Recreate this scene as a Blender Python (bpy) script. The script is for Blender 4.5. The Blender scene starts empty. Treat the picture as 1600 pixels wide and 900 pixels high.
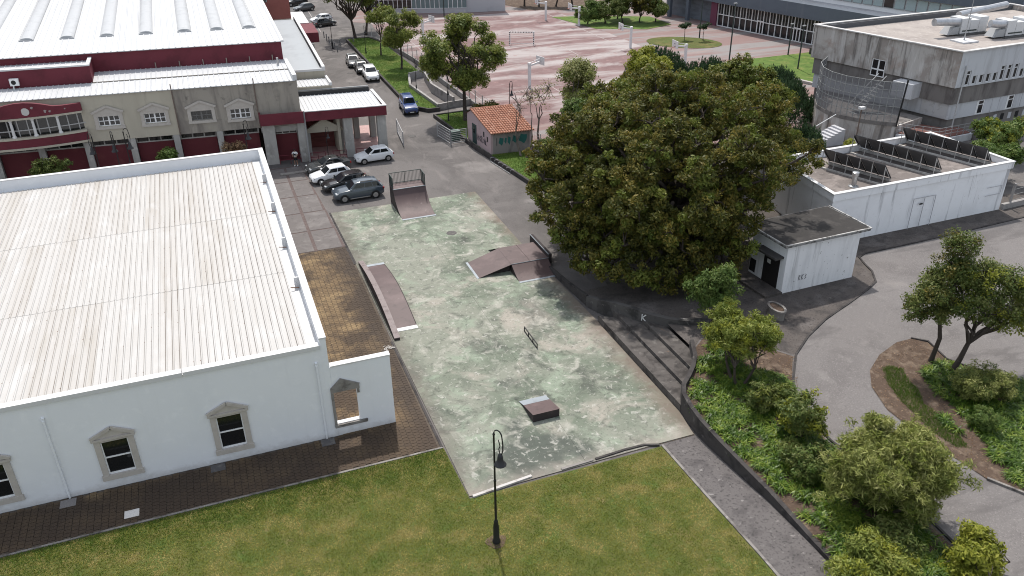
import bpy, bmesh, math, random
import numpy as np
from mathutils import Vector, Matrix

random.seed(7)
scene = bpy.context.scene
COL = scene.collection

# ------------------------------------------------------------------ camera
cam_d = bpy.data.cameras.new('camera')
cam = bpy.data.objects.new('camera', cam_d)
COL.objects.link(cam)
cam_d.sensor_width = 36.0
cam_d.lens = 29.1375
cam_d.clip_start = 0.5
cam_d.clip_end = 1500.0
cam.matrix_world = Matrix(((0.93631886, 0.17653162, -0.30355161, 0.0),
                           (-0.35100863, 0.44590844, -0.82338242, 0.0),
                           (-0.00999681, 0.87749772, 0.47947660, 30.0),
                           (0, 0, 0, 1)))
scene.camera = cam

# ------------------------------------------------------------------ sky, sun, exposure
SUN_DIR = Vector((0.10, 0.56, 1.0)).normalized()          # towards the sun
world = bpy.data.worlds.new('World')
scene.world = world
world.use_nodes = True
wn = world.node_tree.nodes
wl = world.node_tree.links
wn.clear()
wo = wn.new('ShaderNodeOutputWorld')
wb = wn.new('ShaderNodeBackground')
ws = wn.new('ShaderNodeTexSky')
ws.sky_type = 'NISHITA'
ws.sun_disc = False
ws.sun_elevation = math.asin(SUN_DIR.z)
ws.sun_rotation = math.atan2(SUN_DIR.x, SUN_DIR.y)
ws.air_density = 1.6
ws.dust_density = 3.5
ws.ozone_density = 1.0
wb.inputs['Strength'].default_value = 0.15
cloud = wn.new('ShaderNodeMix')            # thin even cloud veil over the blue sky
cloud.data_type = 'RGBA'
cloud.inputs[0].default_value = 0.55
cloud.inputs[7].default_value = (5.2, 5.4, 5.8, 1)
wl.new(ws.outputs[0], cloud.inputs[6])
wl.new(cloud.outputs[2], wb.inputs['Color'])
wl.new(wb.outputs[0], wo.inputs['Surface'])
sun_d = bpy.data.lights.new('sun', 'SUN')
sun = bpy.data.objects.new('sun', sun_d)
COL.objects.link(sun)
sun_d.energy = 3.6
sun_d.angle = math.radians(1.5)
sun_d.color = (1.0, 0.955, 0.90)
sun.rotation_euler = (-SUN_DIR).to_track_quat('-Z', 'Y').to_euler()
sun.location = (0, 40, 60)
vs = scene.view_settings
vs.view_transform = 'Standard'
vs.look = 'None'
vs.gamma = 1.0
vs.use_curve_mapping = False
vs.exposure = 0.25
scene.cycles.filter_width = 1.05
scene.cycles.max_bounces = 6
scene.cycles.diffuse_bounces = 3
scene.cycles.transparent_max_bounces = 8

# ------------------------------------------------------------------ materials
MATS = {}
def mat(name, col, layers=(), rough=0.85, bump=0.0, bscale=20.0, metal=0.0, spec=0.3, coat=0.0, alpha=1.0, ribs=None, grad=()):
    """base colour plus layers (colour, scale, low, high, strength) of world-space noise"""
    if name in MATS:
        return MATS[name]
    m = bpy.data.materials.new(name)
    m.use_nodes = True
    nt = m.node_tree
    N, L = nt.nodes, nt.links
    b = N['Principled BSDF']
    b.inputs['Roughness'].default_value = rough
    b.inputs['Metallic'].default_value = metal
    b.inputs['Specular IOR Level'].default_value = spec
    b.inputs['Coat Weight'].default_value = coat
    b.inputs['Alpha'].default_value = alpha
    geo = N.new('ShaderNodeNewGeometry')
    def noise(scale, detail=6.0, dist=0.0):
        mp = N.new('ShaderNodeMapping')
        s = scale if isinstance(scale, tuple) else (scale,) * 3
        mp.inputs['Scale'].default_value = s
        L.new(geo.outputs['Position'], mp.inputs['Vector'])
        n = N.new('ShaderNodeTexNoise')
        n.inputs['Scale'].default_value = 1.0
        n.inputs['Detail'].default_value = detail
        n.inputs['Roughness'].default_value = 0.62
        n.inputs['Distortion'].default_value = dist
        L.new(mp.outputs[0], n.inputs['Vector'])
        return n
    last = None
    for lay in layers:
        c, sc, lo, hi = lay[:4]
        st = lay[4] if len(lay) > 4 else 1.0
        di = lay[5] if len(lay) > 5 else 0.3
        n = noise(sc, lay[6] if len(lay) > 6 else 6.0, di)
        r = N.new('ShaderNodeMapRange')
        r.inputs['From Min'].default_value = lo
        r.inputs['From Max'].default_value = hi
        r.inputs['To Max'].default_value = st
        L.new(n.outputs['Fac'], r.inputs['Value'])
        mx = N.new('ShaderNodeMix')
        mx.data_type = 'RGBA'
        L.new(r.outputs[0], mx.inputs[0])
        if last is None:
            mx.inputs[6].default_value = (*col, 1)
        else:
            L.new(last, mx.inputs[6])
        mx.inputs[7].default_value = (*c, 1)
        last = mx.outputs[2]
    for ax, a0, a1, gc, gs, nsc in grad:
        # dirt that gathers towards one side: axis, from, to, colour, strength, noise scale
        sx = N.new('ShaderNodeSeparateXYZ')
        L.new(geo.outputs['Position'], sx.inputs[0])
        g1 = N.new('ShaderNodeMapRange')
        g1.inputs['From Min'].default_value = a0
        g1.inputs['From Max'].default_value = a1
        L.new(sx.outputs[ax], g1.inputs['Value'])
        nz = noise(nsc, 7.0, .8)
        g2 = N.new('ShaderNodeMath')
        g2.operation = 'ADD'
        L.new(g1.outputs[0], g2.inputs[0])
        L.new(nz.outputs['Fac'], g2.inputs[1])
        g3 = N.new('ShaderNodeMapRange')
        g3.inputs['From Min'].default_value = .80
        g3.inputs['From Max'].default_value = 1.25
        g3.inputs['To Max'].default_value = gs
        L.new(g2.outputs[0], g3.inputs['Value'])
        mx = N.new('ShaderNodeMix')
        mx.data_type = 'RGBA'
        L.new(g3.outputs[0], mx.inputs[0])
        L.new(last, mx.inputs[6])
        mx.inputs[7].default_value = (*gc, 1)
        last = mx.outputs[2]
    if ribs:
        # broken dark line coloured along each rib of a corrugated sheet: pitch, offset, width, colour
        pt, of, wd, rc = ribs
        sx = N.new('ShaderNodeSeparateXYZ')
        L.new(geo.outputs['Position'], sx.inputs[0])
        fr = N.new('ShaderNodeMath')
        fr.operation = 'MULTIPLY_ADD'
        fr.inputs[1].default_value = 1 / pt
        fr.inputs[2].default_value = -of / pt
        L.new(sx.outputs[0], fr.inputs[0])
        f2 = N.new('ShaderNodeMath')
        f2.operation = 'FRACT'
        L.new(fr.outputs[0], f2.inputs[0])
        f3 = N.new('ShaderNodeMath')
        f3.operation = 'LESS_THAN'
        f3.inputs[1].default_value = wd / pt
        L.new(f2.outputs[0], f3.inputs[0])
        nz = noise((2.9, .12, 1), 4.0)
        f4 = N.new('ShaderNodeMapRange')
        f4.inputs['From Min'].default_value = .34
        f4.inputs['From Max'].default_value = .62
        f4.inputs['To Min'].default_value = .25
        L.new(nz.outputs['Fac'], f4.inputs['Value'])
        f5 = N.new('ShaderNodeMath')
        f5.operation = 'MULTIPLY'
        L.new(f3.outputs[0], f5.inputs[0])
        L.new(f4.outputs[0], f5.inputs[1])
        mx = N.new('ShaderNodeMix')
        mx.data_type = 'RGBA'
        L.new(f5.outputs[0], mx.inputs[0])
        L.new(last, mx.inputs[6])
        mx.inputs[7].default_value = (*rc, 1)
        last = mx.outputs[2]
    if last is None:
        b.inputs['Base Color'].default_value = (*col, 1)
    else:
        L.new(last, b.inputs['Base Color'])
    if bump > 0:
        n = noise(bscale, 5.0)
        bp = N.new('ShaderNodeBump')
        bp.inputs['Strength'].default_value = bump
        bp.inputs['Distance'].default_value = 0.03
        L.new(n.outputs['Fac'], bp.inputs['Height'])
        L.new(bp.outputs[0], b.inputs['Normal'])
    MATS[name] = m
    return m

def leafmat(name, c0, c1, c2, rough=0.55, trans=0.35, nscale=0.5, patch=0.45, lo=0.3, hi=0.7):
    """leaf colours vary from leaf to leaf and from bough to bough"""
    if name in MATS:
        return MATS[name]
    m = bpy.data.materials.new(name)
    m.use_nodes = True
    nt = m.node_tree
    N, L = nt.nodes, nt.links
    b = N['Principled BSDF']
    b.inputs['Roughness'].default_value = rough
    b.inputs['Specular IOR Level'].default_value = 0.25
    geo = N.new('ShaderNodeNewGeometry')
    ramp = N.new('ShaderNodeValToRGB')
    ramp.color_ramp.elements[0].color = (*c0, 1)
    ramp.color_ramp.elements[1].color = (*c2, 1)
    e = ramp.color_ramp.elements.new(0.5)
    e.color = (*c1, 1)
    n = N.new('ShaderNodeTexNoise')
    n.inputs['Scale'].default_value = nscale
    n.inputs['Detail'].default_value = 3.0
    L.new(geo.outputs['Position'], n.inputs['Vector'])
    mr = N.new('ShaderNodeMapRange')
    mr.inputs['From Min'].default_value = lo
    mr.inputs['From Max'].default_value = hi
    L.new(n.outputs['Fac'], mr.inputs['Value'])
    mm = N.new('ShaderNodeMath')
    mm.operation = 'MULTIPLY_ADD'
    mm.inputs[1].default_value = 1 - patch
    L.new(geo.outputs['Random Per Island'], mm.inputs[0])
    sc = N.new('ShaderNodeMath')
    sc.operation = 'MULTIPLY'
    sc.inputs[1].default_value = patch
    L.new(mr.outputs[0], sc.inputs[0])
    L.new(sc.outputs[0], mm.inputs[2])
    L.new(mm.outputs[0], ramp.inputs[0])
    L.new(ramp.outputs[0], b.inputs['Base Color'])
    t = N.new('ShaderNodeBsdfTranslucent')
    L.new(ramp.outputs[0], t.inputs['Color'])
    mixs = N.new('ShaderNodeMixShader')
    mixs.inputs[0].default_value = trans
    out = N['Material Output']
    L.new(b.outputs[0], mixs.inputs[1])
    L.new(t.outputs[0], mixs.inputs[2])
    L.new(mixs.outputs[0], out.inputs['Surface'])
    MATS[name] = m
    return m

def glassmat(name, col, rough=0.08):
    return mat(name, col, (), rough=rough, spec=0.6)

# ------------------------------------------------------------------ mesh building
def ident(p):
    return p

class MB:
    """collects faces; build() links them as one mesh object"""
    def __init__(self, f=ident):
        self.v = []
        self.fc = []
        self.mi = []
        self.f = f
        self.cur = 0
    def add(self, vs, fs):
        o = len(self.v)
        self.v += [tuple(self.f(p)) for p in vs]
        self.fc += [tuple(o + i for i in q) for q in fs]
        self.mi += [self.cur] * len(fs)
        return self
    def box(self, x0, x1, y0, y1, z0, z1):
        v = [(x0, y0, z0), (x1, y0, z0), (x1, y1, z0), (x0, y1, z0), (x0, y0, z1), (x1, y0, z1), (x1, y1, z1), (x0, y1, z1)]
        return self.add(v, [(3, 2, 1, 0), (4, 5, 6, 7), (0, 1, 5, 4), (1, 2, 6, 5), (2, 3, 7, 6), (3, 0, 4, 7)])
    def beam(self, p, q, w, h, up=(0, 0, 1)):
        p, q = Vector(p), Vector(q)
        d = (q - p).normalized()
        u = Vector(up)
        if abs(d.dot(u)) > 0.97:
            u = Vector((1, 0, 0))
        s = d.cross(u).normalized() * (w / 2)
        u = s.cross(d).normalized() * (h / 2)
        v = [p - s - u, p + s - u, p + s + u, p - s + u, q - s - u, q + s - u, q + s + u, q - s + u]
        return self.add([tuple(a) for a in v], [(3, 2, 1, 0), (4, 5, 6, 7), (0, 1, 5, 4), (1, 2, 6, 5), (2, 3, 7, 6), (3, 0, 4, 7)])
    def tube(self, pts, r, n=8, cap=True):
        pts = [Vector(p) for p in pts]
        rs = r if isinstance(r, (list, tuple)) else [r] * len(pts)
        vs_, fs = [], []
        ref = Vector((0.13, 0.21, 1)).normalized()
        for i, p in enumerate(pts):
            d = (pts[min(i + 1, len(pts) - 1)] - pts[max(i - 1, 0)])
            d = d.normalized() if d.length > 1e-9 else Vector((0, 0, 1))
            a = ref if abs(d.dot(ref)) < 0.95 else Vector((1, 0, 0))
            s = d.cross(a).normalized()
            t = s.cross(d)
            for k in range(n):
                an = 2 * math.pi * k / n
                vs_.append(tuple(p + (s * math.cos(an) + t * math.sin(an)) * rs[i]))
        for i in range(len(pts) - 1):
            for k in range(n):
                k2 = (k + 1) % n
                fs.append((i * n + k, (i + 1) * n + k, (i + 1) * n + k2, i * n + k2))
        if cap:
            fs.append(tuple(range(n)))
            fs.append(tuple(reversed(range((len(pts) - 1) * n, len(pts) * n))))
        return self.add(vs_, fs)
    def lathe(self, prof, cx=0, cy=0, n=12):
        """prof: (radius, z) bottom to top"""
        vs_, fs = [], []
        for r, z in prof:
            for k in range(n):
                a = 2 * math.pi * k / n
                vs_.append((cx + r * math.cos(a), cy + r * math.sin(a), z))
        m = len(prof)
        for i in range(m - 1):
            for k in range(n):
                k2 = (k + 1) % n
                fs.append((i * n + k, i * n + k2, (i + 1) * n + k2, (i + 1) * n + k))
        fs.append(tuple(reversed(range(n))))
        fs.append(tuple(range((m - 1) * n, m * n)))
        return self.add(vs_, fs)
    def prism(self, poly, z0, z1):
        """vertical prism over a counter-clockwise xy polygon; z0, z1 numbers or functions of x, y"""
        f0 = z0 if callable(z0) else (lambda x, y: z0)
        f1 = z1 if callable(z1) else (lambda x, y: z1)
        n = len(poly)
        v = [(x, y, f0(x, y)) for x, y in poly] + [(x, y, f1(x, y)) for x, y in poly]
        fs = [tuple(reversed(range(n))), tuple(range(n, 2 * n))]
        fs += [(i, (i + 1) % n, n + (i + 1) % n, n + i) for i in range(n)]
        return self.add(v, fs)
    def extrude(self, poly, axis, a0, a1):
        """prism of a 2-d outline along 'x' (poly in y,z) or 'y' (poly in x,z)"""
        n = len(poly)
        if axis == 'x':
            v = [(a0, p, q) for p, q in poly] + [(a1, p, q) for p, q in poly]
        else:
            v = [(p, a0, q) for p, q in poly] + [(p, a1, q) for p, q in poly]
        fs = [tuple(reversed(range(n))), tuple(range(n, 2 * n))]
        fs += [(i, (i + 1) % n, n + (i + 1) % n, n + i) for i in range(n)]
        return self.add(v, fs)
    def ribbon(self, line, w, z0, z1, closed=False):
        """wall of thickness w along an xy polyline; z0, z1 numbers or functions"""
        f0 = z0 if callable(z0) else (lambda x, y: z0)
        f1 = z1 if callable(z1) else (lambda x, y: z1)
        P = [Vector((p[0], p[1])) for p in line]
        n = len(P)
        vs_, fs = [], []
        for i in range(n):
            a = P[(i - 1) % n] if (closed or i > 0) else P[i]
            b = P[(i + 1) % n] if (closed or i < n - 1) else P[i]
            d1 = (P[i] - a)
            d2 = (b - P[i])
            d1 = d1.normalized() if d1.length > 1e-6 else d2.normalized()
            d2 = d2.normalized() if d2.length > 1e-6 else d1
            nn = Vector((-(d1 + d2).y, (d1 + d2).x)).normalized()
            k = 1.0 / max(0.4, nn.dot(Vector((-d1.y, d1.x))))
            l, r = P[i] + nn * w / 2 * k, P[i] - nn * w / 2 * k
            c0, c1 = f0(*P[i]), f1(*P[i])
            vs_ += [(l.x, l.y, c0), (r.x, r.y, c0), (r.x, r.y, c1), (l.x, l.y, c1)]
        m = n if closed else n - 1
        for i in range(m):
            a, b = i * 4, ((i + 1) % n) * 4
            fs += [(a, a + 1, b + 1, b), (a + 1, a + 2, b + 2, b + 1), (a + 2, a + 3, b + 3, b + 2), (a + 3, a, b, b + 3)]
        if not closed:
            fs += [(3, 2, 1, 0), ((n - 1) * 4, (n - 1) * 4 + 1, (n - 1) * 4 + 2, (n - 1) * 4 + 3)]
        return self.add(vs_, fs)
    def wall(self, us, zs, hole, P, th):
        """wall slab in a (u, z) grid with openings; P(u, d, z) gives the point at depth d behind the face"""
        nu, nz = len(us) - 1, len(zs) - 1
        S = lambda i, j: 0 <= i < nu and 0 <= j < nz and not hole((us[i] + us[i + 1]) / 2, (zs[j] + zs[j + 1]) / 2)
        for i in range(nu):
            for j in range(nz):
                if not S(i, j):
                    continue
                a, b, c, d = us[i], us[i + 1], zs[j], zs[j + 1]
                self.add([P(a, 0, c), P(b, 0, c), P(b, 0, d), P(a, 0, d)], [(0, 1, 2, 3)])
                self.add([P(a, th, c), P(b, th, c), P(b, th, d), P(a, th, d)], [(3, 2, 1, 0)])
                if not S(i - 1, j):
                    self.add([P(a, 0, c), P(a, th, c), P(a, th, d), P(a, 0, d)], [(3, 2, 1, 0)])
                if not S(i + 1, j):
                    self.add([P(b, 0, c), P(b, th, c), P(b, th, d), P(b, 0, d)], [(0, 1, 2, 3)])
                if not S(i, j - 1):
                    self.add([P(a, 0, c), P(b, 0, c), P(b, th, c), P(a, th, c)], [(3, 2, 1, 0)])
                if not S(i, j + 1):
                    self.add([P(a, 0, d), P(b, 0, d), P(b, th, d), P(a, th, d)], [(0, 1, 2, 3)])
        return self
    def build(self, name, mats, parent=None, local=False, smooth=None):
        me = bpy.data.meshes.new(name)
        v = np.array(self.v, dtype=np.float64).reshape(-1, 3)
        loc = Vector((0, 0, 0))
        if parent is not None:
            if not local:
                v = v - np.array(wloc(parent))
        elif not local:
            lo, hi = v.min(0), v.max(0)
            loc = Vector(((lo[0] + hi[0]) / 2, (lo[1] + hi[1]) / 2, lo[2]))
            v = v - np.array(loc)
        me.from_pydata([tuple(p) for p in v], [], self.fc)
        ml = mats if isinstance(mats, (list, tuple)) else [mats]
        for m in ml:
            me.materials.append(m)
        if len(ml) > 1:
            me.polygons.foreach_set('material_index', self.mi)
        if smooth is not None:
            me.polygons.foreach_set('use_smooth', [True] * len(me.polygons))
            me.set_sharp_from_angle(angle=math.radians(smooth))
        me.validate()
        me.update()
        o = bpy.data.objects.new(name, me)
        COL.objects.link(o)
        o.location = loc
        if parent is not None:
            o.parent = parent
        return o

def wloc(o):
    p = Vector(o.location)
    while o.parent is not None:
        o = o.parent
        p = p + Vector(o.location)
    return p

def tag(o, label, cat, group=None):
    o['label'] = label
    o['category'] = cat
    if group:
        o['group'] = group
    return o

def structure(o):
    o['kind'] = 'structure'
    return o

def stuff(o, label=None, cat=None):
    o['kind'] = 'stuff'
    if label:
        o['label'] = label
        o['category'] = cat
    return o

def thing(name, label, cat, loc=(0, 0, 0), group=None, rz=0.0):
    o = bpy.data.objects.new(name, None)
    o.empty_display_size = 0.3
    COL.objects.link(o)
    o.location = loc
    o.rotation_euler = (0, 0, rz)
    return tag(o, label, cat, group)

def place(mesh_obj, parent, loc, rz=0.0, name=None):
    """another object sharing the mesh of mesh_obj"""
    o = mesh_obj.copy()
    if name:
        o.name = name
    COL.objects.link(o)
    o.parent = parent
    o.location = loc
    o.rotation_euler = (0, 0, rz)
    return o

def copy_tree(o, parent=None, **over):
    c = o.copy()
    COL.objects.link(c)
    c.parent = parent
    for ch in list(o.children):
        copy_tree(ch, c)
    return c

def fast_mesh(name, verts, faces_n, mats, mat_idx=None):
    """verts (F, n, 3): F separate polygons of n corners each"""
    F, n = verts.shape[:2]
    me = bpy.data.meshes.new(name)
    me.vertices.add(F * n)
    me.vertices.foreach_set('co', verts.reshape(-1).astype(np.float32))
    me.loops.add(F * n)
    me.loops.foreach_set('vertex_index', np.arange(F * n, dtype=np.int32))
    me.polygons.add(F)
    me.polygons.foreach_set('loop_start', np.arange(0, F * n, n, dtype=np.int32))
    me.polygons.foreach_set('loop_total', np.full(F, n, dtype=np.int32))
    for m in (mats if isinstance(mats, (list, tuple)) else [mats]):
        me.materials.append(m)
    if mat_idx is not None:
        me.polygons.foreach_set('material_index', mat_idx.astype(np.int32))
    me.update(calc_edges=True)
    o = bpy.data.objects.new(name, me)
    COL.objects.link(o)
    return o

def unit(a):
    return a / (np.linalg.norm(a, axis=-1, keepdims=True) + 1e-9)

# ------------------------------------------------------------------ terrain
def lin(a, b, x):
    return min(1.0, max(0.0, (x - a) / (b - a)))
def sst(a, b, x):
    t = lin(a, b, x)
    return t * t * (3 - 2 * t)
def hT(x, y):
    """height of the raised ground on the right-hand side"""
    near = 0.05 + 1.2 * lin(20, 38, y)
    w = sst(26, 36, x)
    return near * ((1 - .62 * lin(43.5, 48.5, y) - .38 * lin(48.5, 57.5, y)) * (1 - w) + (1 - lin(62, 72, y)) * w)

def sheet(name, poly, zf, m, step=2.0, parent=None, kind='structure', th=0.0):
    """flat or terrain-following ground sheet over an xy polygon"""
    bm = bmesh.new()
    bm.faces.new([bm.verts.new((x, y, 0)) for x, y in poly])
    bm.normal_update()
    xs = [p[0] for p in poly]
    ys = [p[1] for p in poly]
    if callable(zf):
        for ax, lo, hi in ((0, min(xs), max(xs)), (1, min(ys), max(ys))):
            k = math.ceil(lo / step) * step
            while k < hi:
                co = (k, 0, 0) if ax == 0 else (0, k, 0)
                no = (1, 0, 0) if ax == 0 else (0, 1, 0)
                bmesh.ops.bisect_plane(bm, geom=bm.verts[:] + bm.edges[:] + bm.faces[:], plane_co=co, plane_no=no)
                k += step
        bmesh.ops.triangulate(bm, faces=[f for f in bm.faces if len(f.verts) > 4])
        for v in bm.verts:
            v.co.z = zf(v.co.x, v.co.y)
    else:
        bmesh.ops.triangulate(bm, faces=bm.faces[:])
        for v in bm.verts:
            v.co.z = zf
    bmesh.ops.recalc_face_normals(bm, faces=bm.faces[:])
    if sum(f.normal.z for f in bm.faces) < 0:
        bmesh.ops.reverse_faces(bm, faces=bm.faces[:])
    me = bpy.data.meshes.new(name)
    bm.to_mesh(me)
    bm.free()
    me.materials.append(m)
    o = bpy.data.objects.new(name, me)
    COL.objects.link(o)
    if parent is not None:
        o.parent = parent
    elif kind:
        o['kind'] = kind
    return o

def inside(poly, x, y):
    """numpy point-in-polygon"""
    c = np.zeros(len(x), dtype=bool)
    n = len(poly)
    for i in range(n):
        x0, y0 = poly[i]
        x1, y1 = poly[(i + 1) % n]
        if y0 == y1:
            continue
        t = ((y0 > y) != (y1 > y)) & (x < (x1 - x0) * (y - y0) / (y1 - y0) + x0)
        c ^= t
    return c
# ------------------------------------------------------------------ common materials
m_asphalt = mat('asphalt', (0.132, 0.121, 0.116), [((0.085, 0.078, 0.075), 0.10, .46, .60, .85, .5, 9), ((0.215, 0.198, 0.188), 0.19, .56, .66, .75, .6, 9), ((0.175, 0.158, 0.15), (0.7, 0.22, 1), .55, .68, .6, .5, 9), ((0.075, 0.069, 0.066), (.9, .35, 1), .58, .68, .55, .5, 9), ((0.055, 0.05, 0.048), 11.0, .54, .70, .5), ((0.24, 0.225, 0.21), 17.0, .58, .70, .5)], rough=.92, bump=.25, bscale=30)
m_road_dark = mat('road_dark', (0.10, 0.098, 0.098), [((0.14, 0.135, 0.13), 0.3, .5, .65), ((0.06, 0.06, 0.06), 12, .55, .75, .5)], rough=.9)
m_road_upper = mat('road_upper', (0.165, 0.153, 0.148), [((0.12, 0.11, 0.107), 0.25, .48, .66, .8), ((0.22, 0.205, 0.195), 0.5, .58, .72, .6), ((0.27, 0.25, 0.24), 11.0, .54, .66, .55), ((0.075, 0.07, 0.067), 13.0, .56, .68, .6), ((0.10, 0.092, 0.09), (.10, .35, 1), .56, .63, .6), ((0.24, 0.22, 0.205), 0.13, .60, .68, .5)], rough=.93, bump=.35, bscale=40)
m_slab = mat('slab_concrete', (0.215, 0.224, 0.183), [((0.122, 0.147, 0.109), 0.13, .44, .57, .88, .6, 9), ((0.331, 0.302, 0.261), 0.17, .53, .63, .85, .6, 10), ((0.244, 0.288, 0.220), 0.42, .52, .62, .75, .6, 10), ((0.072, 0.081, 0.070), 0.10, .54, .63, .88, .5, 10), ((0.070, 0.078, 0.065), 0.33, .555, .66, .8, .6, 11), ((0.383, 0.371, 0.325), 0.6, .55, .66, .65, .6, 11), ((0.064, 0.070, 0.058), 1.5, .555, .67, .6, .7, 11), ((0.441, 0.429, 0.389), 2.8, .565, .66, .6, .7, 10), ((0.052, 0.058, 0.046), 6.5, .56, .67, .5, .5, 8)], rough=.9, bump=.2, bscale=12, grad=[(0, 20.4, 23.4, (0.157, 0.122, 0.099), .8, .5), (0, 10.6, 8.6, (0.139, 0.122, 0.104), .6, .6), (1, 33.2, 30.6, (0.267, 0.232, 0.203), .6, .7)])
m_mortar = mat('mortar', (0.075, 0.06, 0.048), [((0.11, 0.09, 0.07), 2.0, .4, .6)], rough=.95)
m_paver = mat('paver', (0.15, 0.102, 0.056), [((0.25, 0.175, 0.092), 0.5, .50, .64, .8), ((0.33, 0.24, 0.135), 2.6, .58, .68, .65), ((0.052, 0.036, 0.025), 0.27, .45, .55, .92), ((0.07, 0.05, 0.034), 0.9, .51, .62, .7), ((0.04, 0.033, 0.027), 7.0, .55, .7, .45)], rough=.85, bump=.3, bscale=18, grad=[(0, 6.0, 9.0, (.052, .039, .03), .85, .45), (1, 40.2, 37.2, (.05, .035, .025), .8, .4)])
m_grey_pave = mat('grey_paving', (0.135, 0.122, 0.117), [((0.19, 0.175, 0.167), 0.6, .5, .65, .8), ((0.09, 0.08, 0.077), 2.0, .54, .7, .7), ((0.32, 0.30, 0.28), 1.0, .64, .74, .6)], rough=.92, bump=.2)
m_red_strip = mat('red_paving_strip', (0.105, 0.078, 0.072), [((0.135, 0.11, 0.104), 2.0, .5, .65)], rough=.92)
m_soil = mat('soil', (0.085, 0.058, 0.042), [((0.155, 0.115, 0.085), 1.4, .5, .64), ((0.05, 0.035, 0.025), 3.0, .54, .7, .8), ((0.22, 0.175, 0.13), 12.0, .6, .7, .8)], rough=.98, bump=.7, bscale=9)
m_lawn = mat('lawn_soil', (0.075, 0.088, 0.02), [((0.15, 0.125, 0.045), 0.34, .50, .64, .8, 1.0), ((0.06, 0.10, 0.02), 0.6, .52, .66, .8), ((0.17, 0.14, 0.062), 2.4, .58, .70, .7)], rough=.97, bump=.6, bscale=10)
m_lawn_b = mat('lawn_green', (0.085, 0.14, 0.025), [((0.15, 0.17, 0.045), 0.4, .5, .65), ((0.05, 0.09, 0.015), 1.0, .5, .65)], rough=.97, bump=.6, bscale=10)
m_cobble = mat('cobbles_dark', (0.092, 0.08, 0.073), [((0.125, 0.112, 0.105), 0.5, .5, .66), ((0.05, 0.045, 0.043), 0.9, .5, .65, .8), ((0.20, 0.185, 0.17), 3.0, .64, .72, .6), ((0.035, 0.03, 0.03), 9.0, .54, .64, .7)], rough=.93, bump=.5, bscale=9)
m_cobble_path = mat('cobbles_path', (0.118, 0.108, 0.105), [((0.08, 0.073, 0.072), 1.0, .5, .65), ((0.33, 0.31, 0.295), (2.0, 3.5, 1), .61, .70, .6, .3, 9), ((0.035, 0.032, 0.032), 7.0, .53, .63, .7)], rough=.92, bump=.5, bscale=9)
m_kerb = mat('kerb_stone', (0.22, 0.205, 0.19), [((0.10, 0.09, 0.085), 0.9, .48, .62), ((0.34, 0.32, 0.30), 2.0, .58, .7)], rough=.9, bump=.3)
m_kerb_dark = mat('dark_wall', (0.055, 0.05, 0.048), [((0.03, 0.027, 0.027), 1.2, .48, .62), ((0.13, 0.12, 0.112), 2.2, .6, .7, .7)], rough=.92, bump=.4)
m_white = mat('white_render', (0.76, 0.775, 0.80), [((0.71, 0.725, 0.75), 0.4, .5, .7, .6), ((0.69, 0.70, 0.72), (1.3, 1.3, .10), .56, .72, .45), ((0.84, 0.85, 0.87), 1.5, .55, .7, .5), ((0.48, 0.48, 0.48), (4, 4, .3), .69, .79, .35)], rough=.8, grad=[(2, .75, -.15, (.40, .38, .36), .5, 1.6)])
m_court = mat('court_paint', (0.185, 0.118, 0.114), [((0.155, 0.095, 0.092), 0.35, .45, .6), ((0.37, 0.34, 0.33), (0.045, .17, 1), .46, .60, .85, .8), ((0.34, 0.305, 0.29), (0.16, .4, 1), .56, .70, .7, .8), ((0.27, 0.17, 0.16), 0.8, .56, .68, .6)], rough=.9)
m_plaza = mat('plaza_paving', (0.215, 0.145, 0.135), [((0.225, 0.21, 0.205), (.03, .28, 1), .49, .56, .95, .2), ((0.27, 0.215, 0.20), (.06, .6, 1), .54, .64, .7), ((0.20, 0.155, 0.145), (.2, .9, 1), .56, .68, .7)], rough=.9)

# ------------------------------------------------------------------ the ground
sheet('ground', [(-300, -120), (350, -120), (350, 600), (-300, 600)], -0.02, m_asphalt)
sheet('school_court', [(31.0, 88), (66.5, 88), (66.5, 104), (66.8, 120), (66.0, 155), (30.5, 156), (28.9, 137), (30.5, 124), (31.0, 110)], 0.0, m_court)
sheet('school_plaza', [(31.0, 88), (31.4, 79), (38, 74), (100, 74), (112, 104), (100, 175), (28, 175), (27.5, 158), (30.5, 156), (66.0, 155), (66.8, 120), (66.5, 104), (66.5, 88)], 0.002, m_plaza)
sheet('far_road', [(12, 146), (17.5, 146.3), (20.2, 150), (21, 154.5), (22, 170), (22.7, 186), (26, 270), (8, 270), (11, 170)], -0.012, m_road_dark)

# court lines
m_line = mat('line_paint', (0.36, 0.335, 0.32), [((0.30, 0.20, 0.19), 1.5, .5, .66, .8)], rough=.85)
lb = MB()
def strip(a, b, w, z=0.006):
    a, b = Vector((a[0], a[1])), Vector((b[0], b[1]))
    n = Vector((-(b - a).y, (b - a).x)).normalized() * w / 2
    lb.add([(a.x - n.x, a.y - n.y, z), (b.x - n.x, b.y - n.y, z), (b.x + n.x, b.y + n.y, z), (a.x + n.x, a.y + n.y, z)], [(0, 1, 2, 3)])
for a, b in (((33, 97), (64, 97)), ((33, 97), (33.5, 152)), ((64, 97), (63.5, 152)), ((33.3, 118), (63.8, 118)), ((33.5, 137), (63.6, 137)), ((42, 118), (42, 125)), ((55, 118), (55, 125)), ((42, 125), (55, 125)), ((44, 97), (44, 103)), ((53, 97), (53, 103)), ((44, 103), (53, 103)), ((33.5, 152), (63.5, 152))):
    strip(a, b, 0.12)
structure(lb.build('court_lines', m_line))
lb = MB()
for y in range(150, 262, 7):
    strip((17.0 + (y - 150) * .03, y), (17.1 + (y - 150) * .03, y + 3.5), 0.16, -0.006)
strip((20.7, 152), (25.4, 262), 0.12, -0.006)
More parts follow.
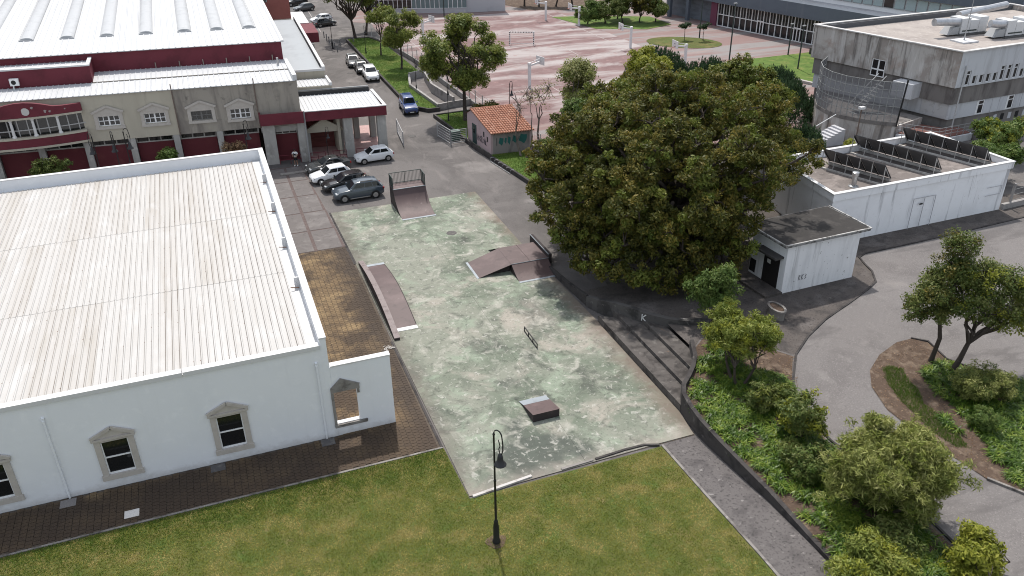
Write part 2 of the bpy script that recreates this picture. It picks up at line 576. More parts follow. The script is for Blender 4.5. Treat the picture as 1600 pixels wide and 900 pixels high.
structure(lb.build('road_lane_lines', m_line))

# skate slab: cast in bays
slab_root = MB().prism([(9.05, 31.25), (20.4, 31.4), (22.55, 31.4), (22.85, 33.7), (22.85, 45.5), (22.45, 57.5), (22.45, 70.85), (8.62, 70.85)], -0.015, -0.006).build('skate_slab', m_mortar)
structure(slab_root)
cuts_y = [31.25, 38.2, 44.8, 51.4, 58.0, 64.4, 70.85]
def left_x(y):
    return 9.05 - .43 * (y - 31.25) / 39.6
def right_x(y):
    return 22.85 - .40 * lin(45.5, 57.5, y)
for j in range(6):
    y0, y1 = cuts_y[j] + .005, cuts_y[j + 1] - .005
    for i in range(2):
        if j == 0 and i == 1:
            poly = [(15.8, y0 + .1), (20.4, 31.45), (22.5, 31.45), (22.84, 33.7), (22.84, y1), (15.8, y1)]
        elif i == 0:
            poly = [(left_x(y0), y0), (15.79, y0 + (.1 if j == 0 else 0)), (15.79, y1), (left_x(y1), y1)]
        else:
            poly = [(15.8, y0), (right_x(y0), y0), (right_x(y1), y1), (15.8, y1)]
        MB().prism(poly, -0.004, 0.03 + .004 * ((i + j) % 2)).build('slab_bay', m_slab, slab_root)

# brown block pavement round the white hall
pv_poly = [(-24, 35.5), (8.8, 35.6), (8.75, 63.4), (3.62, 63.4), (3.62, 38.66), (-24, 38.66)]
pave_root = sheet('brown_pavement', pv_poly, 0.0, m_mortar)
PW, PD = 0.34, 0.26
proto = MB().box(-PW / 2 + .014, PW / 2 - .014, -PD / 2 + .012, PD / 2 - .012, 0, .03)
cells = []
for c in range(-2, 80):
    x = 8.62 - PW * (c + .5)
    for r in range(int((63.4 - 35.5) / PD)):
        y = 35.52 + PD * (r + .5) + (PD / 2 if c % 2 else 0)
        ok = (-16.6 < x < 8.62) if y < 38.54 else (3.8 < x < 8.6 and y < 63.28)
        if ok:
            cells.append((x, y))
cells.sort(key=lambda p: (p[0] - 4.5) ** 2 * .35 + (p[1] - 36.5) ** 2 if p[0] > 3.4 else 1e6 + abs(p[0]))
first = None
rng = random.Random(3)
for x, y in cells[:300]:
    z = 0.002 + rng.uniform(0, .009)
    if first is None:
        first = proto.build('paver', m_paver, pave_root, local=True)
        first.location = (x, y, z)
    else:
        place(first, pave_root, (x, y, z))
fb = MB()
for x, y in cells[300:]:
    z = 0.002 + rng.uniform(0, .009)
    a, b, c, d = x - PW / 2 + .014, x + PW / 2 - .014, y - PD / 2 + .012, y + PD / 2 - .012
    fb.add([(a, c, z), (b, c, z), (b, d, z), (a, d, z), (a, c, z + .03), (b, c, z + .03), (b, d, z + .03), (a, d, z + .03)], [(4, 5, 6, 7), (0, 1, 5, 4), (1, 2, 6, 5), (2, 3, 7, 6), (3, 0, 4, 7)])
stuff(fb.build('paver_field', m_paver, pave_root))

structure(MB().ribbon([(8.82, 35.6), (8.74, 47.4)], .14, -.01, .035).build('pavement_edge', m_kerb_dark))
structure(MB().ribbon([(8.66, 59.8), (8.62, 63.4)], .16, -.01, .035).build('pavement_edge', m_kerb_dark))
# grey side pavement with red strips beyond the brown blocks
side_root = sheet('side_pavement', [(3.62, 63.44), (8.6, 63.44), (8.4, 71.0), (7.9, 84.6), (3.62, 84.6)], -0.006, m_red_strip)
for (x0, x1) in ((3.7, 6.05), (6.32, 8.35)):
    for k in range(5):
        y0 = 63.5 + k * 4.2
        MB().box(x0, x1 - .12 * k * (x1 > 7), y0, y0 + 4.0, -.004, .012).build('paving_bay', m_grey_pave, side_root)

# grass lawn in front
lawn_poly = [(-24, 8), (20.75, 8), (20.6, 22.5), (20.3, 31.2), (12.6, 31.15), (9.0, 31.1), (8.9, 35.45), (-24, 35.3)]
sheet('lawn', lawn_poly, 0.01, m_lawn)

def kerb(name, line, w, z0, z1, m, label=None):
    o = MB().ribbon(line, w, z0, z1).build(name, m)
    return structure(o)
kerb('lawn_kerb', [(20.35, 31.25), (20.48, 27), (20.66, 22.5), (20.8, 8)], .14, -.01, .07, m_kerb)
kerb('slab_kerb', [(9.2, 31.14), (12.6, 31.5)], .16, -.01, .11, mat('kerb_pale', (.46, .44, .42), [((.25, .22, .2), 2, .5, .65)]))
kerb('slab_kerb', [(14.3, 31.42), (16.2, 31.5)], .15, -.01, .09, m_kerb)
kerb('slab_kerb', [(16.35, 31.5), (18.2, 31.62), (19.4, 31.6), (20.2, 31.3)], .13, -.01, .10, m_kerb_dark)
kerb('pavement_kerb', [(-24, 35.38), (8.85, 35.5)], .12, -.01, .05, m_kerb)

# cobbled path running down beside the planting bed
path_poly = [(20.88, 8), (23.5, 8), (23.3, 22.3), (23.15, 25.5), (22.92, 27.5), (22.72, 29.7), (22.5, 31.35), (20.45, 31.35), (20.56, 27), (20.74, 22.5)]
sheet('cobbled_path', path_poly, 0.012, m_cobble_path)

# ---- raised ground on the right
ter_poly = [(22.55, 58.0), (22.9, 50), (23.25, 46.6), (24.05, 44.8), (24.7, 43.1), (26.1, 41.2), (26.1, 37.5), (25.0, 35.9), (23.6, 34.6), (22.95, 33.5), (22.7, 31.3), (22.9, 29.7), (23.1, 27.5), (23.3, 25.5), (23.45, 22.3), (23.6, 8), (75, 8), (95, 45), (95, 74), (38, 74), (31.5, 77), (28.3, 69)]
sheet('terrace', ter_poly, lambda x, y: hT(x, y) - .004, m_asphalt)
sheet('terrace_cobbles', [(22.98, 49.0), (23.25, 46.6), (24.05, 44.8), (24.7, 43.1), (26.1, 41.2), (26.1, 37.6), (27.2, 38.5), (28.6, 38.1), (30.6, 36.3), (31.8, 34.95), (33.9, 36.3), (36.2, 37.5), (39.0, 38.6), (41.8, 39.8), (43.1, 40.5), (44.0, 41.9), (44.3, 43.0), (44.7, 44.1), (45.6, 44.5), (49.9, 44.55), (55.4, 44.75), (62.7, 45.1), (70, 45.6), (72, 48.5), (62, 50), (44, 56), (34, 55), (28, 50.5)], lambda x, y: hT(x, y) + .001, m_cobble)
road_poly = [(70, 45.6), (62.7, 45.1), (55.4, 44.75), (49.9, 44.55), (45.6, 44.5), (44.7, 44.1), (44.3, 43.0), (44.0, 41.9), (43.1, 40.5), (41.8, 39.8), (39.0, 38.6), (36.2, 37.5), (33.9, 36.3), (31.9, 34.9), (30.3, 33.0), (29.4, 31.7), (28.8, 29.3), (28.8, 27.6), (29.4, 24.8), (29.7, 21.9), (29.7, 20.6), (29.5, 17.7), (29.0, 8), (75, 8), (90, 30)]
road_up = sheet('upper_road', road_poly, lambda x, y: hT(x, y) + .004, m_road_upper)
MB().ribbon(road_poly[:-3], .13, lambda x, y: hT(x, y) - .02, lambda x, y: hT(x, y) + .07).build('kerb_edge', m_kerb_dark, road_up)
bed_poly = [(25.95, 37.4), (27.3, 38.4), (28.6, 38.0), (30.6, 36.1), (31.6, 34.8), (30.1, 32.9), (29.2, 31.6), (28.6, 29.3), (28.6, 27.6), (29.2, 24.8), (29.5, 21.9), (29.5, 20.6), (29.3, 17.7), (28.8, 8.5), (23.75, 8.5), (23.6, 22.3), (23.45, 25.5), (23.25, 27.6), (23.05, 29.7), (22.9, 31.3), (23.1, 33.4), (23.75, 34.5), (25.1, 35.8)]
sheet('planting_bed', bed_poly, lambda x, y: hT(x, y) + .03, m_soil)
isl_poly = [(40.1, 33.8), (38.9, 33.8), (36.9, 33.1), (35.2, 32.0), (34.2, 30.7), (33.6, 28.7), (33.7, 27.2), (33.8, 25.8), (34.3, 24.0), (34.6, 22.5), (35.6, 21.0), (38.5, 18.5), (46, 20), (46, 26.0), (43.4, 28.0), (42.4, 28.9), (41.4, 30.0), (40.6, 31.3), (40.8, 33.1)]
isl = sheet('island_bed', isl_poly, lambda x, y: hT(x, y) + .04, m_soil)
MB().ribbon([(34.6, 22.5), (35.6, 21.0), (38.5, 18.5), (46, 20)], .14, lambda x, y: hT(x, y), lambda x, y: hT(x, y) + .13).build('island_kerb', m_kerb, isl)
MB().ribbon([(46, 26.0), (43.4, 28.0), (42.4, 28.9), (41.4, 30.0), (40.6, 31.3), (40.9, 33.2), (40.1, 33.85)], .10, lambda x, y: hT(x, y), lambda x, y: hT(x, y) + .10).build('island_kerb', m_kerb_dark, isl)

# stepped seating between slab and terrace
m_step = mat('step_concrete', (0.092, 0.083, 0.077), [((0.038, 0.034, 0.032), 0.9, .46, .62), ((0.19, 0.175, 0.16), 1.6, .58, .7, .7), ((0.24, 0.15, 0.10), 1.1, .66, .74, .7)], rough=.92, bump=.4)
st = thing('stepped_seating', 'dark weathered concrete seating steps beside the green slab', 'steps', (24.5, 39, 0))
for poly, z in (([(22.87, 33.6), (23.6, 34.55), (23.95, 34.85), (23.95, 43.9), (22.87, 44.7)], .5), ([(23.96, 34.87), (24.9, 35.7), (25.03, 35.85), (25.03, 42.6), (23.96, 44.6)], .76), ([(25.04, 35.87), (26.08, 37.4), (26.08, 41.2), (25.04, 42.55)], 1.01)):
    MB().prism(poly, 0, z).build('step', m_step, st)

m_graff_wall = mat('stained_wall', (0.085, 0.08, 0.077), [((0.035, 0.033, 0.032), 0.8, .46, .6, .9), ((0.28, 0.27, 0.26), 1.6, .62, .72, .7)], rough=.9, bump=.3)
cw = thing('curved_wall', 'curved stained retaining wall with white graffiti above the seating steps', 'wall', (25, 43, 0))
cl = [(23.15, 47.0), (23.5, 46.0), (24.1, 44.65), (24.75, 43.1), (25.4, 42.0), (26.3, 41.0), (27.3, 40.35), (28.6, 39.9)]
MB().ribbon(cl, .34, 0.0, lambda x, y: hT(x, y) + .12 + .22 * lin(23.2, 24.6, x)).build('wall_body', m_graff_wall, cw)
m_gw = mat('graffiti_white', (.62, .62, .6), rough=.8)
gl = MB()
# a white K tag on the curved face
P0, P1 = Vector((24.93, 42.42, 0)), Vector((25.28, 41.88, 0))
du = (P1 - P0).normalized()
nn = Vector((du.y, -du.x, 0)) * .02
def gpt(u, z):
    p = P0 + du * u + nn
    return (p.x, p.y, z)
for a, b in (((.1, .95), (.12, 1.45)), ((.14, 1.2), (.40, 1.48)), ((.14, 1.2), (.46, .92))):
    gl.beam(gpt(*a), gpt(*b), .03, .07)
gl.build('graffiti_mark', m_gw, cw)

tw = MB().ribbon([(22.62, 58.0), (22.75, 54), (22.95, 50), (23.15, 47.1)], .22, -.01, lambda x, y: hT(x + .3, y) + .12).build('terrace_wall', m_kerb_dark)
tag(tw, 'low dark retaining wall rising along the slab below the big oak', 'wall')
bw = MB().ribbon([(26.25, 38.1), (25.6, 36.6), (24.9, 35.7), (24.2, 35.0), (23.45, 34.35), (23.02, 33.6), (22.85, 32.6), (22.78, 31.3), (22.88, 29.7), (23.09, 27.5), (23.32, 25.5), (23.47, 22.3), (23.6, 15), (23.62, 8)], .26, -.01, lambda x, y: hT(x, y) + .06 + .30 * lin(22, 33, y)).build('bed_wall', m_kerb_dark)
tag(bw, 'dark low wall curving along the planting bed above the cobbled path', 'wall')

# ---- planted strips along the street
sl_poly = [(23.55, 142), (23.65, 100.4), (25.4, 98.0), (26.7, 98.0), (25.9, 108.8), (27.0, 113.9), (29.2, 114.8), (28.5, 137), (27.2, 142)]
sheet('street_lawn', sl_poly, .36, m_lawn_b)
o = MB().ribbon([(28.6, 137), (27.2, 142.1), (23.45, 142.1), (23.5, 100.3), (25.35, 97.8), (26.8, 97.85)], .26, -.02, .46).build('street_lawn_wall', m_kerb_dark)
tag(o, 'long low dark kerb wall around the street lawn strip beside parked cars', 'wall')
pl_poly = [(25.5, 95.2), (26.5, 82.2), (28.15, 70.6), (30.2, 72), (31.4, 79), (31.0, 88), (30.9, 95.6)]
sheet('planter_lawn', pl_poly, .30, m_lawn_b)
o = MB().ribbon([(30.9, 95.7), (25.4, 95.4), (26.4, 82.1), (27.2, 76.5), (28.05, 70.3), (29.6, 66.8)], .24, -.02, .42).build('planter_wall', m_kerb_dark)
tag(o, 'low dark kerb wall of the grass plot around the pink house', 'wall')
# round lawn and green triangle on the school plaza
sheet('plaza_lawn', [(74.4 + 5.4 * math.cos(a) + .0, 119.4 + 4.6 * math.sin(a) - .35 * 5.4 * math.cos(a)) for a in np.linspace(0, 2 * math.pi, 36)[:-1]], .05, m_lawn)
sheet('plaza_lawn', [(72.0, 105.6), (75.2, 95.9), (77, 90.5), (84, 86), (90, 86), (89.5, 105.8)], .05, m_lawn_b)
sheet('plaza_lawn', [(63, 148), (70, 146), (80, 141), (80, 133), (74, 131), (66, 135)], .04, m_lawn_b)
sheet('plaza_lawn', [(56, 172), (62, 156), (72, 152), (78, 160), (70, 172)], .04, m_soil)
o = MB().ribbon([(71.6, 105.8), (74.9, 95.7), (77.5, 88.0)], .5, -.01, .35).build('plaza_wall', mat('pale_concrete', (.36, .34, .32), [((.22, .2, .19), .8, .5, .65)]))
tag(o, 'low pale concrete wall edging the green lawn beside the plaza', 'wall')

structure(MB().ribbon([(8.78, 59.9), (8.58, 70.9)], .12, -.01, .05).build('slab_kerb', m_kerb_dark))
ws_ = MB().box(5.55, 8.35, 82.2, 82.75, -.01, .1).build('wheel_stop', m_kerb)
tag(ws_, 'pale concrete strip lying on the ground before the person in white', 'wheel stop')
m_manhole = mat('manhole', (.07, .065, .062), [((.11, .1, .095), 4, .5, .65)], rough=.7)
for x, y, lab in ((21.1, 89.6, 'round manhole cover in the street below the open gate leaf'), (20.0, 121.0, 'round manhole cover in the street beside the middle parked car'), (17.6, 62.6, 'round manhole cover in the green slab above the fun box')):
    b_ = MB().prism([(x + .45 * math.cos(a), y + .45 * math.sin(a)) for a in np.linspace(0, 2 * math.pi, 17)[:-1]], -.03, .0 if y > 80 else .045)
    tag(b_.build('manhole_cover', m_manhole), lab, 'manhole cover')
# ------------------------------------------------------------------ white hall, near left
m_cap = mat('white_capping', (0.60, 0.60, 0.60), [((0.46, 0.45, 0.44), 1.2, .58, .72, .6)], rough=.6)
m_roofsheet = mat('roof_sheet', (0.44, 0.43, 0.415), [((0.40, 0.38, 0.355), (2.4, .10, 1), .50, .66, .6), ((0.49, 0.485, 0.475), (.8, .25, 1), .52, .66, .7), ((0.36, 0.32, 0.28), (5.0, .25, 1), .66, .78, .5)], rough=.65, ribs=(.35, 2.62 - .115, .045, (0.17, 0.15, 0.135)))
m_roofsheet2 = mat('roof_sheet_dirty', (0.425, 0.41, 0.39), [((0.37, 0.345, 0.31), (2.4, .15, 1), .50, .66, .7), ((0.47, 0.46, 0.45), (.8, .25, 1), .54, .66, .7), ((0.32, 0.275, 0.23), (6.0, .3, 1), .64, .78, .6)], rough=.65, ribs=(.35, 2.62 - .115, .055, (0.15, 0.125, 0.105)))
m_stone = mat('window_stone', (0.46, 0.425, 0.385), [((0.38, 0.345, 0.31), 1.5, .5, .70, .7), ((0.52, 0.485, 0.45), 4, .58, .72, .6)], rough=.9, bump=.1)
m_pvc = mat('white_frame', (0.78, 0.78, 0.78), rough=.45)
m_dark_glass = glassmat('dark_glass', (0.012, 0.013, 0.014), .06)
m_rust = mat('screw_rust', (0.16, 0.09, 0.06), rough=.8)
hall = thing('white_hall', 'white rendered hall with ribbed pale roof and pedimented windows', 'building', (-9, 55, 0))
Yf = 38.7
wc = [-18.95, -13.3, -7.6, -1.95]
def hole(u, z):
    return any(abs(u - c) < .66 and .92 < z < 3.01 for c in wc)
us = sorted([-24, 3.28] + [c + s * .66 for c in wc for s in (-1, 1)])
zs = [0, .92, 3.01, 6.02]
MB().wall(us, zs, hole, lambda u, d, z: (u, Yf + d, z), .3).build('front_wall', m_white, hall)
w = MB()
w.box(3.28, 3.62, 38.69, 71.6, 0, 6.56)
w.build('side_wall', m_white, hall)
MB().box(3.25, 3.65, 38.66, 71.63, 6.56, 6.64).build('parapet_cap', m_cap, hall)
MB().box(-24, 3.28, 71.3, 71.6, 0, 6.56).build('rear_wall', m_white, hall)
MB().box(-24, 3.25, 71.27, 71.63, 6.56, 6.63).build('parapet_cap', m_cap, hall)
MB().box(-24, -23.7, 39.0, 71.3, 0, 6.3).build('side_wall', m_white, hall)
# verge capping in lengths
for x0, x1 in ((-24, -13.9), (-13.86, -3.7), (-3.66, 3.27)):
    g = MB().box(x0, x1, 38.6, 38.72, 5.98, 6.22)
    g.box(x0, x1, 38.72, 39.02, 6.17, 6.22)
    g.build('verge_capping', m_cap, hall)
# ribbed roof sheets in three overlapping courses
def zroof(y):
    return 6.10 - .40 * (y - 38.9) / 32.4
pitch = .35
def sheet_mesh(y0, y1, lift):
    prof = []
    for k in range(3):
        x = k * pitch
        prof += [(x, 0), (x + .24, 0), (x + .265, .045), (x + .325, .045)]
    prof += [(3 * pitch, 0)]
    b = MB()
    n = len(prof)
    v = [(x, y0, zroof(y0) + z + lift) for x, z in prof] + [(x, y1, zroof(y1) + z + lift) for x, z in prof]
    v += [(x, y0, zroof(y0) + z + lift - .012) for x, z in prof]
    f = [(i, i + 1, n + i + 1, n + i) for i in range(n - 1)] + [(2 * n + i, 2 * n + i + 1, i + 1, i) for i in range(n - 1)]
    b.add(v, f)
    return b
rows = [(38.95, 48.75, .0), (48.45, 59.15, .014), (58.85, 71.0, .028)]
for ri, (y0, y1, lf) in enumerate(rows):
    protos = []
    for mi, mm in enumerate((m_roofsheet, m_roofsheet2)):
        protos.append(None)
    r_ = random.Random(11 + ri)
    for c in range(20):
        x = 2.62 - (c + 1) * 3 * pitch
        k = 1 if r_.random() < .35 else 0
        if protos[k] is None:
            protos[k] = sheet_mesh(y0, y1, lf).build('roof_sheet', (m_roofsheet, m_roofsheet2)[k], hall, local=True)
            o = protos[k]
        else:
            o = place(protos[k], hall, (0, 0, 0))
        o.location = (x + 9, -55, 0)
# screws: rows of dark washers on the sheets
sb = MB()
r_ = random.Random(5)
for y in np.arange(39.6, 70.8, 1.55):
    for c in range(60):
        if r_.random() < .55:
            x = 2.62 - c * pitch - .11 + r_.uniform(-.02, .02)
            yy = y + r_.uniform(-.05, .05)
            lift = 0 if yy < 48.4 else (.014 if yy < 58.8 else .028)
            z = zroof(yy) + lift
            sb.add([(x - .02, yy - .02, z + .006), (x + .02, yy - .02, z + .006), (x + .02, yy + .02, z + .012), (x - .02, yy + .02, z + .012)], [(0, 1, 2, 3)])
for yj in (48.44, 58.84):
    for c in range(60):
        if r_.random() < .5:
            x = 2.62 - c * pitch - .05
            z = zroof(yj) + (.014 if yj < 50 else .028)
            sb.add([(x - .05, yj - .015, z - .01), (x + .03, yj - .015, z - .01), (x + .03, yj - .01, z + .02 * r_.random()), (x - .05, yj - .01, z + .005)], [(0, 1, 2, 3)])
stuff(sb.build('roof_screws', m_rust, hall))
m_gutter = mat('gutter_white', (0.66, 0.66, 0.66), [((0.42, 0.40, 0.38), .9, .55, .68, .7)], rough=.6)
MB().box(2.62, 3.28, 38.95, 71.0, 5.5, 5.72).build('valley_gutter', m_gutter, hall)
MB().box(-24, 2.62, 71.0, 71.3, 5.4, 5.68).build('valley_gutter', m_gutter, hall)
for y in (46.6, 52.7, 59.2, 65.5):
    MB().box(2.98, 3.27, y, y + .12, 5.72, 6.42).build('parapet_fin', m_gutter, hall)
    MB().tube([(2.7, y - .3, 5.95), (3.2, y - .3, 5.85)], .035, 6).build('overflow_spout', m_rust, hall)

def pediment_window(root, cx, yw, with_glass=True, wide=.95, zb=.60, zt=3.14, gw=.66, gz0=.93, gz1=3.0, apex=3.88):
    """stone surround with a triangular head, standing proud of a wall whose face is at yw"""
    s = MB()
    s.box(cx - wide, cx - gw, yw - .09, yw - .001, zb + .3, zt)
    s.box(cx + gw, cx + wide, yw - .09, yw - .001, zb + .3, zt)
    s.box(cx - gw, cx + gw, yw - .085, yw - .001, gz1 + .005, zt)
    s.box(cx - wide - .06, cx + wide + .06, yw - .14, yw - .001, zb, zb + .3)
    win = s.build('window', m_stone, root)
    p = MB()
    p.box(cx - wide - .09, cx + wide + .09, yw - .15, yw - .001, zt, zt + .12)
    p.extrude([(cx - wide - .02, zt + .12), (cx + wide + .02, zt + .12), (cx, apex - .14)], 'y', yw - .06, yw - .001)
    for s_ in (-1, 1):
        p.beam((cx + s_ * (wide + .09), yw - .09, zt + .17), (cx, yw - .09, apex - .06), .17, .11, up=(0, -1, 0))
    p.build('pediment', m_stone, win)
    if with_glass:
        f = MB()
        t = .06
        f.box(cx - gw, cx - gw + t, yw + .02, yw + .08, gz0, gz1)
        f.box(cx + gw - t, cx + gw, yw + .02, yw + .08, gz0, gz1)
        f.box(cx - gw + t, cx + gw - t, yw + .02, yw + .08, gz0, gz0 + t)
        f.box(cx - gw + t, cx + gw - t, yw + .02, yw + .08, gz1 - t, gz1)
        zm = (gz0 + gz1) / 2
        f.box(cx - gw + t, cx + gw - t, yw + .015, yw + .08, zm - .04, zm + .04)
        f.build('sash', m_pvc, win)
        for a, b in ((gz0 + t, zm - .04), (zm + .04, gz1 - t)):
            MB().box(cx - gw + t, cx + gw - t, yw + .05, yw + .07, a, b).build('pane', m_dark_glass, win)
    return win
for c in wc:
    pediment_window(hall, c, Yf)
for x in (-10.35, 2.95):
    p = MB().tube([(x, Yf - .08, .02), (x, Yf - .08, 5.05)], .055, 8)
    p.tube([(x, Yf - .08, 5.0), (x, Yf - .08, 5.12), (x, Yf + .05, 5.15)], .075, 8)
    p.build('downpipe', m_white, hall)
# wing wall with an unglazed window
MB().wall([3.625, 3.58 + .02 if False else 3.64, 4.95, 6.95], [0, .8, 3.02, 4.66], lambda u, z: 3.64 < u < 4.95 and .8 < z < 3.02, lambda u, d, z: (u, 38.7 + d, z), .34).build('wing_wall', m_white, hall)
MB().box(3.66, 6.98, 38.67, 39.07, 4.66, 4.74).build('wing_cap', m_cap, hall)
wv = MB()
wv.box(3.5, 3.64, 38.6, 39.0, .64, 3.02)
wv.box(3.5, 5.35, 38.58, 38.69, .62, .8)
wv.box(3.5, 5.1, 38.6, 38.69, 3.02, 3.3)
wv.box(4.95, 5.08, 38.62, 38.69, 2.7, 3.02)
wv.extrude([(3.5, 3.3), (5.15, 3.3), (4.1, 3.86)], 'y', 38.6, 38.69)
wv.build('window_surround', mat('window_stone_dark', (.24, .225, .21), [((.12, .11, .1), 2, .5, .66)], rough=.9), hall)
MB().box(3.64, 4.95, 38.7, 38.95, .795, .84).build('window_sill', m_cap, hall)
m_iron = mat('drain_iron', (.09, .085, .085), [((.14, .13, .12), 3, .5, .65)], rough=.7)
def cover(x, y, m, label):
    o = MB().box(x - .38, x + .38, y - .3, y + .3, .0, .05).build('drain_cover', m)
    tag(o, label, 'drain cover')
cover(-3.0, 38.28, m_iron, 'dark drain cover between the third window and the lawn')
cover(-10.4, 38.22, mat('cover_grey', (.2, .185, .18), rough=.9), 'grey drain cover below the left downpipe')
cover(2.95, 38.28, m_iron, 'dark drain cover below the right downpipe beside the open window')
o = MB().box(-7.65, -6.95, 35.95, 36.5, .0, .055).build('drain_cover', mat('cover_white', (.6, .58, .55), [((.4, .38, .35), 3, .55, .7)]))
tag(o, 'white square drain cover in the brown pavement near the lawn', 'drain cover')
# scattered rubble heap on the brown blocks
r_ = random.Random(4)
rb = MB()
for k in range(26):
    x, y, s = 8.35 + r_.gauss(0, .22), 46.7 + r_.gauss(0, .18), r_.uniform(.03, .1)
    rb.lathe([(s * .6, .03), (s, .03 + s * .5), (s * .4, .03 + s)], x, y, 5)
o = rb.build('rubble_pile', mat('rubble', (.5, .47, .43), [((.3, .27, .24), 5, .5, .65)]))
tag(o, 'small heap of pale rubble on the brown pavement', 'rubble')

# ------------------------------------------------------------------ market hall, far left
def MK(p):
    u, v, z = p
    return (u, v - .105 * (u - 9), z)
def MKs(p):
    """east strip: edges fan out slightly with distance"""
    u, v, z = p
    return (u + .032 * (v - 95), v - .105 * (u - 9), z)
m_cream = mat('cream_render', (0.44, 0.405, 0.33), [((0.36, 0.325, 0.265), (.5, .5, .12), .48, .66, .6), ((0.24, 0.215, 0.185), (1.1, 1.1, .16), .60, .76, .6)], rough=.9)
m_cream_st = mat('cream_stained', (0.32, 0.29, 0.25), [((0.17, 0.15, 0.135), (.9, .9, .13), .46, .64, .85), ((0.38, 0.345, 0.285), .5, .55, .7, .8), ((0.11, 0.098, 0.09), 1.3, .60, .72, .7)], rough=.92)
m_maroon = mat('maroon_paint', (0.135, 0.024, 0.036), [((0.10, 0.018, 0.027), .5, .5, .66), ((0.16, 0.05, 0.055), 2.5, .62, .74, .5)], rough=.7)
m_maroon_panel = mat('maroon_panel', (0.10, 0.018, 0.024), [((0.14, 0.04, 0.04), .7, .55, .7, .6)], rough=.7)
m_roofwhite = mat('white_roof', (0.50, 0.51, 0.52), [((0.44, 0.45, 0.46), (.5, .06, 1), .5, .66, .6), ((0.38, 0.385, 0.385), 1.2, .64, .75, .4)], rough=.5)
m_roofgrey = mat('bluegrey_roof', (0.33, 0.355, 0.375), [((0.29, 0.31, 0.33), .4, .5, .66)], rough=.6)
m_pillar = mat('concrete_pillar', (0.36, 0.35, 0.33), [((0.24, 0.23, 0.215), (1, 1, .25), .5, .66, .8), ((0.45, 0.435, 0.41), 1.5, .55, .7)], rough=.9)
m_black = mat('black_metal', (0.018, 0.018, 0.019), rough=.55)
mk = thing('market_hall', 'cream market hall with maroon bands and long ribbed white roofs', 'building', (-8, 90, 0))
# upper wall with window openings (face at v = 86)
mwc = [(-9.4, 5.35, 6.35), (-5.2, 5.28, 6.28), (-.85, 5.2, 6.15), (2.85, 5.05, 6.05)]
WW = .98
def mhole(u, z):
    return any(abs(u - c) < WW and a < z < b for c, a, b in mwc)
for (ua, ub, mm) in ((-40, -3.2, m_cream), (-3.2, 8.75, m_cream_st)):
    cs = [q for q in mwc if ua < q[0] < ub]
    us = sorted([ua, ub] + [c + s * WW for c, a, b in cs for s in (-1, 1)])
    zs = sorted({3.9, 8.5} | {round(q, 3) for c, a, b in cs for q in (a, b)})
    MB(MK).wall(us, zs, mhole, lambda u, d, z: (u, 86 + d, z), .35).build('upper_wall', mm, mk)
MB(MK).box(8.4, 8.74, 86.36, 93.5, 3.9, 8.5).build('upper_wall', m_cream_st, mk)
MB(MK).box(4.62, 8.4, 86.0, 86.3, 3.3, 3.89).build('lintel', m_pillar, mk)
for c, a, b in mwc:
    s = MB(MK)
    s.box(c - 1.3, c - WW, 85.92, 85.999, a - .05, b + .25)
    s.box(c + WW, c + 1.3, 85.92, 85.999, a - .05, b + .25)
    s.box(c - WW, c + WW, 85.92, 85.999, b, b + .25)
    s.box(c - 1.35, c + 1.35, 85.86, 85.999, a - .3, a - .05)
    wnd = s.build('window', m_stone, mk)
    p = MB(MK)
    p.extrude([(c - 1.4, b + .25), (c + 1.4, b + .25), (c + 1.4, b + .36), (c, b + .95), (c - 1.4, b + .36)], 'y', 85.9, 85.998)
    for s_ in (-1, 1):
        p.beam((c + s_ * 1.45, 85.84, b + .36), (c, 85.84, b + .98), .2, .1, up=(0, -1, 0))
    p.build('pediment', m_stone, wnd)
    f = MB(MK)
    t = .07
    f.box(c - WW, c + WW, 86.1, 86.16, a, a + t)
    f.box(c - WW, c + WW, 86.1, 86.16, b - t, b)
    for x in (-WW, -WW / 2 - t / 2, -t, WW / 2 - t / 2, WW - t):
        f.box(c + x, c + x + (2 * t if x == -t else t), 86.095, 86.16, a + t, b - t)
    f.box(c - WW + .001, c + WW - .001, 86.09, 86.155, (a + b) / 2 - .035, (a + b) / 2 + .035)
    f.build('sash', m_pvc if abs(c + .85) > .1 else mat('grey_frame', (.16, .155, .15), rough=.7), wnd)
    for k in range(4):
        x0 = c - WW + k * WW / 2
        for (z0, z1) in ((a, (a + b) / 2), ((a + b) / 2, b)):
            MB(MK).box(x0 + .05, x0 + WW / 2 - .05, 86.13, 86.145, z0 + .05, z1 - .05).build('pane', m_dark_glass, wnd)
# ground floor: pillars, clerestory and maroon panels
for u in np.arange(-28.5, 3.0, 4.15):
    MB(MK).box(u - .3, u + .3, 85.95, 86.5, 0, 3.89).build('pillar', m_pillar, mk)
    MB(MK).box(u + .35, u + 3.8, 86.6, 86.7, 0, 3.2).build('roller_panel', m_maroon_panel, mk)
    cl_ = MB(MK).box(u + .3, u + 3.85, 86.62, 86.7, 3.2, 3.9).build('clerestory', m_pillar, mk)
    for k in range(3):
        MB(MK).box(u + .45 + k * 1.12, u + 1.45 + k * 1.12, 86.58, 86.615, 3.35, 3.75).build('pane', m_dark_glass, cl_)
for u0, u1 in ((4.7, 5.9), (8.15, 9.0)):
    MB(MK).box(u0, u1, 85.5, 86.0 if u0 < 5 else 86.4, 0, 4.33).build('pillar', m_pillar, mk)
MB(MK).box(5.92, 8.14, 86.6, 86.7, 0, 3.0).build('roller_panel', m_maroon_panel, mk)
MB(MK).box(5.92, 8.14, 86.3, 86.5, 3.0, 4.33).build('lintel', m_cream, mk)
cl_ = MB(MK).box(5.92, 8.14, 86.25, 86.29, 3.0, 3.5).build('clerestory', m_pillar, mk)
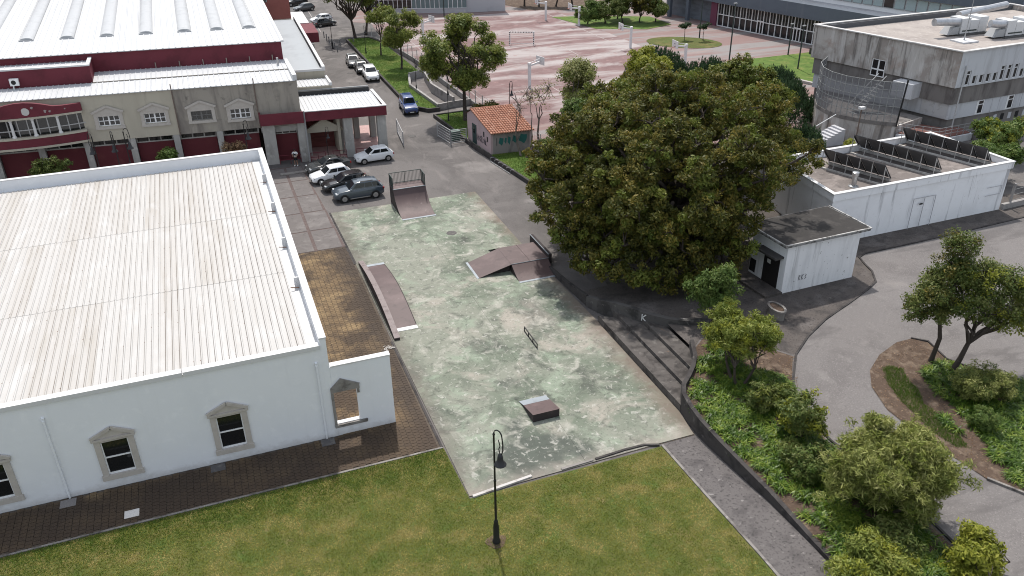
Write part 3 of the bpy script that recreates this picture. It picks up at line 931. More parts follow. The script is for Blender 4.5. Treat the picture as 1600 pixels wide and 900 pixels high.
for k in range(3):
    MB(MK).box(6.0 + k * .72, 6.6 + k * .72, 86.2, 86.24, 3.08, 3.42).build('pane', m_dark_glass, cl_)
m_dpipe = mat('rusty_pipe', (.16, .12, .10), rough=.7)
for u, m in ((-3.2, m_dpipe), (4.55, m_dpipe)):
    MB(MK).tube([(u, 85.9, 3.9), (u, 85.9, 9.0)], .06, 6).build('downpipe', m, mk)
MB(MK).tube([(8.95, 85.35, 0.0), (8.95, 85.35, 5.45)], .09, 6).build('downpipe', mat('grey_pipe', (.3, .3, .3), rough=.6), mk)
# trough band at the corner
tr = MB(MK)
tr.box(4.55, 8.85, 84.95, 85.1, 4.33, 5.5)
tr.box(4.55, 4.7, 85.1, 85.99, 4.33, 5.5)
tr.build('corner_band', m_maroon, mk)
MB(MK).box(4.7, 8.7, 85.1, 85.99, 4.4, 4.6).build('trough_floor', m_cream_st, mk)
# lower front roof
def ribbed(name, u0, u1, v0, v1, z0, z1, m, pitch_=.5, rib=.05, parent=mk, f=MK):
    b = MB(f)
    k = int((u1 - u0) / pitch_)
    prof = []
    for i in range(k):
        x = u0 + i * (u1 - u0) / k
        d = (u1 - u0) / k
        prof += [(x, 0), (x + d * .7, 0), (x + d * .78, rib), (x + d * .93, rib)]
    prof += [(u1, 0)]
    n = len(prof)
    v = [(x, v0, z0 + z) for x, z in prof] + [(x, v1, z1 + z) for x, z in prof] + [(x, v0, z0 - .06) for x, z in prof]
    b.add(v, [(i, i + 1, n + i + 1, n + i) for i in range(n - 1)] + [(2 * n + i, 2 * n + i + 1, i + 1, i) for i in range(n - 1)])
    return b.build(name, m, parent)
ribbed('front_roof', -40, 8.6, 85.85, 89.6, 8.5, 8.78, m_roofwhite, .5)
ribbed('front_roof', -10.4, 8.6, 89.55, 93.2, 8.84, 9.02, m_roofwhite, .5)
MB(MK).box(8.4, 8.8, 86.0, 93.4, 8.5, 9.05).build('roof_verge', m_cap, mk)
MB(MK).box(-10.4, 8.55, 89.5, 89.54, 8.72, 8.88).build('roof_step', m_cream_st, mk)
MB(MK).tube([(7.6, 91.2, 8.8), (7.6, 91.2, 9.7)], .12, 8).build('vent_pipe', mat('zinc', (.42, .42, .43), rough=.4, metal=.6), mk)
# maroon plant box on the left of the front roof
bx = MB(MK)
bx.box(-40, -10.4, 89.7, 89.95, 8.75, 10.45)
bx.box(-10.65, -10.4, 89.95, 93.2, 8.75, 10.45)
bx.build('plant_box', m_maroon, mk)
MB(MK).box(-40, -10.36, 89.66, 90.0, 10.45, 10.6).build('plant_box_cap', m_cap, mk)
MB(MK).box(-10.7, -10.36, 90.0, 93.2, 10.45, 10.6).build('plant_box_cap', m_cap, mk)
ribbed('plant_box_roof', -40, -10.7, 89.98, 93.2, 10.1, 10.25, m_roofwhite, .5)
# big shed
MB(MK).box(-60, 8.4, 93.2, 93.5, 8.4, 10.95).build('shed_band', m_maroon, mk)
MB(MK).box(8.1, 8.4, 93.5, 124, 4.0, 10.95).build('shed_side', m_maroon, mk)
for u in np.arange(-4.5, 8.3, 2.35):
    MB(MK).box(u, u + .08, 93.08, 93.19, 8.9, 9.6).build('bracket', m_cream_st, mk)
ribbed('shed_roof', -60, 8.5, 92.95, 124, 11.0, 12.75, m_roofwhite, .62, .05)
MB(MK).extrude([(92.9, 10.9), (92.9, 11.1), (124, 12.85), (124, 12.65)], 'x', 8.45, 8.65).build('shed_verge', m_cap, mk)
MB(MK).box(-60, 8.6, 123.8, 124.4, 12.7, 12.95).build('ridge_cap', m_cap, mk)
for k in range(9):
    uc = -24.8 + 3.95 * k + (0.0 if k < 7 else -.55 * (k - 6))
    b = MB(MK)
    n = 7
    v, f = [], []
    for j in range(2):
        vv = (99.3, 122.5)[j]
        z = 11.0 + 1.75 * (vv - 92.95) / 31.05
        for i in range(n):
            a = math.pi * i / (n - 1)
            v.append((uc - .68 * math.cos(a), vv, z + .06 + .26 * math.sin(a)))
    f += [(i, i + 1, n + i + 1, n + i) for i in range(n - 1)]
    f += [tuple(reversed(range(n)))]
    b.add(v, f)
    b.build('skylight', mat('skylight_shell', (.43, .44, .45), [((.38, .39, .4), 1.0, .5, .66)], rough=.35), mk, smooth=50)
    b2 = MB(MK).box(uc - .72, uc + .72, 99.15, 99.29, 11.3, 11.48)
    b2.build('skylight_curb', mat('curb_grey', (.4, .41, .42), rough=.5), mk)
# east strip
MB(MKs).box(8.75, 12.9, 95.6, 127, 0, 6.95).build('strip_wall', m_cream, mk)
MB(MKs).box(8.8, 12.6, 95.65, 127, 6.96, 7.02).build('strip_roof', m_roofgrey, mk)
MB(MKs).box(12.62, 12.95, 95.55, 127.3, 6.96, 7.42).build('strip_parapet', m_cap, mk)
MB(MKs).box(12.55, 12.615, 97.0, 126.8, 7.0, 7.36).build('strip_lining', mat('bitumen', (.03, .03, .032), rough=.8), mk)
MB(MKs).box(8.75, 12.61, 95.55, 95.63, 6.96, 7.2).build('strip_parapet', m_cap, mk)
# low block
MB(MK).box(8.76, 13.0, 92.2, 95.5, 0, 6.1).build('block_wall', m_cream, mk)
ribbed('block_roof', 8.8, 12.8, 92.3, 95.2, 6.14, 6.2, m_roofwhite, .4)
MB(MK).box(12.8, 13.05, 92.15, 95.5, 6.11, 6.45).build('block_cap', m_cap, mk)
# entrance canopy
cn = MB(MK)
cn.box(8.9, 17.35, 85.35, 85.55, 4.33, 5.32)
cn.box(17.15, 17.35, 85.55, 92.1, 4.33, 5.32)
cn.build('canopy_band', m_maroon, mk)
MB(MK).box(8.9, 17.15, 85.56, 92.1, 4.5, 4.7).build('canopy_soffit', m_cream, mk)
cc = MB(MK)
cc.box(8.86, 17.39, 85.31, 85.62, 5.32, 5.40)
cc.box(17.08, 17.39, 85.62, 92.14, 5.32, 5.40)
cc.build('canopy_cap', m_cap, mk)
ribbed('canopy_roof', 8.9, 17.05, 85.62, 91.7, 5.12, 5.3, m_roofwhite, .42)
MB(MK).box(8.9, 16.9, 91.72, 92.1, 5.0, 5.75).build('canopy_upstand', mat('bitumen2', (.035, .036, .038), rough=.8), mk)
MB(MK).box(8.9, 16.9, 92.11, 92.18, 5.0, 5.82).build('canopy_cap', m_cap, mk)
rp = MB(MK)
rp.box(13.1, 16.9, 94.6, 94.8, 3.2, 5.1)
rp.box(16.7, 16.9, 92.3, 94.6, 3.2, 5.1)
rp.build('rear_band', m_maroon, mk)
MB(MK).box(13.1, 16.7, 92.3, 94.6, 3.8, 4.0).build('rear_trough', mat('dark_moss', (.05, .02, .022), [((.09, .06, .05), 2, .5, .65)]), mk)
for u0, u1, v0 in ((12.85, 13.75, 85.6), (16.35, 17.25, 85.6), (13.0, 13.6, 91.3), (14.8, 15.4, 91.3), (16.6, 17.2, 91.3)):
    MB(MK).box(u0, u1, v0, v0 + .75, 0, 4.49).build('pillar', m_pillar, mk)
MB(MK).box(9.0, 17.25, 85.7, 96, -.01, .14).build('entrance_floor', mat('pink_tiles', (.40, .25, .235), [((.33, .2, .19), 1.0, .5, .65), ((.47, .33, .31), 3, .56, .7)], rough=.6), mk)
MB(MK).box(9.02, 12.3, 89.5, 89.7, .14, 4.49).build('entrance_wall', mat('maroon_tiles', (.16, .05, .045), [((.11, .035, .032), (.3, .3, 3), .5, .6)], rough=.7), mk)
MB(MK).box(12.32, 12.6, 86.5, 95, .14, 4.49).build('entrance_wall', m_cream, mk)
MB(MK).extrude([(9.1, 2.6), (12.9, 2.6), (12.9, 2.9), (11.0, 4.0), (9.1, 2.9)], 'y', 86.9, 87.2).build('entrance_gable', m_cream, mk)
MB(MK).box(9.15, 9.5, 86.9, 87.2, .14, 2.59).build('gable_post', m_pillar, mk)
MB(MK).box(12.45, 12.85, 86.9, 87.2, .14, 2.59).build('gable_post', m_pillar, mk)
for (u0, u1) in ((5.95, 8.1), (9.1, 10.6), (11.4, 12.8), (13.8, 16.3)):
    rr = MB(MK)
    for z in (.45, .95):
        rr.beam((u0, 85.3, z), (u1, 85.3, z), .05, .05)
    for k in range(3):
        u = u0 + (u1 - u0) * k / 2
        rr.beam((u, 85.3, 0), (u, 85.3, .97), .05, .05)
    rr.build('red_railing', m_maroon, mk)
# far red canopy at the north door
MB(MKs).box(12.95, 16.1, 129.5, 137, 3.1, 4.5).build('north_canopy', m_maroon, mk)
MB(MKs).box(12.0, 15.6, 137, 147, 3.5, 4.6).build('north_block', m_cap, mk)
MB(MKs).box(12.98, 15.2, 128.5, 136.5, 0, 3.09).build('north_wall', m_pillar, mk)
MB(MKs).box(8.75, 12.8, 127.05, 137, 0, 6.0).build('north_wall', m_cream, mk)
# curved balcony bay with columns
bay = []
def bo(u):
    return 86 - .45 - 1.25 * max(0.0, 1 - ((u + 18.6) / 7.2) ** 2)
ub = list(np.linspace(-25.6, -11.5, 19))
def bayband(name, off0, off1, zlo, zhi, m):
    b = MB(MK)
    v, f = [], []
    for u in ub:
        zl = zlo(u) if callable(zlo) else zlo
        zh = zhi(u) if callable(zhi) else zhi
        v += [(u, bo(u) + off0, zl), (u, bo(u) + off1, zl), (u, bo(u) + off1, zh), (u, bo(u) + off0, zh)]
    for i in range(len(ub) - 1):
        a, c = i * 4, i * 4 + 4
        f += [(a, a + 1, c + 1, c), (a + 1, a + 2, c + 2, c + 1), (a + 2, a + 3, c + 3, c + 2), (a + 3, a, c, c + 3)]
    f += [(3, 2, 1, 0), tuple(len(v) - 4 + i for i in range(4))]
    b.add(v, f)
    return b.build(name, m, mk)
arch = lambda u: 7.95 + .65 * max(0, math.cos((u + 16.6) / 2.9 * math.pi / 2)) * (abs(u + 16.6) < 2.9)
bayband('bay_fascia', .0, .3, 7.2, arch, m_maroon)
bayband('bay_cornice', -.06, .35, 7.02, 7.19, m_cream)
bayband('bay_parapet', -.05, .2, 4.35, 5.15, m_maroon)
bayband('bay_cornice', -.12, .3, 5.16, 5.32, m_cream)
bayband('bay_cornice', -.12, .3, 4.15, 4.34, m_cream)
m_alu = mat('aluminium', (.36, .36, .36), rough=.45, metal=.3)
bayband('bay_frame', .55, .6, 5.33, 7.0, m_dark_glass)
fb = MB(MK)
for u in np.arange(-25, -11.6, .86):
    fb.box(u - .05, u + .05, bo(u) + .48, bo(u) + .54, 5.33, 7.0)
fb.build('bay_mullions', m_alu, mk)
bayband('bay_transom', .47, .53, 5.85, 5.95, m_alu)
for u in (-23.0, -20.6, -17.7, -15.85, -13.75):
    MB(MK).lathe([(.2, 5.33), (.2, 5.45), (.14, 5.5), (.12, 6.85), (.19, 6.92), (.19, 7.01)], u, bo(u) + .15, 10).build('bay_column', mat('white_plaster', (.62, .61, .6), rough=.8), mk)
q = MB(MK)
q.add([(-16.2 + .36 * math.cos(a), bo(-16.2) - .03, 7.75 + .36 * math.sin(a)) for a in np.linspace(0, 2 * math.pi, 17)[:-1]], [tuple(range(16))])
q.build('medallion', mat('medallion_stone', (.5, .48, .46), rough=.8), mk)
for u, z, s in ((-15.6, 8.05, .16), (-14.6, 7.6, .2), (-14.2, 7.55, .14), (-12.9, 7.62, .1)):
    q = MB(MK)
    q.add([(u + s * (1.3 if i % 2 else .7) * math.cos(a), bo(u) - .012, z + s * (.8 if i % 3 else .45) * math.sin(a)) for i, a in enumerate(np.linspace(0, 2 * math.pi, 10)[:-1])], [tuple(range(9))])
    q.build('peeled_patch', mat('peeled_plaster', (.32, .27, .26), rough=.9), mk)
# air conditioner on the plant box
ac = thing('air_conditioner', 'white air conditioning unit on the maroon plant box of the market roof', 'air conditioner', MK((-17.3, 89.4, 8.9)))
MB(MK).box(-17.7, -16.9, 89.2, 89.6, 9.1, 9.75).build('case', m_pvc, ac)
f_ = MB(MK)
f_.add([(-17.35 + .22 * math.cos(a), 89.19, 9.43 + .22 * math.sin(a)) for a in np.linspace(0, 2 * math.pi, 13)[:-1]], [tuple(range(12))])
f_.build('fan', m_black, ac)
MB(MK).box(-17.5, -17.42, 89.2, 89.7, 8.75, 9.1).build('foot', m_pvc, ac)
# ---- pink apartment block behind the shed
m_pinkred = mat('brick_pink', (.30, .11, .095), [((.25, .09, .08), .5, .5, .66)], rough=.85)
ap = thing('apartment_block', 'brick pink apartment block behind the white shed roof', 'building', (-20, 136, 0))
MB().box(-50, 14, 133.2, 145, 0, 16).build('wall', m_pinkred, ap)
for k in range(14):
    x = -47 + k * 4.3
    for z in (8.6, 11.6):
        wd = MB().box(x, x + 1.9, 133.06, 133.19, z, z + 1.9).build('window', m_alu, ap)
        for j in range(2):
            MB().box(x + .1 + j * .88, x + .9 + j * .88, 133.0, 133.05, z + .1, z + 1.8).build('pane', m_dark_glass, wd)
# ------------------------------------------------------------------ skate park pieces
m_ramp = mat('ramp_board', (0.088, 0.058, 0.057), [((0.118, 0.08, 0.078), .6, .5, .66), ((0.058, 0.038, 0.038), 1.4, .55, .7, .8), ((0.26, 0.215, 0.205), 2.2, .66, .75, .7)], rough=.6, spec=.4)
m_steel = mat('steel_plate', (0.27, 0.30, 0.325), [((0.21, 0.23, 0.25), 2, .5, .66)], rough=.5, metal=.2)
m_rampside = mat('ramp_side', (0.035, 0.028, 0.028), [((0.06, 0.048, 0.046), 1.5, .5, .66)], rough=.8)
zs0 = .03
qp = thing('quarter_pipe', 'brown quarter pipe with grey railed platform next to parked cars', 'skate ramp', (15.9, 69, zs0))
X0, X1 = 14.35, 17.42
arc = [(66.95 + 3.05 * math.sin(a) / math.sin(1.15), zs0 + 1.65 * (1 - math.cos(a)) / (1 - math.cos(1.15))) for a in np.linspace(0, 1.15, 9)]
sd = arc + [(71.45, 1.68), (71.45, zs0)]
for x0, x1 in ((X0, X0 + .06), (X1 - .06, X1)):
    MB().extrude(sd, 'x', x0, x1).build('side_panel', m_rampside, qp)
MB().box(X0 + .06, X1 - .06, 71.4, 71.45, zs0, 1.67).build('back_panel', m_rampside, qp)
b = MB()
n = len(arc)
b.add([(X0 + .01, y, z + .012) for y, z in arc] + [(X1 - .01, y, z + .012) for y, z in arc], [(i, n + i, n + i + 1, i + 1) for i in range(n - 1)])
b.build('riding_surface', m_ramp, qp, smooth=40)
MB().box(X0 - .02, X1 + .02, 66.72, 66.97, zs0, zs0 + .03).build('base_plate', m_steel, qp)
MB().box(X0, X1, 70.0, 71.46, 1.69, 1.75).build('platform', m_ramp, qp)
MB().tube([(X0, 70.0, 1.73), (X1, 70.0, 1.73)], .04, 8).build('coping', m_steel, qp)
m_railg = mat('rail_green', (0.045, 0.06, 0.058), rough=.5, metal=.2)
for a, c in (((X0 + .03, 70.05), (X0 + .03, 71.42)), ((X0 + .03, 71.42), (X1 - .03, 71.42)), ((X1 - .03, 71.42), (X1 - .03, 70.05))):
    r = MB()
    A_, B_ = Vector(a), Vector(c)
    L_ = (B_ - A_).length
    for z in (1.83, 2.82):
        r.beam((*a, z), (*c, z), .05, .05)
    k = max(2, int(L_ / .13))
    for i in range(k + 1):
        p = A_ + (B_ - A_) * i / k
        t = .05 if i in (0, k // 2, k) else .022
        r.beam((p.x, p.y, 1.75), (p.x, p.y, 2.82), t, t)
    r.build('railing', m_railg, qp)

hb = thing('arched_box', 'long low brown arched skate box beside the brown block pavement', 'skate ramp', (10.1, 54, zs0))
N_ = 12
ys = [48.85 + 10.1 * i / N_ for i in range(N_ + 1)]
hz = lambda y: zs0 + .62 * math.sin(math.pi * (y - 48.85) / 10.1)
for k in range(4):
    b = MB()
    yy = ys[k * 3:(k + 1) * 3 + 1]
    v = [(9.42, y, hz(y) + .012) for y in yy] + [(10.85, y, hz(y) + .012) for y in yy]
    m_ = len(yy)
    b.add(v, [(i, m_ + i, m_ + i + 1, i + 1) for i in range(m_ - 1)])
    b.build('riding_panel', m_ramp, hb, smooth=40)
for x0, x1 in ((9.36, 9.415), (10.855, 10.91)):
    MB().extrude([(y, hz(y)) for y in ys] + [(ys[-1], zs0), (ys[0], zs0)], 'x', x0, x1).build('side_panel', m_rampside, hb)
MB().box(9.4, 10.9, 48.45, 48.87, zs0, zs0 + .03).build('base_plate', m_cap, hb)
MB().box(9.4, 10.9, 58.92, 59.25, zs0, zs0 + .03).build('base_plate', m_steel, hb)
lz = lambda y: .03 + .85 * math.sin(math.pi * min(1, max(0, (y - 46.9) / 13.4))) ** .8
yl = list(np.linspace(47.4, 59.8, 14))
b = MB()
v = []
for y in yl:
    v += [(8.98, y, zs0), (9.34, y, zs0), (9.34, y, lz(y)), (8.98, y, lz(y))]
f = []
for i in range(len(yl) - 1):
    a, c = i * 4, i * 4 + 4
    f += [(a, a + 1, c + 1, c), (a + 1, a + 2, c + 2, c + 1), (a + 2, a + 3, c + 3, c + 2), (a + 3, a, c, c + 3)]
f += [(3, 2, 1, 0), tuple(len(v) - 4 + i for i in range(4))]
b.add(v, f)
b.build('grind_ledge', [m_rampside], hb)
b = MB()
v = []
for y in yl:
    v += [(8.96, y, lz(y) + .004), (9.36, y, lz(y) + .004), (9.36, y, lz(y) + .05), (8.96, y, lz(y) + .05)]
b.add(v, f)
b.build('ledge_top', mat('ledge_top', (.20, .165, .16), [((.12, .09, .088), 2, .5, .65)], rough=.6), hb)

fb_ = thing('fun_box', 'brown fun box with two ramps and a flat top below the oak', 'skate ramp', (20.5, 55, zs0))
zt = .72
b = MB()
b.add([(17.15, 53.85, zs0 + .012), (19.82, 53.85, zt), (19.82, 56.95, zt), (17.15, 56.7, zs0 + .012)], [(0, 1, 2, 3)])
b.build('side_ramp', m_ramp, fb_)
MB().box(19.83, 21.4, 53.86, 57.0, zt - .05, zt).build('top_panel', m_ramp, fb_)
MB().box(21.42, 22.95, 53.86, 57.0, zt - .05, zt).build('top_panel', m_ramp, fb_)
fr = [(53.85 - 1.7 * t, zs0 + .012 + (zt - zs0 - .02) * (1 - t) ** 1.5) for t in np.linspace(0, 1, 6)]
b = MB()
b.add([(19.84, y, z) for y, z in fr] + [(22.9, y, z) for y, z in fr], [(i, i + 1, 7 + i - 0, 6 + i) for i in range(5)])
b.build('front_ramp', m_ramp, fb_, smooth=40)
bk = [(57.0 + 1.3 * t, zs0 + .012 + (zt - zs0 - .02) * (1 - t)) for t in (0, 1)]
b = MB()
b.add([(19.84, bk[0][0], bk[0][1]), (22.6, bk[0][0], bk[0][1]), (22.4, bk[1][0], bk[1][1]), (19.4, bk[1][0], bk[1][1])], [(0, 1, 2, 3)])
b.build('back_ramp', m_ramp, fb_)
tri = [(17.3, zs0), (19.8, zs0), (19.8, zt - .03)]
for y in (54.15, 56.6):
    MB().extrude(tri, 'y', y, y + .05).build('frame_board', m_rampside, fb_)
for y in (56.9, 54.0):
    MB().box(19.84, 22.84, y, y + .05, zs0, zt - .06).build('frame_board', m_rampside, fb_)
for x in (19.86, 22.85):
    MB().extrude([(y, z - .03) for y, z in fr] + [(53.85, zs0)], 'x', x, x + .04).build('frame_board', m_rampside, fb_)

MB().box(16.98, 17.17, 53.8, 56.75, zs0, zs0 + .025).build('base_plate', m_steel, fb_)
MB().box(19.8, 22.95, 51.95, 52.17, zs0, zs0 + .025).build('base_plate', m_steel, fb_)
le = MB().box(22.97, 23.25, 53.9, 57.9, .05, 1.0)
le.build('side_ledge', m_rampside, fb_)
MB().tube([(22.97, 53.9, 1.02), (22.97, 57.9, 1.02)], .035, 6).build('ledge_pipe', m_steel, fb_)
MB().tube([(19.84, 53.86, zt + .01), (22.95, 53.86, zt + .01)], .028, 6).build('coping', m_steel, fb_)

gr_ = thing('grind_rail', 'short dark flat grind rail in the middle of the green slab', 'skate rail', (17.55, 44.2, zs0))
MB().beam((17.6, 43.0, zs0 + .33), (17.6, 45.4, zs0 + .33), .06, .06).build('bar', m_black, gr_)
for y in (43.03, 43.8, 44.6, 45.37):
    MB().beam((17.6, y, zs0), (17.6, y, zs0 + .3), .05, .05).build('post', m_black, gr_)
MB().box(17.56, 17.64, 43.0, 45.4, zs0, zs0 + .02).build('foot_plate', m_black, gr_)

kk = thing('kicker_ramp', 'small brown kicker ramp with blue steel lip near the lawn', 'skate ramp', (15.2, 36.8, zs0))
MB().extrude([(35.75, zs0), (35.75, .56), (37.3, .2), (37.85, zs0 + .03), (37.85, zs0)], 'x', 14.4, 16.05).build('body', m_rampside, kk)
MB().add([(14.38, 35.73, .575), (16.07, 35.73, .575), (16.07, 37.25, .22), (14.38, 37.25, .22)], [(0, 1, 2, 3)]).build('riding_surface', m_ramp, kk)
MB().add([(14.38, 37.26, .222), (16.07, 37.26, .222), (16.1, 37.95, zs0 + .012), (14.35, 37.95, zs0 + .012)], [(0, 1, 2, 3)]).build('steel_lip', m_steel, kk)

# ------------------------------------------------------------------ street lamps
def make_lamp(label, loc, rz=0.0, hgt=6.9, group='black street lamps'):
    s = hgt / 6.9
    t = thing('street_lamp', label, 'street lamp', loc, group, rz)
    MB().lathe([(.20 * s, 0), (.20 * s, .12), (.15 * s, .22), (.14 * s, 1.0 * s), (.10 * s, 1.3 * s), (.11 * s, 1.35 * s), (.07 * s, 1.42 * s)], n=10).build('base', m_black, t, local=True, smooth=40)
    p = MB().lathe([(.06 * s, 1.42 * s), (.05 * s, 3.8 * s), (.065 * s, 3.82 * s), (.065 * s, 3.9 * s), (.045 * s, 3.92 * s), (.042 * s, 6.5 * s), (.06 * s, 6.52 * s), (.06 * s, 6.6 * s)], n=8)
    p.build('pole', m_black, t, local=True, smooth=40)
    pts = [(0, 0, 6.5 * s)] + [(.23 * s * (1 - math.cos(a)), 0, 6.58 * s + .30 * s * math.sin(a)) for a in np.linspace(0, math.pi, 9)] + [(.50 * s, 0, 6.2 * s), (.50 * s, 0, 5.85 * s), (.43 * s, 0, 5.62 * s), (.34 * s, 0, 5.58 * s)]
    MB().tube(pts, .032 * s, 6).build('crook', m_black, t, local=True)
    MB().tube([(.33 * s, 0, 5.6 * s), (.27 * s, 0, 5.85 * s), (.34 * s, 0, 6.05 * s), (.26 * s, 0, 6.35 * s)], .025 * s, 6).build('hanger', m_black, t, local=True)
    MB().lathe([(.27 * s, 4.98 * s), (.29 * s, 5.0 * s), (.25 * s, 5.08 * s), (.15 * s, 5.2 * s), (.13 * s, 5.42 * s), (.10 * s, 5.56 * s), (.03 * s, 5.64 * s)], .34 * s, 0, 14).build('lamp_shade', mat('lamp_shade', (.03, .031, .034), rough=.4), t, local=True, smooth=40)
    return t
near_lamp = make_lamp('tall black crook-top street lamp standing on the lawn in front', (9.3, 27.8, .01), -1.0)
dirt = MB().prism([(9.3 + .5 * math.cos(a) * (1 + .2 * math.sin(3 * a)), 27.8 + .45 * math.sin(a)) for a in np.linspace(0, 2 * math.pi, 15)[:-1]], .005, .03).build('bare_earth', m_soil)
structure(dirt)
def lamp_copy(label, loc, rz, s):
    c = copy_tree(near_lamp)
    c.location = loc
    c.rotation_euler = (0, 0, rz)
    c.scale = (s, s, s)
    c['label'] = label
lamp_copy('black street lamp on the planter lawn left of the pink house', (26.35, 92.6, .3), .9, .62)
lamp_copy('black street lamp on the street lawn near the concrete ramp', (26.1, 106.5, .36), .5, .62)
lamp_copy('black street lamp on the street lawn behind the parked white car', (24.4, 130.8, .36), .5, .62)
lamp_copy('black street lamp beside the bollards at the far end of the street', (20.4, 137.8, 0), .5, .8)
lamp_copy('black street lamp left of the first pedimented market window', (-10.3, 80, 0), 2.4, 1.03)
lamp_copy('left of the paired black lamps before the first pedimented market window', (-8.6, 80, 0), 2.0, 1.02)
lamp_copy('right of the paired black lamps before the first pedimented market window', (-7.7, 80.3, 0), .6, 1.03)
lamp_copy('black street lamp in front of the fourth pedimented market window', (2.7, 80, 0), .6, .97)
lamp_copy('thin black street lamp before the entrance canopy behind the dark sedan', (10.6, 82.9, 0), .3, .62)
lamp_copy('black street lamp behind the pink house facing the school court', (31.9, 86.6, .0), .3, .85)

# ------------------------------------------------------------------ cars
m_tyre = mat('tyre', (0.02, 0.02, 0.021), rough=.85)
m_rim = mat('rim', (0.42, 0.43, 0.44), rough=.3, metal=.8)
m_cglass = glassmat('car_glass', (0.012, 0.015, 0.018), .04)
m_hlamp = glassmat('headlamp', (0.55, 0.57, 0.58), .1)
m_tlamp = glassmat('taillamp', (0.22, 0.012, 0.012), .15)
m_plate = mat('number_plate', (0.62, 0.62, 0.6), rough=.5)
m_trim = mat('black_trim', (0.025, 0.025, 0.026), rough=.6)
def car_paint(name, c, rough=.22):
    return mat(name, c, (), rough=rough, spec=.5, coat=.8)
KINDS = {
    # L, W, H, belt z, bonnet z, ground clearance, wheel r, front axle, rear axle, windscreen base/top x, rear window top/base x (fractions from rear)
    'hatch': (4.06, 1.75, 1.46, .93, .86, .20, .31, .81, .17, .70, .53, .14, .03),
    'suv': (4.75, 1.93, 1.72, 1.10, 1.05, .26, .37, .81, .19, .71, .57, .12, .03),
    'wagon': (4.60, 1.80, 1.50, .95, .88, .20, .32, .80, .19, .70, .53, .13, .03),
    'sedan': (4.50, 1.78, 1.44, .92, .88, .19, .31, .81, .18, .69, .53, .28, .12),
    'fourwheel': (4.65, 1.80, 1.85, 1.15, 1.10, .32, .39, .82, .20, .69, .60, .08, .02),
}
def make_car(kind, paint, label, loc, rz, group, roof_rails=False, sill=None):
    L_, W, H, zb, zh, gc, wr, fa, ra, wx0, wx1, rx1, rx0 = KINDS[kind]
    t = thing('parked_car', label, 'car', loc, group, rz)
    X = lambda fr: -L_ / 2 + fr * L_
    hw = W / 2
    st_ = [(0.0, .38, zb - .12, .86), (.025, gc + .06, zb - .03, .93), (.09, gc, zb, .98), (.30, gc, zb, 1.0), (.55, gc, zb - .01, 1.0), (wx0 + .02, gc, zb - .01, .995), (.84, gc, zh - .03, .98), (.93, gc + .02, zh - .11, .94), (.98, gc + .06, zh - .22, .86), (1.0, .34, zh - .34, .74)]
    if kind == 'sedan':
        st_[2] = (.09, gc, zb + .02, .97)
    b = MB()
    v, f = [], []
    for fr, z0, z1, wf in st_:
        w = hw * wf
        half = [(.78 * w, z0), (.95 * w, z0 + .07), (w, z0 + .3 * (z1 - z0)), (.985 * w, z0 + .75 * (z1 - z0)), (.90 * w, z1), (.45 * w, z1 + .035)]
        ring = half + [(-y, z) for y, z in reversed(half)]
        v += [(X(fr), y, z) for y, z in ring]
    m_ = 12
    for i in range(len(st_) - 1):
        for k in range(m_):
            k2 = (k + 1) % m_
            f.append((i * m_ + k, (i + 1) * m_ + k, (i + 1) * m_ + k2, i * m_ + k2))
    f += [tuple(range(m_)), tuple(reversed(range((len(st_) - 1) * m_, len(st_) * m_)))]
    b.add(v, f)
    # cabin
    wb_, wt_ = hw * .90, hw * .70
    zr = H - .05
    zl = zb - .02
    bot = [(X(rx0), wb_ * .93), (X(wx0), wb_ * .94)]
    top = [(X(rx1), wt_), (X(wx1), wt_)]
    v = [(bot[0][0], -bot[0][1], zl), (bot[1][0], -bot[1][1], zl), (bot[1][0], bot[1][1], zl), (bot[0][0], bot[0][1], zl),
         (top[0][0], -wt_, zr - .03), (top[1][0], -wt_, zr - .02), (top[1][0], wt_, zr - .02), (top[0][0], wt_, zr - .03)]
    xm0, xm1 = top[0][0] * .8 + top[1][0] * .2, top[0][0] * .25 + top[1][0] * .75
    v += [(xm0, -wt_ * .85, H), (xm1, -wt_ * .85, H), (xm1, wt_ * .85, H), (xm0, wt_ * .85, H)]
    b.add(v, [(0, 1, 5, 4), (1, 2, 6, 5), (2, 3, 7, 6), (3, 0, 4, 7), (4, 5, 9, 8), (5, 6, 10, 9), (6, 7, 11, 10), (7, 4, 8, 11), (8, 9, 10, 11)])
    body = b.build('body', paint, t, local=True, smooth=38)
    bv = body.modifiers.new('rounded edges', 'BEVEL')
    bv.width = .055
    bv.segments = 3
    bv.limit_method = 'ANGLE'
    bv.angle_limit = math.radians(28)
    V = [Vector(p) for p in v]
    def pane(name, a, b_, c, d, u0, u1, w0, w1, off=.012, parent=t):
        """glass patch on the bilinear face a b c d (a-b bottom, d-c top)"""
        def at(u, w):
            return a.lerp(b_, u).lerp(d.lerp(c, u), w)
        nrm = (b_ - a).cross(d - a).normalized() * off
        q = [at(u0, w0) + nrm, at(u1, w0) + nrm, at(u1, w1) + nrm, at(u0, w1) + nrm]
        return MB().add([tuple(p) for p in q], [(0, 1, 2, 3)]).build(name, m_cglass, parent, local=True)
    pane('windscreen', V[1], V[2], V[6], V[5], .05, .95, .10, .94)
    pane('rear_window', V[3], V[0], V[4], V[7], .08, .92, .30, .92)
    for (a, b_, c, d, flip) in ((V[0], V[1], V[5], V[4], False), (V[2], V[3], V[7], V[6], True)):
        sp_ = ((.06, .26), (.285, .54), (.56, .90)) if kind in ('suv', 'wagon', 'fourwheel') else ((.14, .50), (.53, .90))
        if flip:
            sp_ = tuple((1 - q, 1 - p) for p, q in sp_)
        for u0, u1 in sp_:
            pane('side_window', a, b_, c, d, u0, u1, .22, .90)
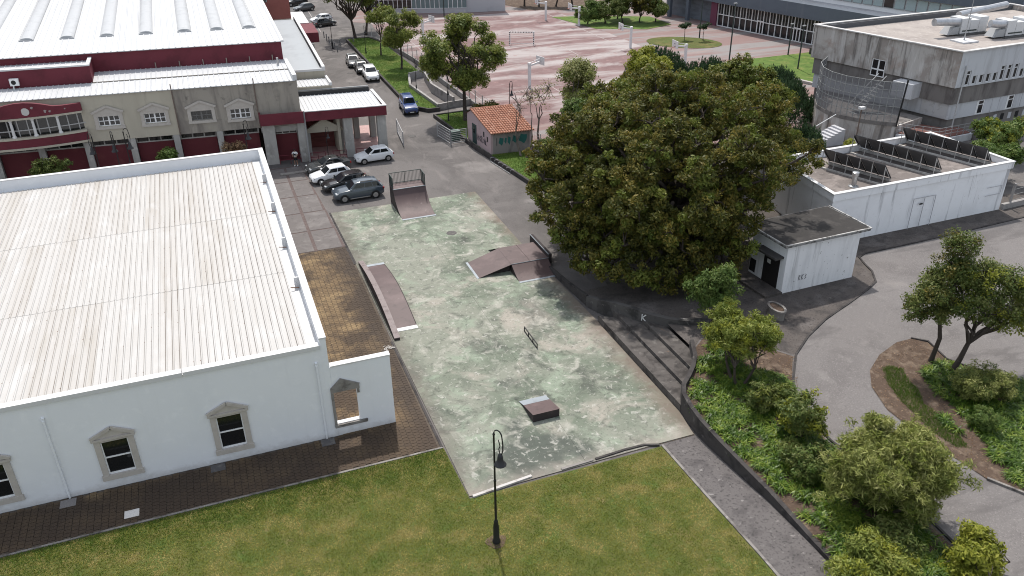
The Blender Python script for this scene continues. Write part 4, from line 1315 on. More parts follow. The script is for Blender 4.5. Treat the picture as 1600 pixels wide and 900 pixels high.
    for fr in (fa, ra):
        for s in (-1, 1):
            ar = MB().tube([(X(fr), s * (hw - .12), wr), (X(fr), s * (hw + .006), wr)], wr * 1.17, 16)
            ar.build('wheel_arch', m_trim, t, local=True)
            wh = MB().tube([(0, s * -.11, 0), (0, s * .11, 0)], wr, 16).build('wheel', m_tyre, t, local=True)
            wh.location = (X(fr), s * (hw - .085), wr)
            rm = MB()
            for k in range(5):
                a = 2 * math.pi * k / 5
                rm.beam((0, s * .118, 0), (wr * .62 * math.cos(a), s * .118, wr * .62 * math.sin(a)), .085, .012, up=(0, 1, 0))
            rm.tube([(0, s * .105, 0), (0, s * .113, 0)], wr * .66, 12)
            rm.build('rim', m_rim, wh, local=True)
    for s in (-1, 1):
        MB().box(X(.915), X(.968), s * hw * .55 - .0, s * hw * .88, zh - .26, zh - .12).build('headlight', m_hlamp, t, local=True) if s > 0 else MB().box(X(.915), X(.968), -hw * .88, -hw * .55, zh - .26, zh - .12).build('headlight', m_hlamp, t, local=True)
        y0, y1 = sorted((s * hw * .62, s * hw * .93))
        MB().box(X(.0) - .01, X(.03), y0, y1, zb - .26, zb - .1).build('taillight', m_tlamp, t, local=True)
        MB().box(X(wx0) - .28, X(wx0) - .12, *sorted((s * hw * .93, s * (hw + .14))), zb + .0, zb + .13).build('mirror', paint, t, local=True)
    MB().box(X(1.0) - .03, X(1.0) + .02, -hw * .55, hw * .55, .36, .56).build('grille', m_trim, t, local=True)
    MB().box(X(1.0) + .02, X(1.0) + .03, -.26, .26, .40, .51).build('number_plate', m_plate, t, local=True)
    MB().box(X(0) - .03, X(0) - .004, -.26, .26, .58, .69).build('number_plate', m_plate, t, local=True)
    if roof_rails:
        for s in (-1, 1):
            MB().beam((xm0, s * wt_ * .9, H + .02), (xm1, s * wt_ * .9, H + .02), .04, .04).build('roof_rail', m_trim, t, local=True)
    if sill:
        for s in (-1, 1):
            MB().box(X(.30), X(.70), *sorted((s * hw * .97, s * (hw + .02))), gc + .02, gc + .10).build('sill_trim', sill, t, local=True)
    return t
P_white = car_paint('paint_white', (.72, .73, .74))
P_black = car_paint('paint_black', (.012, .012, .013))
P_dgrey = car_paint('paint_dark_grey', (.045, .048, .05))
P_blueg = car_paint('paint_blue_grey', (.045, .062, .08))
P_blue = car_paint('paint_blue', (.02, .05, .17))
P_silver = car_paint('paint_silver', (.33, .34, .35))
GA, GB, GC_ = 'cars parked before the market hall', 'cars parked along the street', 'cars at the far end of the street'
PI = math.pi
make_car('suv', P_blueg, 'blue-grey sport utility car nearest the quarter pipe', (11.75, 73.75, 0), PI + .04, GA, True, m_rim)
make_car('wagon', P_black, 'black estate car between blue-grey and white cars', (11.05, 76.6, 0), PI + .10, GA, True)
make_car('hatch', P_white, 'white hatchback parked left, in front of the black estate car', (10.1, 79.2, 0), PI + .14, GA)
make_car('sedan', P_dgrey, 'dark grey sedan nearest the market pillars', (10.3, 82.0, 0), PI + .16, GA)
make_car('hatch', P_white, 'white hatchback with black windows standing alone right of the row', (15.3, 83.2, 0), PI + .08, GA)
make_car('fourwheel', P_blue, 'blue off-road car on the street by the kerb', (23.2, 99.4, 0), -PI / 2 - .06, GB, True)
make_car('suv', P_white, 'white crossover, nearest of three cars along the kerb', (22.15, 116.8, 0), -PI / 2 - .05, GB)
make_car('hatch', P_black, 'black car in the middle of three parked along the kerb', (21.75, 121.2, 0), -PI / 2 - .05, GB)
make_car('wagon', P_dgrey, 'grey car, farthest of three parked along the kerb', (21.35, 125.6, 0), -PI / 2 - .05, GB)
make_car('hatch', P_black, 'black hatchback beside the far trees at the end of the street', (22.3, 156.8, 0), .3, GC_)
make_car('hatch', P_white, 'white car just behind the black hatchback at the far end', (22.2, 160.4, 0), PI + .3, GC_)
make_car('hatch', P_dgrey, 'dark hatchback parked nose left at the top of the street', (20.9, 173.4, 0), PI + .3, GC_)
make_car('suv', P_black, 'black van-like car, farthest up the street', (20.2, 180.2, 0), PI + .3, GC_)
# ------------------------------------------------------------------ people
m_skin = mat('skin', (.33, .19, .13), rough=.6)
m_tshirt = mat('white_cotton', (.70, .70, .70), rough=.9)
m_shorts = mat('black_cotton', (.015, .015, .017), rough=.9)
m_hair = mat('dark_hair', (.02, .015, .012), rough=.8)
def skinned(name, verts, edges, radii, m, parent, sub=2):
    me = bpy.data.meshes.new(name)
    bm = bmesh.new()
    ly = bm.verts.layers.skin.verify()
    bv = [bm.verts.new(p) for p in verts]
    for a, b in edges:
        bm.edges.new((bv[a], bv[b]))
    for i, r in enumerate(radii):
        bv[i][ly].radius = r if isinstance(r, tuple) else (r, r)
        bv[i][ly].use_root = (i == 0)
    bm.to_mesh(me)
    bm.free()
    me.materials.append(m)
    o = bpy.data.objects.new(name, me)
    COL.objects.link(o)
    o.parent = parent
    md = o.modifiers.new('skin', 'SKIN')
    md.use_smooth_shade = True
    ss = o.modifiers.new('subdivision', 'SUBSURF')
    ss.levels = ss.render_levels = sub
    return o
def person(label, loc, rz, arms, lean=0.0, bag=False):
    t = thing('person', label, 'person', loc, None, rz)
    # facing local -y
    V = [(0, 0, .95), (0, 0, 1.12), (0, -lean * .5, 1.32), (0, -lean, 1.46), (0, -lean, 1.54), (0, -lean - .02, 1.63), (0, -lean - .02, 1.74)]
    E = [(0, 1), (1, 2), (2, 3), (3, 4), (4, 5), (5, 6)]
    Rr = [(.15, .11), (.14, .10), (.17, .11), (.13, .08), .052, (.072, .09), (.06, .075)]
    for s in (-1, 1):
        b = len(V)
        V += [(s * .10, 0, .88), (s * .12, -.03, .50), (s * .13, .02, .10), (s * .14, -.05, .045), (s * .15, -.17, .035)]
        E += [(0, b), (b, b + 1), (b + 1, b + 2), (b + 2, b + 3), (b + 3, b + 4)]
        Rr += [.085, .06, .042, .045, .032]
    for s in (-1, 1):
        b = len(V)
        el, wr = arms[0 if s < 0 else 1]
        sh = (s * .19, -lean, 1.42)
        V += [sh, el, wr]
        E += [(3, b), (b, b + 1), (b + 1, b + 2)]
        Rr += [.055, .042, .032]
        # hand: palm and five fingers
        w_, e_ = Vector(wr), Vector(el)
        d = (w_ - e_).normalized()
        sd_ = d.cross(Vector((0, 0, 1)))
        sd_ = sd_.normalized() if sd_.length > .1 else Vector((0, 1, 0))
        pm = w_ + d * .07
        c = len(V)
        V.append(tuple(pm))
        E.append((b + 2, c))
        Rr.append((.035, .018))
        for k, (o_, ln) in enumerate(((-.030, .07), (-.010, .08), (.010, .078), (.030, .06))):
            V.append(tuple(pm + d * ln + sd_ * o_ + Vector((0, -.012, 0))))
            E.append((c, len(V) - 1))
            Rr.append(.009)
        V.append(tuple(w_ + d * .06 + sd_ * .055))
        E.append((b + 2, len(V) - 1))
        Rr.append(.010)
    skinned('body', V, E, Rr, m_skin, t, 1)
    sv = [(0, 0, .90), (0, 0, 1.12), (0, -lean * .5, 1.32), (0, -lean, 1.47)]
    se = [(0, 1), (1, 2), (2, 3)]
    sr = [(.185, .14), (.18, .135), (.205, .145), (.14, .10)]
    for s in (-1, 1):
        el = Vector(arms[0 if s < 0 else 1][0])
        sh = Vector((s * .20, -lean, 1.42))
        b = len(sv)
        sv += [tuple(sh), tuple(sh.lerp(el, .75))]
        se += [(3, b), (b, b + 1)]
        sr += [.085, .085]
    skinned('shirt', sv, se, sr, m_tshirt, t, 1)
    pv, pe, pr = [(0, 0, .93)], [], [(.165, .125)]
    for s in (-1, 1):
        b = len(pv)
        pv += [(s * .10, 0, .84), (s * .115, -.025, .55)]
        pe += [(0, b), (b, b + 1)]
        pr += [.115, .095]
    skinned('shorts', pv, pe, pr, m_shorts, t, 1)
    h = MB()
    hz_ = 1.69
    v, f = [], []
    for i in range(6):
        for k in range(10):
            th, ph = math.pi / 2 * i / 5 * 1.15, 2 * math.pi * k / 10
            v.append((.088 * math.sin(th) * math.cos(ph), -lean + .012 + .108 * math.sin(th) * math.sin(ph), hz_ + .125 * math.cos(th)))
    for i in range(5):
        for k in range(10):
            f.append((i * 10 + k, (i + 1) * 10 + k, (i + 1) * 10 + (k + 1) % 10, i * 10 + (k + 1) % 10))
    h.add(v, f)
    h.build('hair', m_hair, t, local=True, smooth=60)
    fc = MB()
    for s in (-1, 1):
        fc.lathe([(.004, 1.655), (.012, 1.664), (.004, 1.673)], s * .03, -lean - .108, 6)
    fc.build('eyes', m_black, t, local=True)
    ns = MB().add([(-.012, -lean - .10, 1.655), (.012, -lean - .10, 1.655), (0, -lean - .135, 1.615), (-.016, -lean - .10, 1.605), (.016, -lean - .10, 1.605)], [(0, 2, 1), (0, 3, 2), (1, 2, 4), (3, 4, 2)])
    ns.build('nose', m_skin, t, local=True)
    for s in (-1, 1):
        MB().box(s * .14 - .045, s * .14 + .045, -.22, .06, 0, .085).build('shoe', m_tshirt, t, local=True)
    if bag:
        MB().tube([(-.16, -.13, 1.45), (-.02, -.165, 1.28), (.15, -.15, 1.10), (.17, 0, 1.05), (.0, .16, 1.25), (-.15, .1, 1.46), (-.16, -.13, 1.45)], .026, 6).build('bag_strap', m_shorts, t, local=True)
        MB().box(-.10, .12, -.235, -.16, 1.18, 1.34).build('bag', m_shorts, t, local=True)
    return t
person('person in white shirt and black shorts with shoulder bag before the maroon door', (7.45, 84.7, .01), -.35, (((-.30, -.03, 1.16), (-.20, -.20, 1.10)), ((.30, -.03, 1.16), (.18, -.22, 1.14))), .03, True)
person('person in white shirt standing between the black estate car and the blue-grey car', (12.6, 75.2, 0), 1.0, (((-.29, .0, 1.15), (-.28, -.06, .92)), ((.29, -.02, 1.15), (.26, -.14, .96))), .10)

# ------------------------------------------------------------------ pink house with tiled roof
m_pink = mat('pink_render', (.44, .34, .345), [((.36, .275, .28), (.8, .8, .3), .5, .66, .7), ((.22, .19, .18), (1, 1, .5), .62, .74, .6)], rough=.9)
m_greywall = mat('grey_stained', (.27, .245, .235), [((.16, .145, .138), (1, 1, .4), .48, .64, .85), ((.29, .26, .25), 1, .56, .7, .7)], rough=.92)
m_tile = mat('roof_tile', (.34, .155, .10), [((.44, .25, .18), 2.5, .5, .65), ((.22, .095, .065), 1.0, .52, .68, .8), ((.15, .09, .065), 4, .62, .72, .7)], rough=.8)
m_green_door = mat('green_door', (.03, .055, .055), rough=.5)
ph = thing('pink_house', 'small pink house with orange tiled roof and graffiti', 'building', (29, 82, .3))
hx = lambda y: 27.1 - .12 * (y - 79.4)           # left wall line
def HP(p):
    return (p[0] - .11 * (p[1] - 79.4), p[1] - .06 * (p[0] - 27.1), p[2])
Wd, Dp = 4.5, 6.0
xa, xb, ya, yb = 27.1, 31.6, 79.4, 85.4
ze, zr_, yr, zk = 2.75, 4.0, 84.2, 3.35
g_ = MB(HP)
g_.extrude([(ya, .2), (yb, .2), (yb, zk - .1), (yr, zr_ - .1), (ya, ze - .1)], 'x', xa, xa + .22)
g_.build('gable_wall', m_pink, ph)
MB(HP).extrude([(ya, .2), (yb, .2), (yb, zk - .1), (yr, zr_ - .1), (ya, ze - .1)], 'x', xb - .22, xb).build('gable_wall', m_pink, ph)
MB(HP).box(xa + .22, xb - .22, ya, ya + .2, .2, ze - .12).build('front_wall', m_greywall, ph)
MB(HP).box(xa + .22, xb - .22, yb - .2, yb, .2, zk - .12).build('rear_wall', m_pink, ph)
MB(HP).box(xa - .12, xa - .001, ya - .1, yb + .1, .2, .34).build('plinth', m_kerb, ph)
rf = MB(HP)
rf.add([(xa - .15, ya - .35, ze - .16), (xb + .15, ya - .35, ze - .16), (xb + .15, yr, zr_ - .06), (xa - .15, yr, zr_ - .06), (xa - .15, yb + .25, zk - .16), (xb + .15, yb + .25, zk - .16)], [(0, 1, 2, 3), (3, 2, 5, 4)])
roof = rf.build('roof', mat('roof_under', (.12, .06, .05), rough=.9), ph)
tl = MB(HP)
ncol, nrow = 17, 13
pw = (xb - xa + .3) / ncol
for c in range(ncol):
    for r in range(nrow):
        for (y0, y1, z0, z1, rows_) in ((ya - .38, yr, ze - .15, zr_ - .04, nrow),):
            t0, t1 = r / rows_, (r + 1.12) / rows_
            x0 = xa - .15 + c * pw
            lft = .04 + rng.uniform(0, .02)
            v = []
            for t_, up in ((t0, .05), (min(1, t1), .0)):
                for i in range(5):
                    a = math.pi * i / 4
                    v.append((x0 + pw / 2 - pw * .42 * math.cos(a), y0 + (y1 - y0) * t_, z0 + (z1 - z0) * t_ + up + .11 * math.sin(a)))
            tl.add(v, [(i, i + 1, 6 + i, 5 + i) for i in range(4)] + [(4, 3, 2, 1, 0)])
stuff(tl.build('roof_tiles', m_tile, roof))
MB(HP).tube([(xa - .15, yr, zr_ + .0), (xb + .15, yr, zr_ + .0)], .11, 8).build('ridge_tiles', m_tile, roof)
d_ = MB(HP).box(xa - .04, xa - .001, 83.0, 84.05, .36, 2.5).build('door', m_green_door, ph)
MB(HP).box(xa - .06, xa - .041, 83.35, 83.75, 1.5, 2.3).build('door_pane', m_dark_glass, d_)
for y, z in ((81.0, 1.75), (80.1, 1.45)):
    MB(HP).box(xa - .03, xa - .001, y, y + .28, z, z + .55).build('vent_window', m_dark_glass, ph)
gm = mat('graffiti_black', (.05, .05, .06), rough=.8)
gt = mat('graffiti_teal', (.03, .13, .12), rough=.8)
def letters(root, pts, P, th, m, name='graffiti_mark'):
    b = MB()
    for a, c in pts:
        b.beam(P(*a), P(*c), th, .012)
    return b.build(name, m, root)
GP = lambda u, z: HP((xa - .012, 82.9 - u, z))
strokes = []
word = {'A': [((0, 0), (.25, 1)), ((.25, 1), (.5, 0)), ((.1, .4), (.4, .4))], 'S': [((.45, .9), (0, .75)), ((0, .75), (.45, .35)), ((.45, .35), (0, .05))], 'R': [((0, 0), (0, 1)), ((0, 1), (.4, .8)), ((.4, .8), (0, .5)), ((0, .5), (.45, 0))], 'K': [((0, 0), (0, 1)), ((0, .5), (.4, 1)), ((0, .5), (.45, 0))], '3': [((0, 1), (.4, .8)), ((.4, .8), (.1, .5)), ((.1, .5), (.4, .25)), ((.4, .25), (0, 0))], 'N': [((0, 0), (0, 1)), ((0, 1), (.4, 0)), ((.4, 0), (.4, 1))], 'O': [((0, .2), (0, .8)), ((0, .8), (.4, .8)), ((.4, .8), (.4, .2)), ((.4, .2), (0, .2))]}
u0 = .1
for ch, sc in (('A', .75), ('S', .65), ('K', .7), ('R', .75), ('O', .6), ('N', .7), ('K', .5)):
    for a, c in word[ch]:
        strokes.append(((u0 + a[0] * sc, .95 + a[1] * sc), (u0 + c[0] * sc, .95 + c[1] * sc)))
    u0 += .5 * sc
letters(ph, strokes, GP, .06, gm)
FP = lambda u, z: HP((27.6 + u, ya - .012, z))
gb = MB()
for (u, z, w_, h_) in ((.3, 1.15, .65, 1.0), (.95, 1.3, .3, .8), (1.3, 1.15, .4, 1.05), (1.8, 1.3, .65, .95), (2.5, 1.15, 1.1, 1.2)):
    n_ = 9
    gb.add([FP(u + w_ / 2 + w_ * .5 * (1 if i % 2 else .75) * math.cos(a), z + h_ / 2 + h_ * .5 * (1 if i % 2 else .7) * math.sin(a)) for i, a in enumerate(np.linspace(0, 2 * math.pi, n_ + 1)[:-1])], [tuple(range(n_))])
gb.build('graffiti_mark', gt, ph)
strokes = [((.1, 1.2), (.1, 2.1)), ((2.35, 1.4), (2.6, 2.0)), ((2.6, 2.0), (3.0, 1.5)), ((1.8, 1.5), (2.1, 2.1))]
letters(ph, strokes, FP, .09, gm)

# ------------------------------------------------------------------ gates, racks, bollards
m_galv = mat('galvanised', (.34, .35, .36), rough=.45, metal=.4)
def leaf_gate(label, a, b, h0, h1, n, group='open white street gates'):
    t = thing('street_gate', label, 'gate', (a[0], a[1], 0), group)
    f = MB()
    for p in (a, b):
        f.beam((*p, 0), (*p, h1), .09, .09)
    for z in (h0, h1 - .04):
        f.beam((*a, z), (*b, z), .06, .06)
    f.build('frame', mat('gate_white', (.38, .38, .38), rough=.5), t)
    for k in range(n):
        z = h0 + (h1 - h0) * (k + 1) / (n + 1)
        MB().beam((*a, z), (*b, z), .03, .03).build('bar', m_galv, t)
leaf_gate('open white gate leaf standing alone beyond the lone white hatchback', (19.85, 91.6), (19.35, 86.6), .15, 1.6, 4)
leaf_gate('open white gate leaf at the kerb left of the pink house', (23.75, 88.3), (24.3, 85.0), .15, 1.7, 4)
leaf_gate('white gate panel between the street and the pink house', (24.35, 85.0), (26.2, 85.2), .15, 1.6, 6)
bn = thing('green_bin', 'small green waste container behind the street gate', 'bin', (25.2, 86.4, 0))
MB().extrude([(24.8, 0), (25.7, 0), (25.8, 1.0), (24.7, 1.0)], 'y', 86.0, 86.7).build('body', mat('bin_green', (.05, .09, .075), rough=.6), bn)
MB().extrude([(24.65, 1.0), (25.85, 1.0), (25.75, 1.12), (24.75, 1.12)], 'y', 85.95, 86.75).build('lid', mat('bin_lid', (.12, .17, .15), rough=.6), bn)
br = thing('bicycle_rack', 'low metal bicycle rack along the kerb below the pink house', 'bicycle rack', (26.9, 76.5, 0))
MB().beam((26.55, 78.2, .06), (27.2, 74.0, .06), .05, .05).build('rail', m_galv, br)
for k in range(6):
    tt = k / 5
    x, y = 26.55 + .65 * tt, 78.2 - 4.2 * tt
    MB().tube([(x, y, .05), (x + .05, y, .42), (x + .45, y + .07, .42), (x + .5, y + .07, .05)], .025, 5).build('hoop', m_galv, br)
for k, (x, y) in enumerate(((20.5, 147.0), (20.55, 144.6), (20.6, 142.4), (20.65, 140.2), (20.7, 137.6), (20.75, 135.4), (21.9, 139.6), (24.2, 139.8))):
    o = MB().lathe([(.09, 0), (.09, .85), (.11, .87), (.11, .95), (.05, 1.02)], x, y, 8).build('bollard', mat('bollard_grey', (.22, .22, .22), rough=.5, metal=.3))
    tag(o, ('farthest grey bollard of the row across the far street end', 'second farthest grey bollard of the row across the street', 'third farthest grey bollard of the row across the street', 'third nearest grey bollard of the row across the street', 'second nearest grey bollard of the row across the street', 'nearest grey bollard of the row across the street', 'lone grey bollard right of the bollard row', 'grey bollard beside the corner of the street lawn')[k], 'bollard', 'bollards across the street')
# market-side fence of dark posts and mesh rails
fn = thing('dark_fence', 'dark wire fence on thin posts in front of the market hall', 'fence', (-10, 82, 0))
for u in np.arange(-24, 4.5, 1.9):
    MB(MK).beam((u, 81.2, 0), (u, 81.2, 2.6), .06, .06).build('post', m_black, fn)
for z in (.3, 1.4, 2.55):
    MB(MK).beam((-24, 81.2, z), (3.8, 81.2, z), .03, .03).build('rail', m_black, fn)

# ------------------------------------------------------------------ fence and ramp walls beside the street lawn
cf = thing('court_fence', 'grey mesh fence on a concrete base between street lawn and court', 'fence', (29.6, 118, 0))
fl = [(27.6, 141.5), (28.8, 137), (29.6, 130.5), (30.25, 124.6), (30.6, 117.5), (30.75, 110.4), (31.05, 104), (31.35, 97.5), (31.6, 90.0), (31.9, 80.5), (33.2, 74.5), (36, 70)]
MB().ribbon(fl, .22, -.01, .62).build('base_wall', mat('fence_base', (.3, .285, .27), [((.17, .16, .15), .8, .5, .66)], rough=.9), cf)
m_mesh = mat('mesh_wire', (.30, .31, .31), rough=.6, metal=.3)
for i in range(len(fl) - 1):
    a, b = Vector(fl[i]), Vector(fl[i + 1])
    L_ = (b - a).length
    n_ = max(1, round(L_ / 2.2))
    for k in range(n_):
        p = a + (b - a) * k / n_
        MB().beam((p.x, p.y, .62), (p.x, p.y, 2.2), .08, .08).build('post', mat('post_pale', (.42, .42, .41), rough=.6), cf)
    w_ = MB()
    for z in (.75, 1.1, 1.45, 1.8, 2.15):
        w_.beam((a.x, a.y, z), (b.x, b.y, z), .018, .018)
    q = int(L_ / .35)
    for k in range(q):
        p = a + (b - a) * (k + .5) / q
        w_.beam((p.x, p.y, .64), (p.x, p.y, 2.15), .012, .012)
    w_.build('mesh_panel', m_mesh, cf)
rw = thing('ramp_walls', 'concrete access ramp walls sunk in the street lawn', 'ramp', (28, 106, 0))
m_rc = mat('ramp_concrete', (.29, .275, .265), [((.17, .16, .155), .7, .5, .66), ((.38, .36, .35), 2, .56, .7)], rough=.9)
for ln, z1 in (([(27.0, 114.0), (29.3, 115.0), (30.3, 115)], .95), ([(27.0, 114.0), (25.85, 108.9), (26.75, 98.2)], .75), ([(28.9, 112.5), (28.1, 106), (28.9, 98.8)], 1.3), ([(26.75, 98.2), (28.9, 98.8), (31.2, 98.9)], .8)):
    MB().ribbon(ln, .3, -.01, z1).build('wall', m_rc, rw)
MB().prism([(26.1, 108.8), (26.9, 98.5), (28.7, 98.9), (27.95, 106), (28.7, 112.4), (27.2, 113.6)], .0, .12).build('ramp_floor', m_grey_pave, rw)

# ------------------------------------------------------------------ court furniture
m_hoopw = mat('hoop_white', (.70, .70, .70), rough=.5)
m_orange = mat('rim_orange', (.45, .08, .03), rough=.5)
def hoop(label, base, d):
    """base: foot of the post; d: unit vector from the post towards the court"""
    rz = math.atan2(d[1], d[0])
    t = thing('basketball_hoop', label, 'basketball hoop', (base[0], base[1], 0), 'basketball hoops on the court', rz)
    MB().box(-.16, .16, -.16, .16, 0, 3.1).build('post', m_hoopw, t, local=True)
    a = MB().beam((0, 0, 2.95), (1.75, 0, 3.25), .16, .22)
    a.beam((0, 0, 3.3), (1.75, 0, 3.7), .06, .06)
    a.box(-.19, .19, -.19, .19, 3.1, 3.35)
    a.build('arm', m_hoopw, t, local=True)
    bd = MB().box(1.76, 1.82, -.9, .9, 2.9, 3.95).build('backboard', mat('board_white', (.66, .66, .66), rough=.5), t, local=True)
    f = MB()
    for y0, y1, z0, z1 in ((-.3, .3, 3.1, 3.14), (-.3, .3, 3.5, 3.54), (-.3, -.26, 3.14, 3.5), (.26, .3, 3.14, 3.5)):
        f.box(1.822, 1.83, y0, y1, z0, z1)
    f.build('target_square', m_black, bd, local=True)
    r = MB().tube([(2.07 + .23 * math.cos(a), .23 * math.sin(a), 3.05) for a in np.linspace(-math.pi, math.pi, 15)], .018, 5)
    r.build('rim', m_orange, t, local=True)
    return t
nd = lambda x, y: (x / math.hypot(x, y), y / math.hypot(x, y))
hoop('white basketball hoop nearest the dark conifer hedge', (66.0, 105.2), nd(-1, .06))
hoop('second white basketball hoop, just beyond the hedge', (64.6, 119.4), nd(-1, .06))
hoop('third white basketball hoop, near the bushy clump', (64.4, 138.6), nd(-1, .06))
hoop('farthest white basketball hoop, beside the dark pines', (60.9, 145.6), nd(-1, .06))
hoop('white basketball hoop on the court side of the street fence', (35.3, 137.0), nd(1, .3))
hoop('basketball hoop seen above the street lamp, right of the big street tree', (41.0, 103.5), nd(1, .25))
go = thing('goal', 'white football goal frame with black bands on the court', 'goal', (49.3, 128.5, 0))
fr_ = MB()
gA, gB = Vector((47.6, 129.0)), Vector((51.1, 127.2))
gd = Vector((-(gB - gA).y, (gB - gA).x)).normalized() * 1.2
for p in (gA, gB):
    fr_.beam((p.x, p.y, 0), (p.x, p.y, 2.1), .1, .1)
    q = p + gd
    fr_.beam((q.x, q.y, 0), (q.x, q.y, 2.0), .05, .05)
    fr_.beam((p.x, p.y, 2.06), (q.x, q.y, 2.0), .05, .05)
    fr_.beam((p.x, p.y, .03), (q.x, q.y, .03), .05, .05)
fr_.beam((gA.x, gA.y, 2.05), (gB.x, gB.y, 2.05), .1, .1)
fr_.beam((gA.x + gd.x, gA.y + gd.y, 2.0), (gB.x + gd.x, gB.y + gd.y, 2.0), .05, .05)
fr_.beam((gA.x + gd.x, gA.y + gd.y, .03), (gB.x + gd.x, gB.y + gd.y, .03), .05, .05)
fr_.build('frame', m_hoopw, go)
bb = MB()
for p in (gA, gB):
    for k in range(6):
        bb.beam((p.x, p.y, .2 + k * .34), (p.x, p.y, .36 + k * .34), .108, .108)
for k in range(9):
    a_, b_ = gA + (gB - gA) * (k + .1) / 9, gA + (gB - gA) * (k + .5) / 9
    bb.beam((a_.x, a_.y, 2.05), (b_.x, b_.y, 2.05), .108, .108)
bb.build('bands', m_black, go)
def pole(label, x, y, h, m=m_railg):
    t = thing('light_pole', label, 'light pole', (x, y, 0), 'tall light poles around the school')
    MB().lathe([(.11, 0), (.10, h * .5), (.06, h)], x, y, 8).build('pole', m, t)
    MB().box(x - .25, x + .25, y - .12, y + .12, h, h + .14).build('lamp_head', m_galv, t)
pole('tall grey light pole on the lawn left of the low plaza wall', 73.1, 104.5, 8.5)
pole('grey light pole behind the round lawn', 78.6, 121.5, 6.5)
pole('dark light pole between the pines and the bushy clump', 68.5, 143.0, 8.0)
pole('thin grey light pole at the corner of the green lawn', 80.4, 98.0, 6.0)
pole('thin grey pole before the glazed school front', 84.4, 105.6, 4.6)
pole('grey light pole before the white school wing', 44.5, 156.0, 8.0)
wbn = MB().box(87.8, 88.5, 104.4, 105.0, 0, .95).build('waste_bin', mat('bin_dark', (.05, .05, .045), rough=.8))
tag(wbn, 'dark waste bin at the edge of the green lawn', 'bin')
# ------------------------------------------------------------------ white school wing at the top
sw = thing('school_wing', 'white school wing with rows of framed windows behind the court', 'building', (44, 163, 0))
A0, A1, A2 = Vector((31.5, 165.0)), Vector((49.8, 158.6)), Vector((57.3, 157.4))
def face(A, B):
    d = (B - A).normalized()
    n = Vector((d.y, -d.x))
    return lambda u, o, z: (A.x + d.x * u - n.x * o, A.y + d.y * u - n.y * o, z)
m_paleconc = mat('pale_render', (.46, .46, .48), [((.38, .375, .39), .3, .5, .66)], rough=.85)
F1 = face(A0, A1)
L1 = (A1 - A0).length
b = MB()
b.prism([tuple(A0), tuple(A1), (52, 172), (34, 178)], 0, .8)
b.prism([tuple(A0), tuple(A1), (52, 172), (34, 178)], 6.8, 8.0)
b.build('plinth_and_roof', m_paleconc, sw)
b = MB()
b.prism([tuple(A1 + Vector((.02, .3))), (A2.x, A2.y), (58.5, 170), (52, 171.9)], 0, 8.0)
b.build('end_wall', m_paleconc, sw)
m_teal_glass = glassmat('teal_glass', (.13, .19, .20), .12)
nb = 11
for k in range(nb):
    for j, (z0, z1) in enumerate(((.85, 2.6), (2.65, 4.6), (4.65, 6.75))):
        u0_, u1_ = L1 * k / nb, L1 * (k + 1) / nb
        wf = MB()
        for (a, c, d, e) in ((u0_, u1_, z0, z0 + .1), (u0_, u1_, z1 - .1, z1), (u0_, u0_ + .1, z0 + .1, z1 - .1), ((u0_ + u1_) / 2 - .05, (u0_ + u1_) / 2 + .05, z0 + .1, z1 - .1)):
            wf.add([F1(a, -.05, d), F1(c, -.05, d), F1(c, -.05, e), F1(a, -.05, e), F1(a, .1, d), F1(c, .1, d), F1(c, .1, e), F1(a, .1, e)], [(0, 1, 2, 3), (4, 0, 3, 7), (1, 5, 6, 2), (3, 2, 6, 7), (0, 4, 5, 1)])
        wo_ = wf.build('window', m_pvc, sw)
        dk = (j == 0 and k in (1, 2, 3, 4)) or (j == 1 and k == 3)
        pn = MB().add([F1(u0_ + .08, .0, z0 + .05), F1(u1_ - .02, .0, z0 + .05), F1(u1_ - .02, .0, z1 - .05), F1(u0_ + .08, .0, z1 - .05)], [(0, 1, 2, 3)])
        pn.build('pane', m_dark_glass if dk else m_teal_glass, wo_)

# ------------------------------------------------------------------ blue-grey school building, upper right
sb_ = thing('school_building', 'blue-grey school building with long glazed ground floor', 'building', (95, 115, 0))
S0, S1 = Vector((85.1, 134.8)), Vector((92.1, 109.6))
sdir = (S1 - S0).normalized()
SF = face(S0, S1)        # outward side is to the left (towards the court)
def SFi(p):
    return SF(p[0], p[1], p[2])
m_bluegrey = mat('bluegrey_cladding', (.105, .125, .155), [((.085, .10, .125), (.1, .1, .4), .5, .66, .7), ((.15, .165, .19), (.8, .8, .05), .55, .7, .5)], rough=.6)
m_curtain = mat('school_interior', (.02, .02, .022), [((.06, .055, .05), (.6, .6, .5), .58, .7, .8)], rough=.15, spec=.5)
MB(SFi).box(6.0, 60, .3, .5, 0, 4.0).build('glazing', m_curtain, sb_)
mu = MB(SFi)
for z, hgt in ((0.0, .12), (1.95, .12), (3.8, .1)):
    mu.box(6.0, 46, .12, .28, z, z + hgt)
mu.build('transoms', m_pvc, sb_)
k = 0
for u in np.arange(6.0, 46, .62):
    big = (k % 2 == 0)
    z0_ = .12 if big else 2.07
    MB(SFi).box(u - .05, u + .05, .10, .27, z0_, 3.8).build('mullion', m_pvc if big else m_alu, sb_)
    k += 1
for u in (14.8, 22.2):
    dd = MB(SFi)
    for x in (u, u + .62, u + 1.24):
        dd.box(x - .06, x + .06, .02, .099, .12, 2.1)
    dd.box(u - .06, u + 1.3, .02, .099, 2.1, 2.22)
    dd.build('door', m_pvc, sb_)
MB(SFi).box(6.0, 70, -1.0, .9, 4.05, 6.2).build('fascia', m_bluegrey, sb_)
MB(SFi).box(6.0, 70, .9, 1.1, 4.05, 6.0).build('soffit', m_bluegrey, sb_)
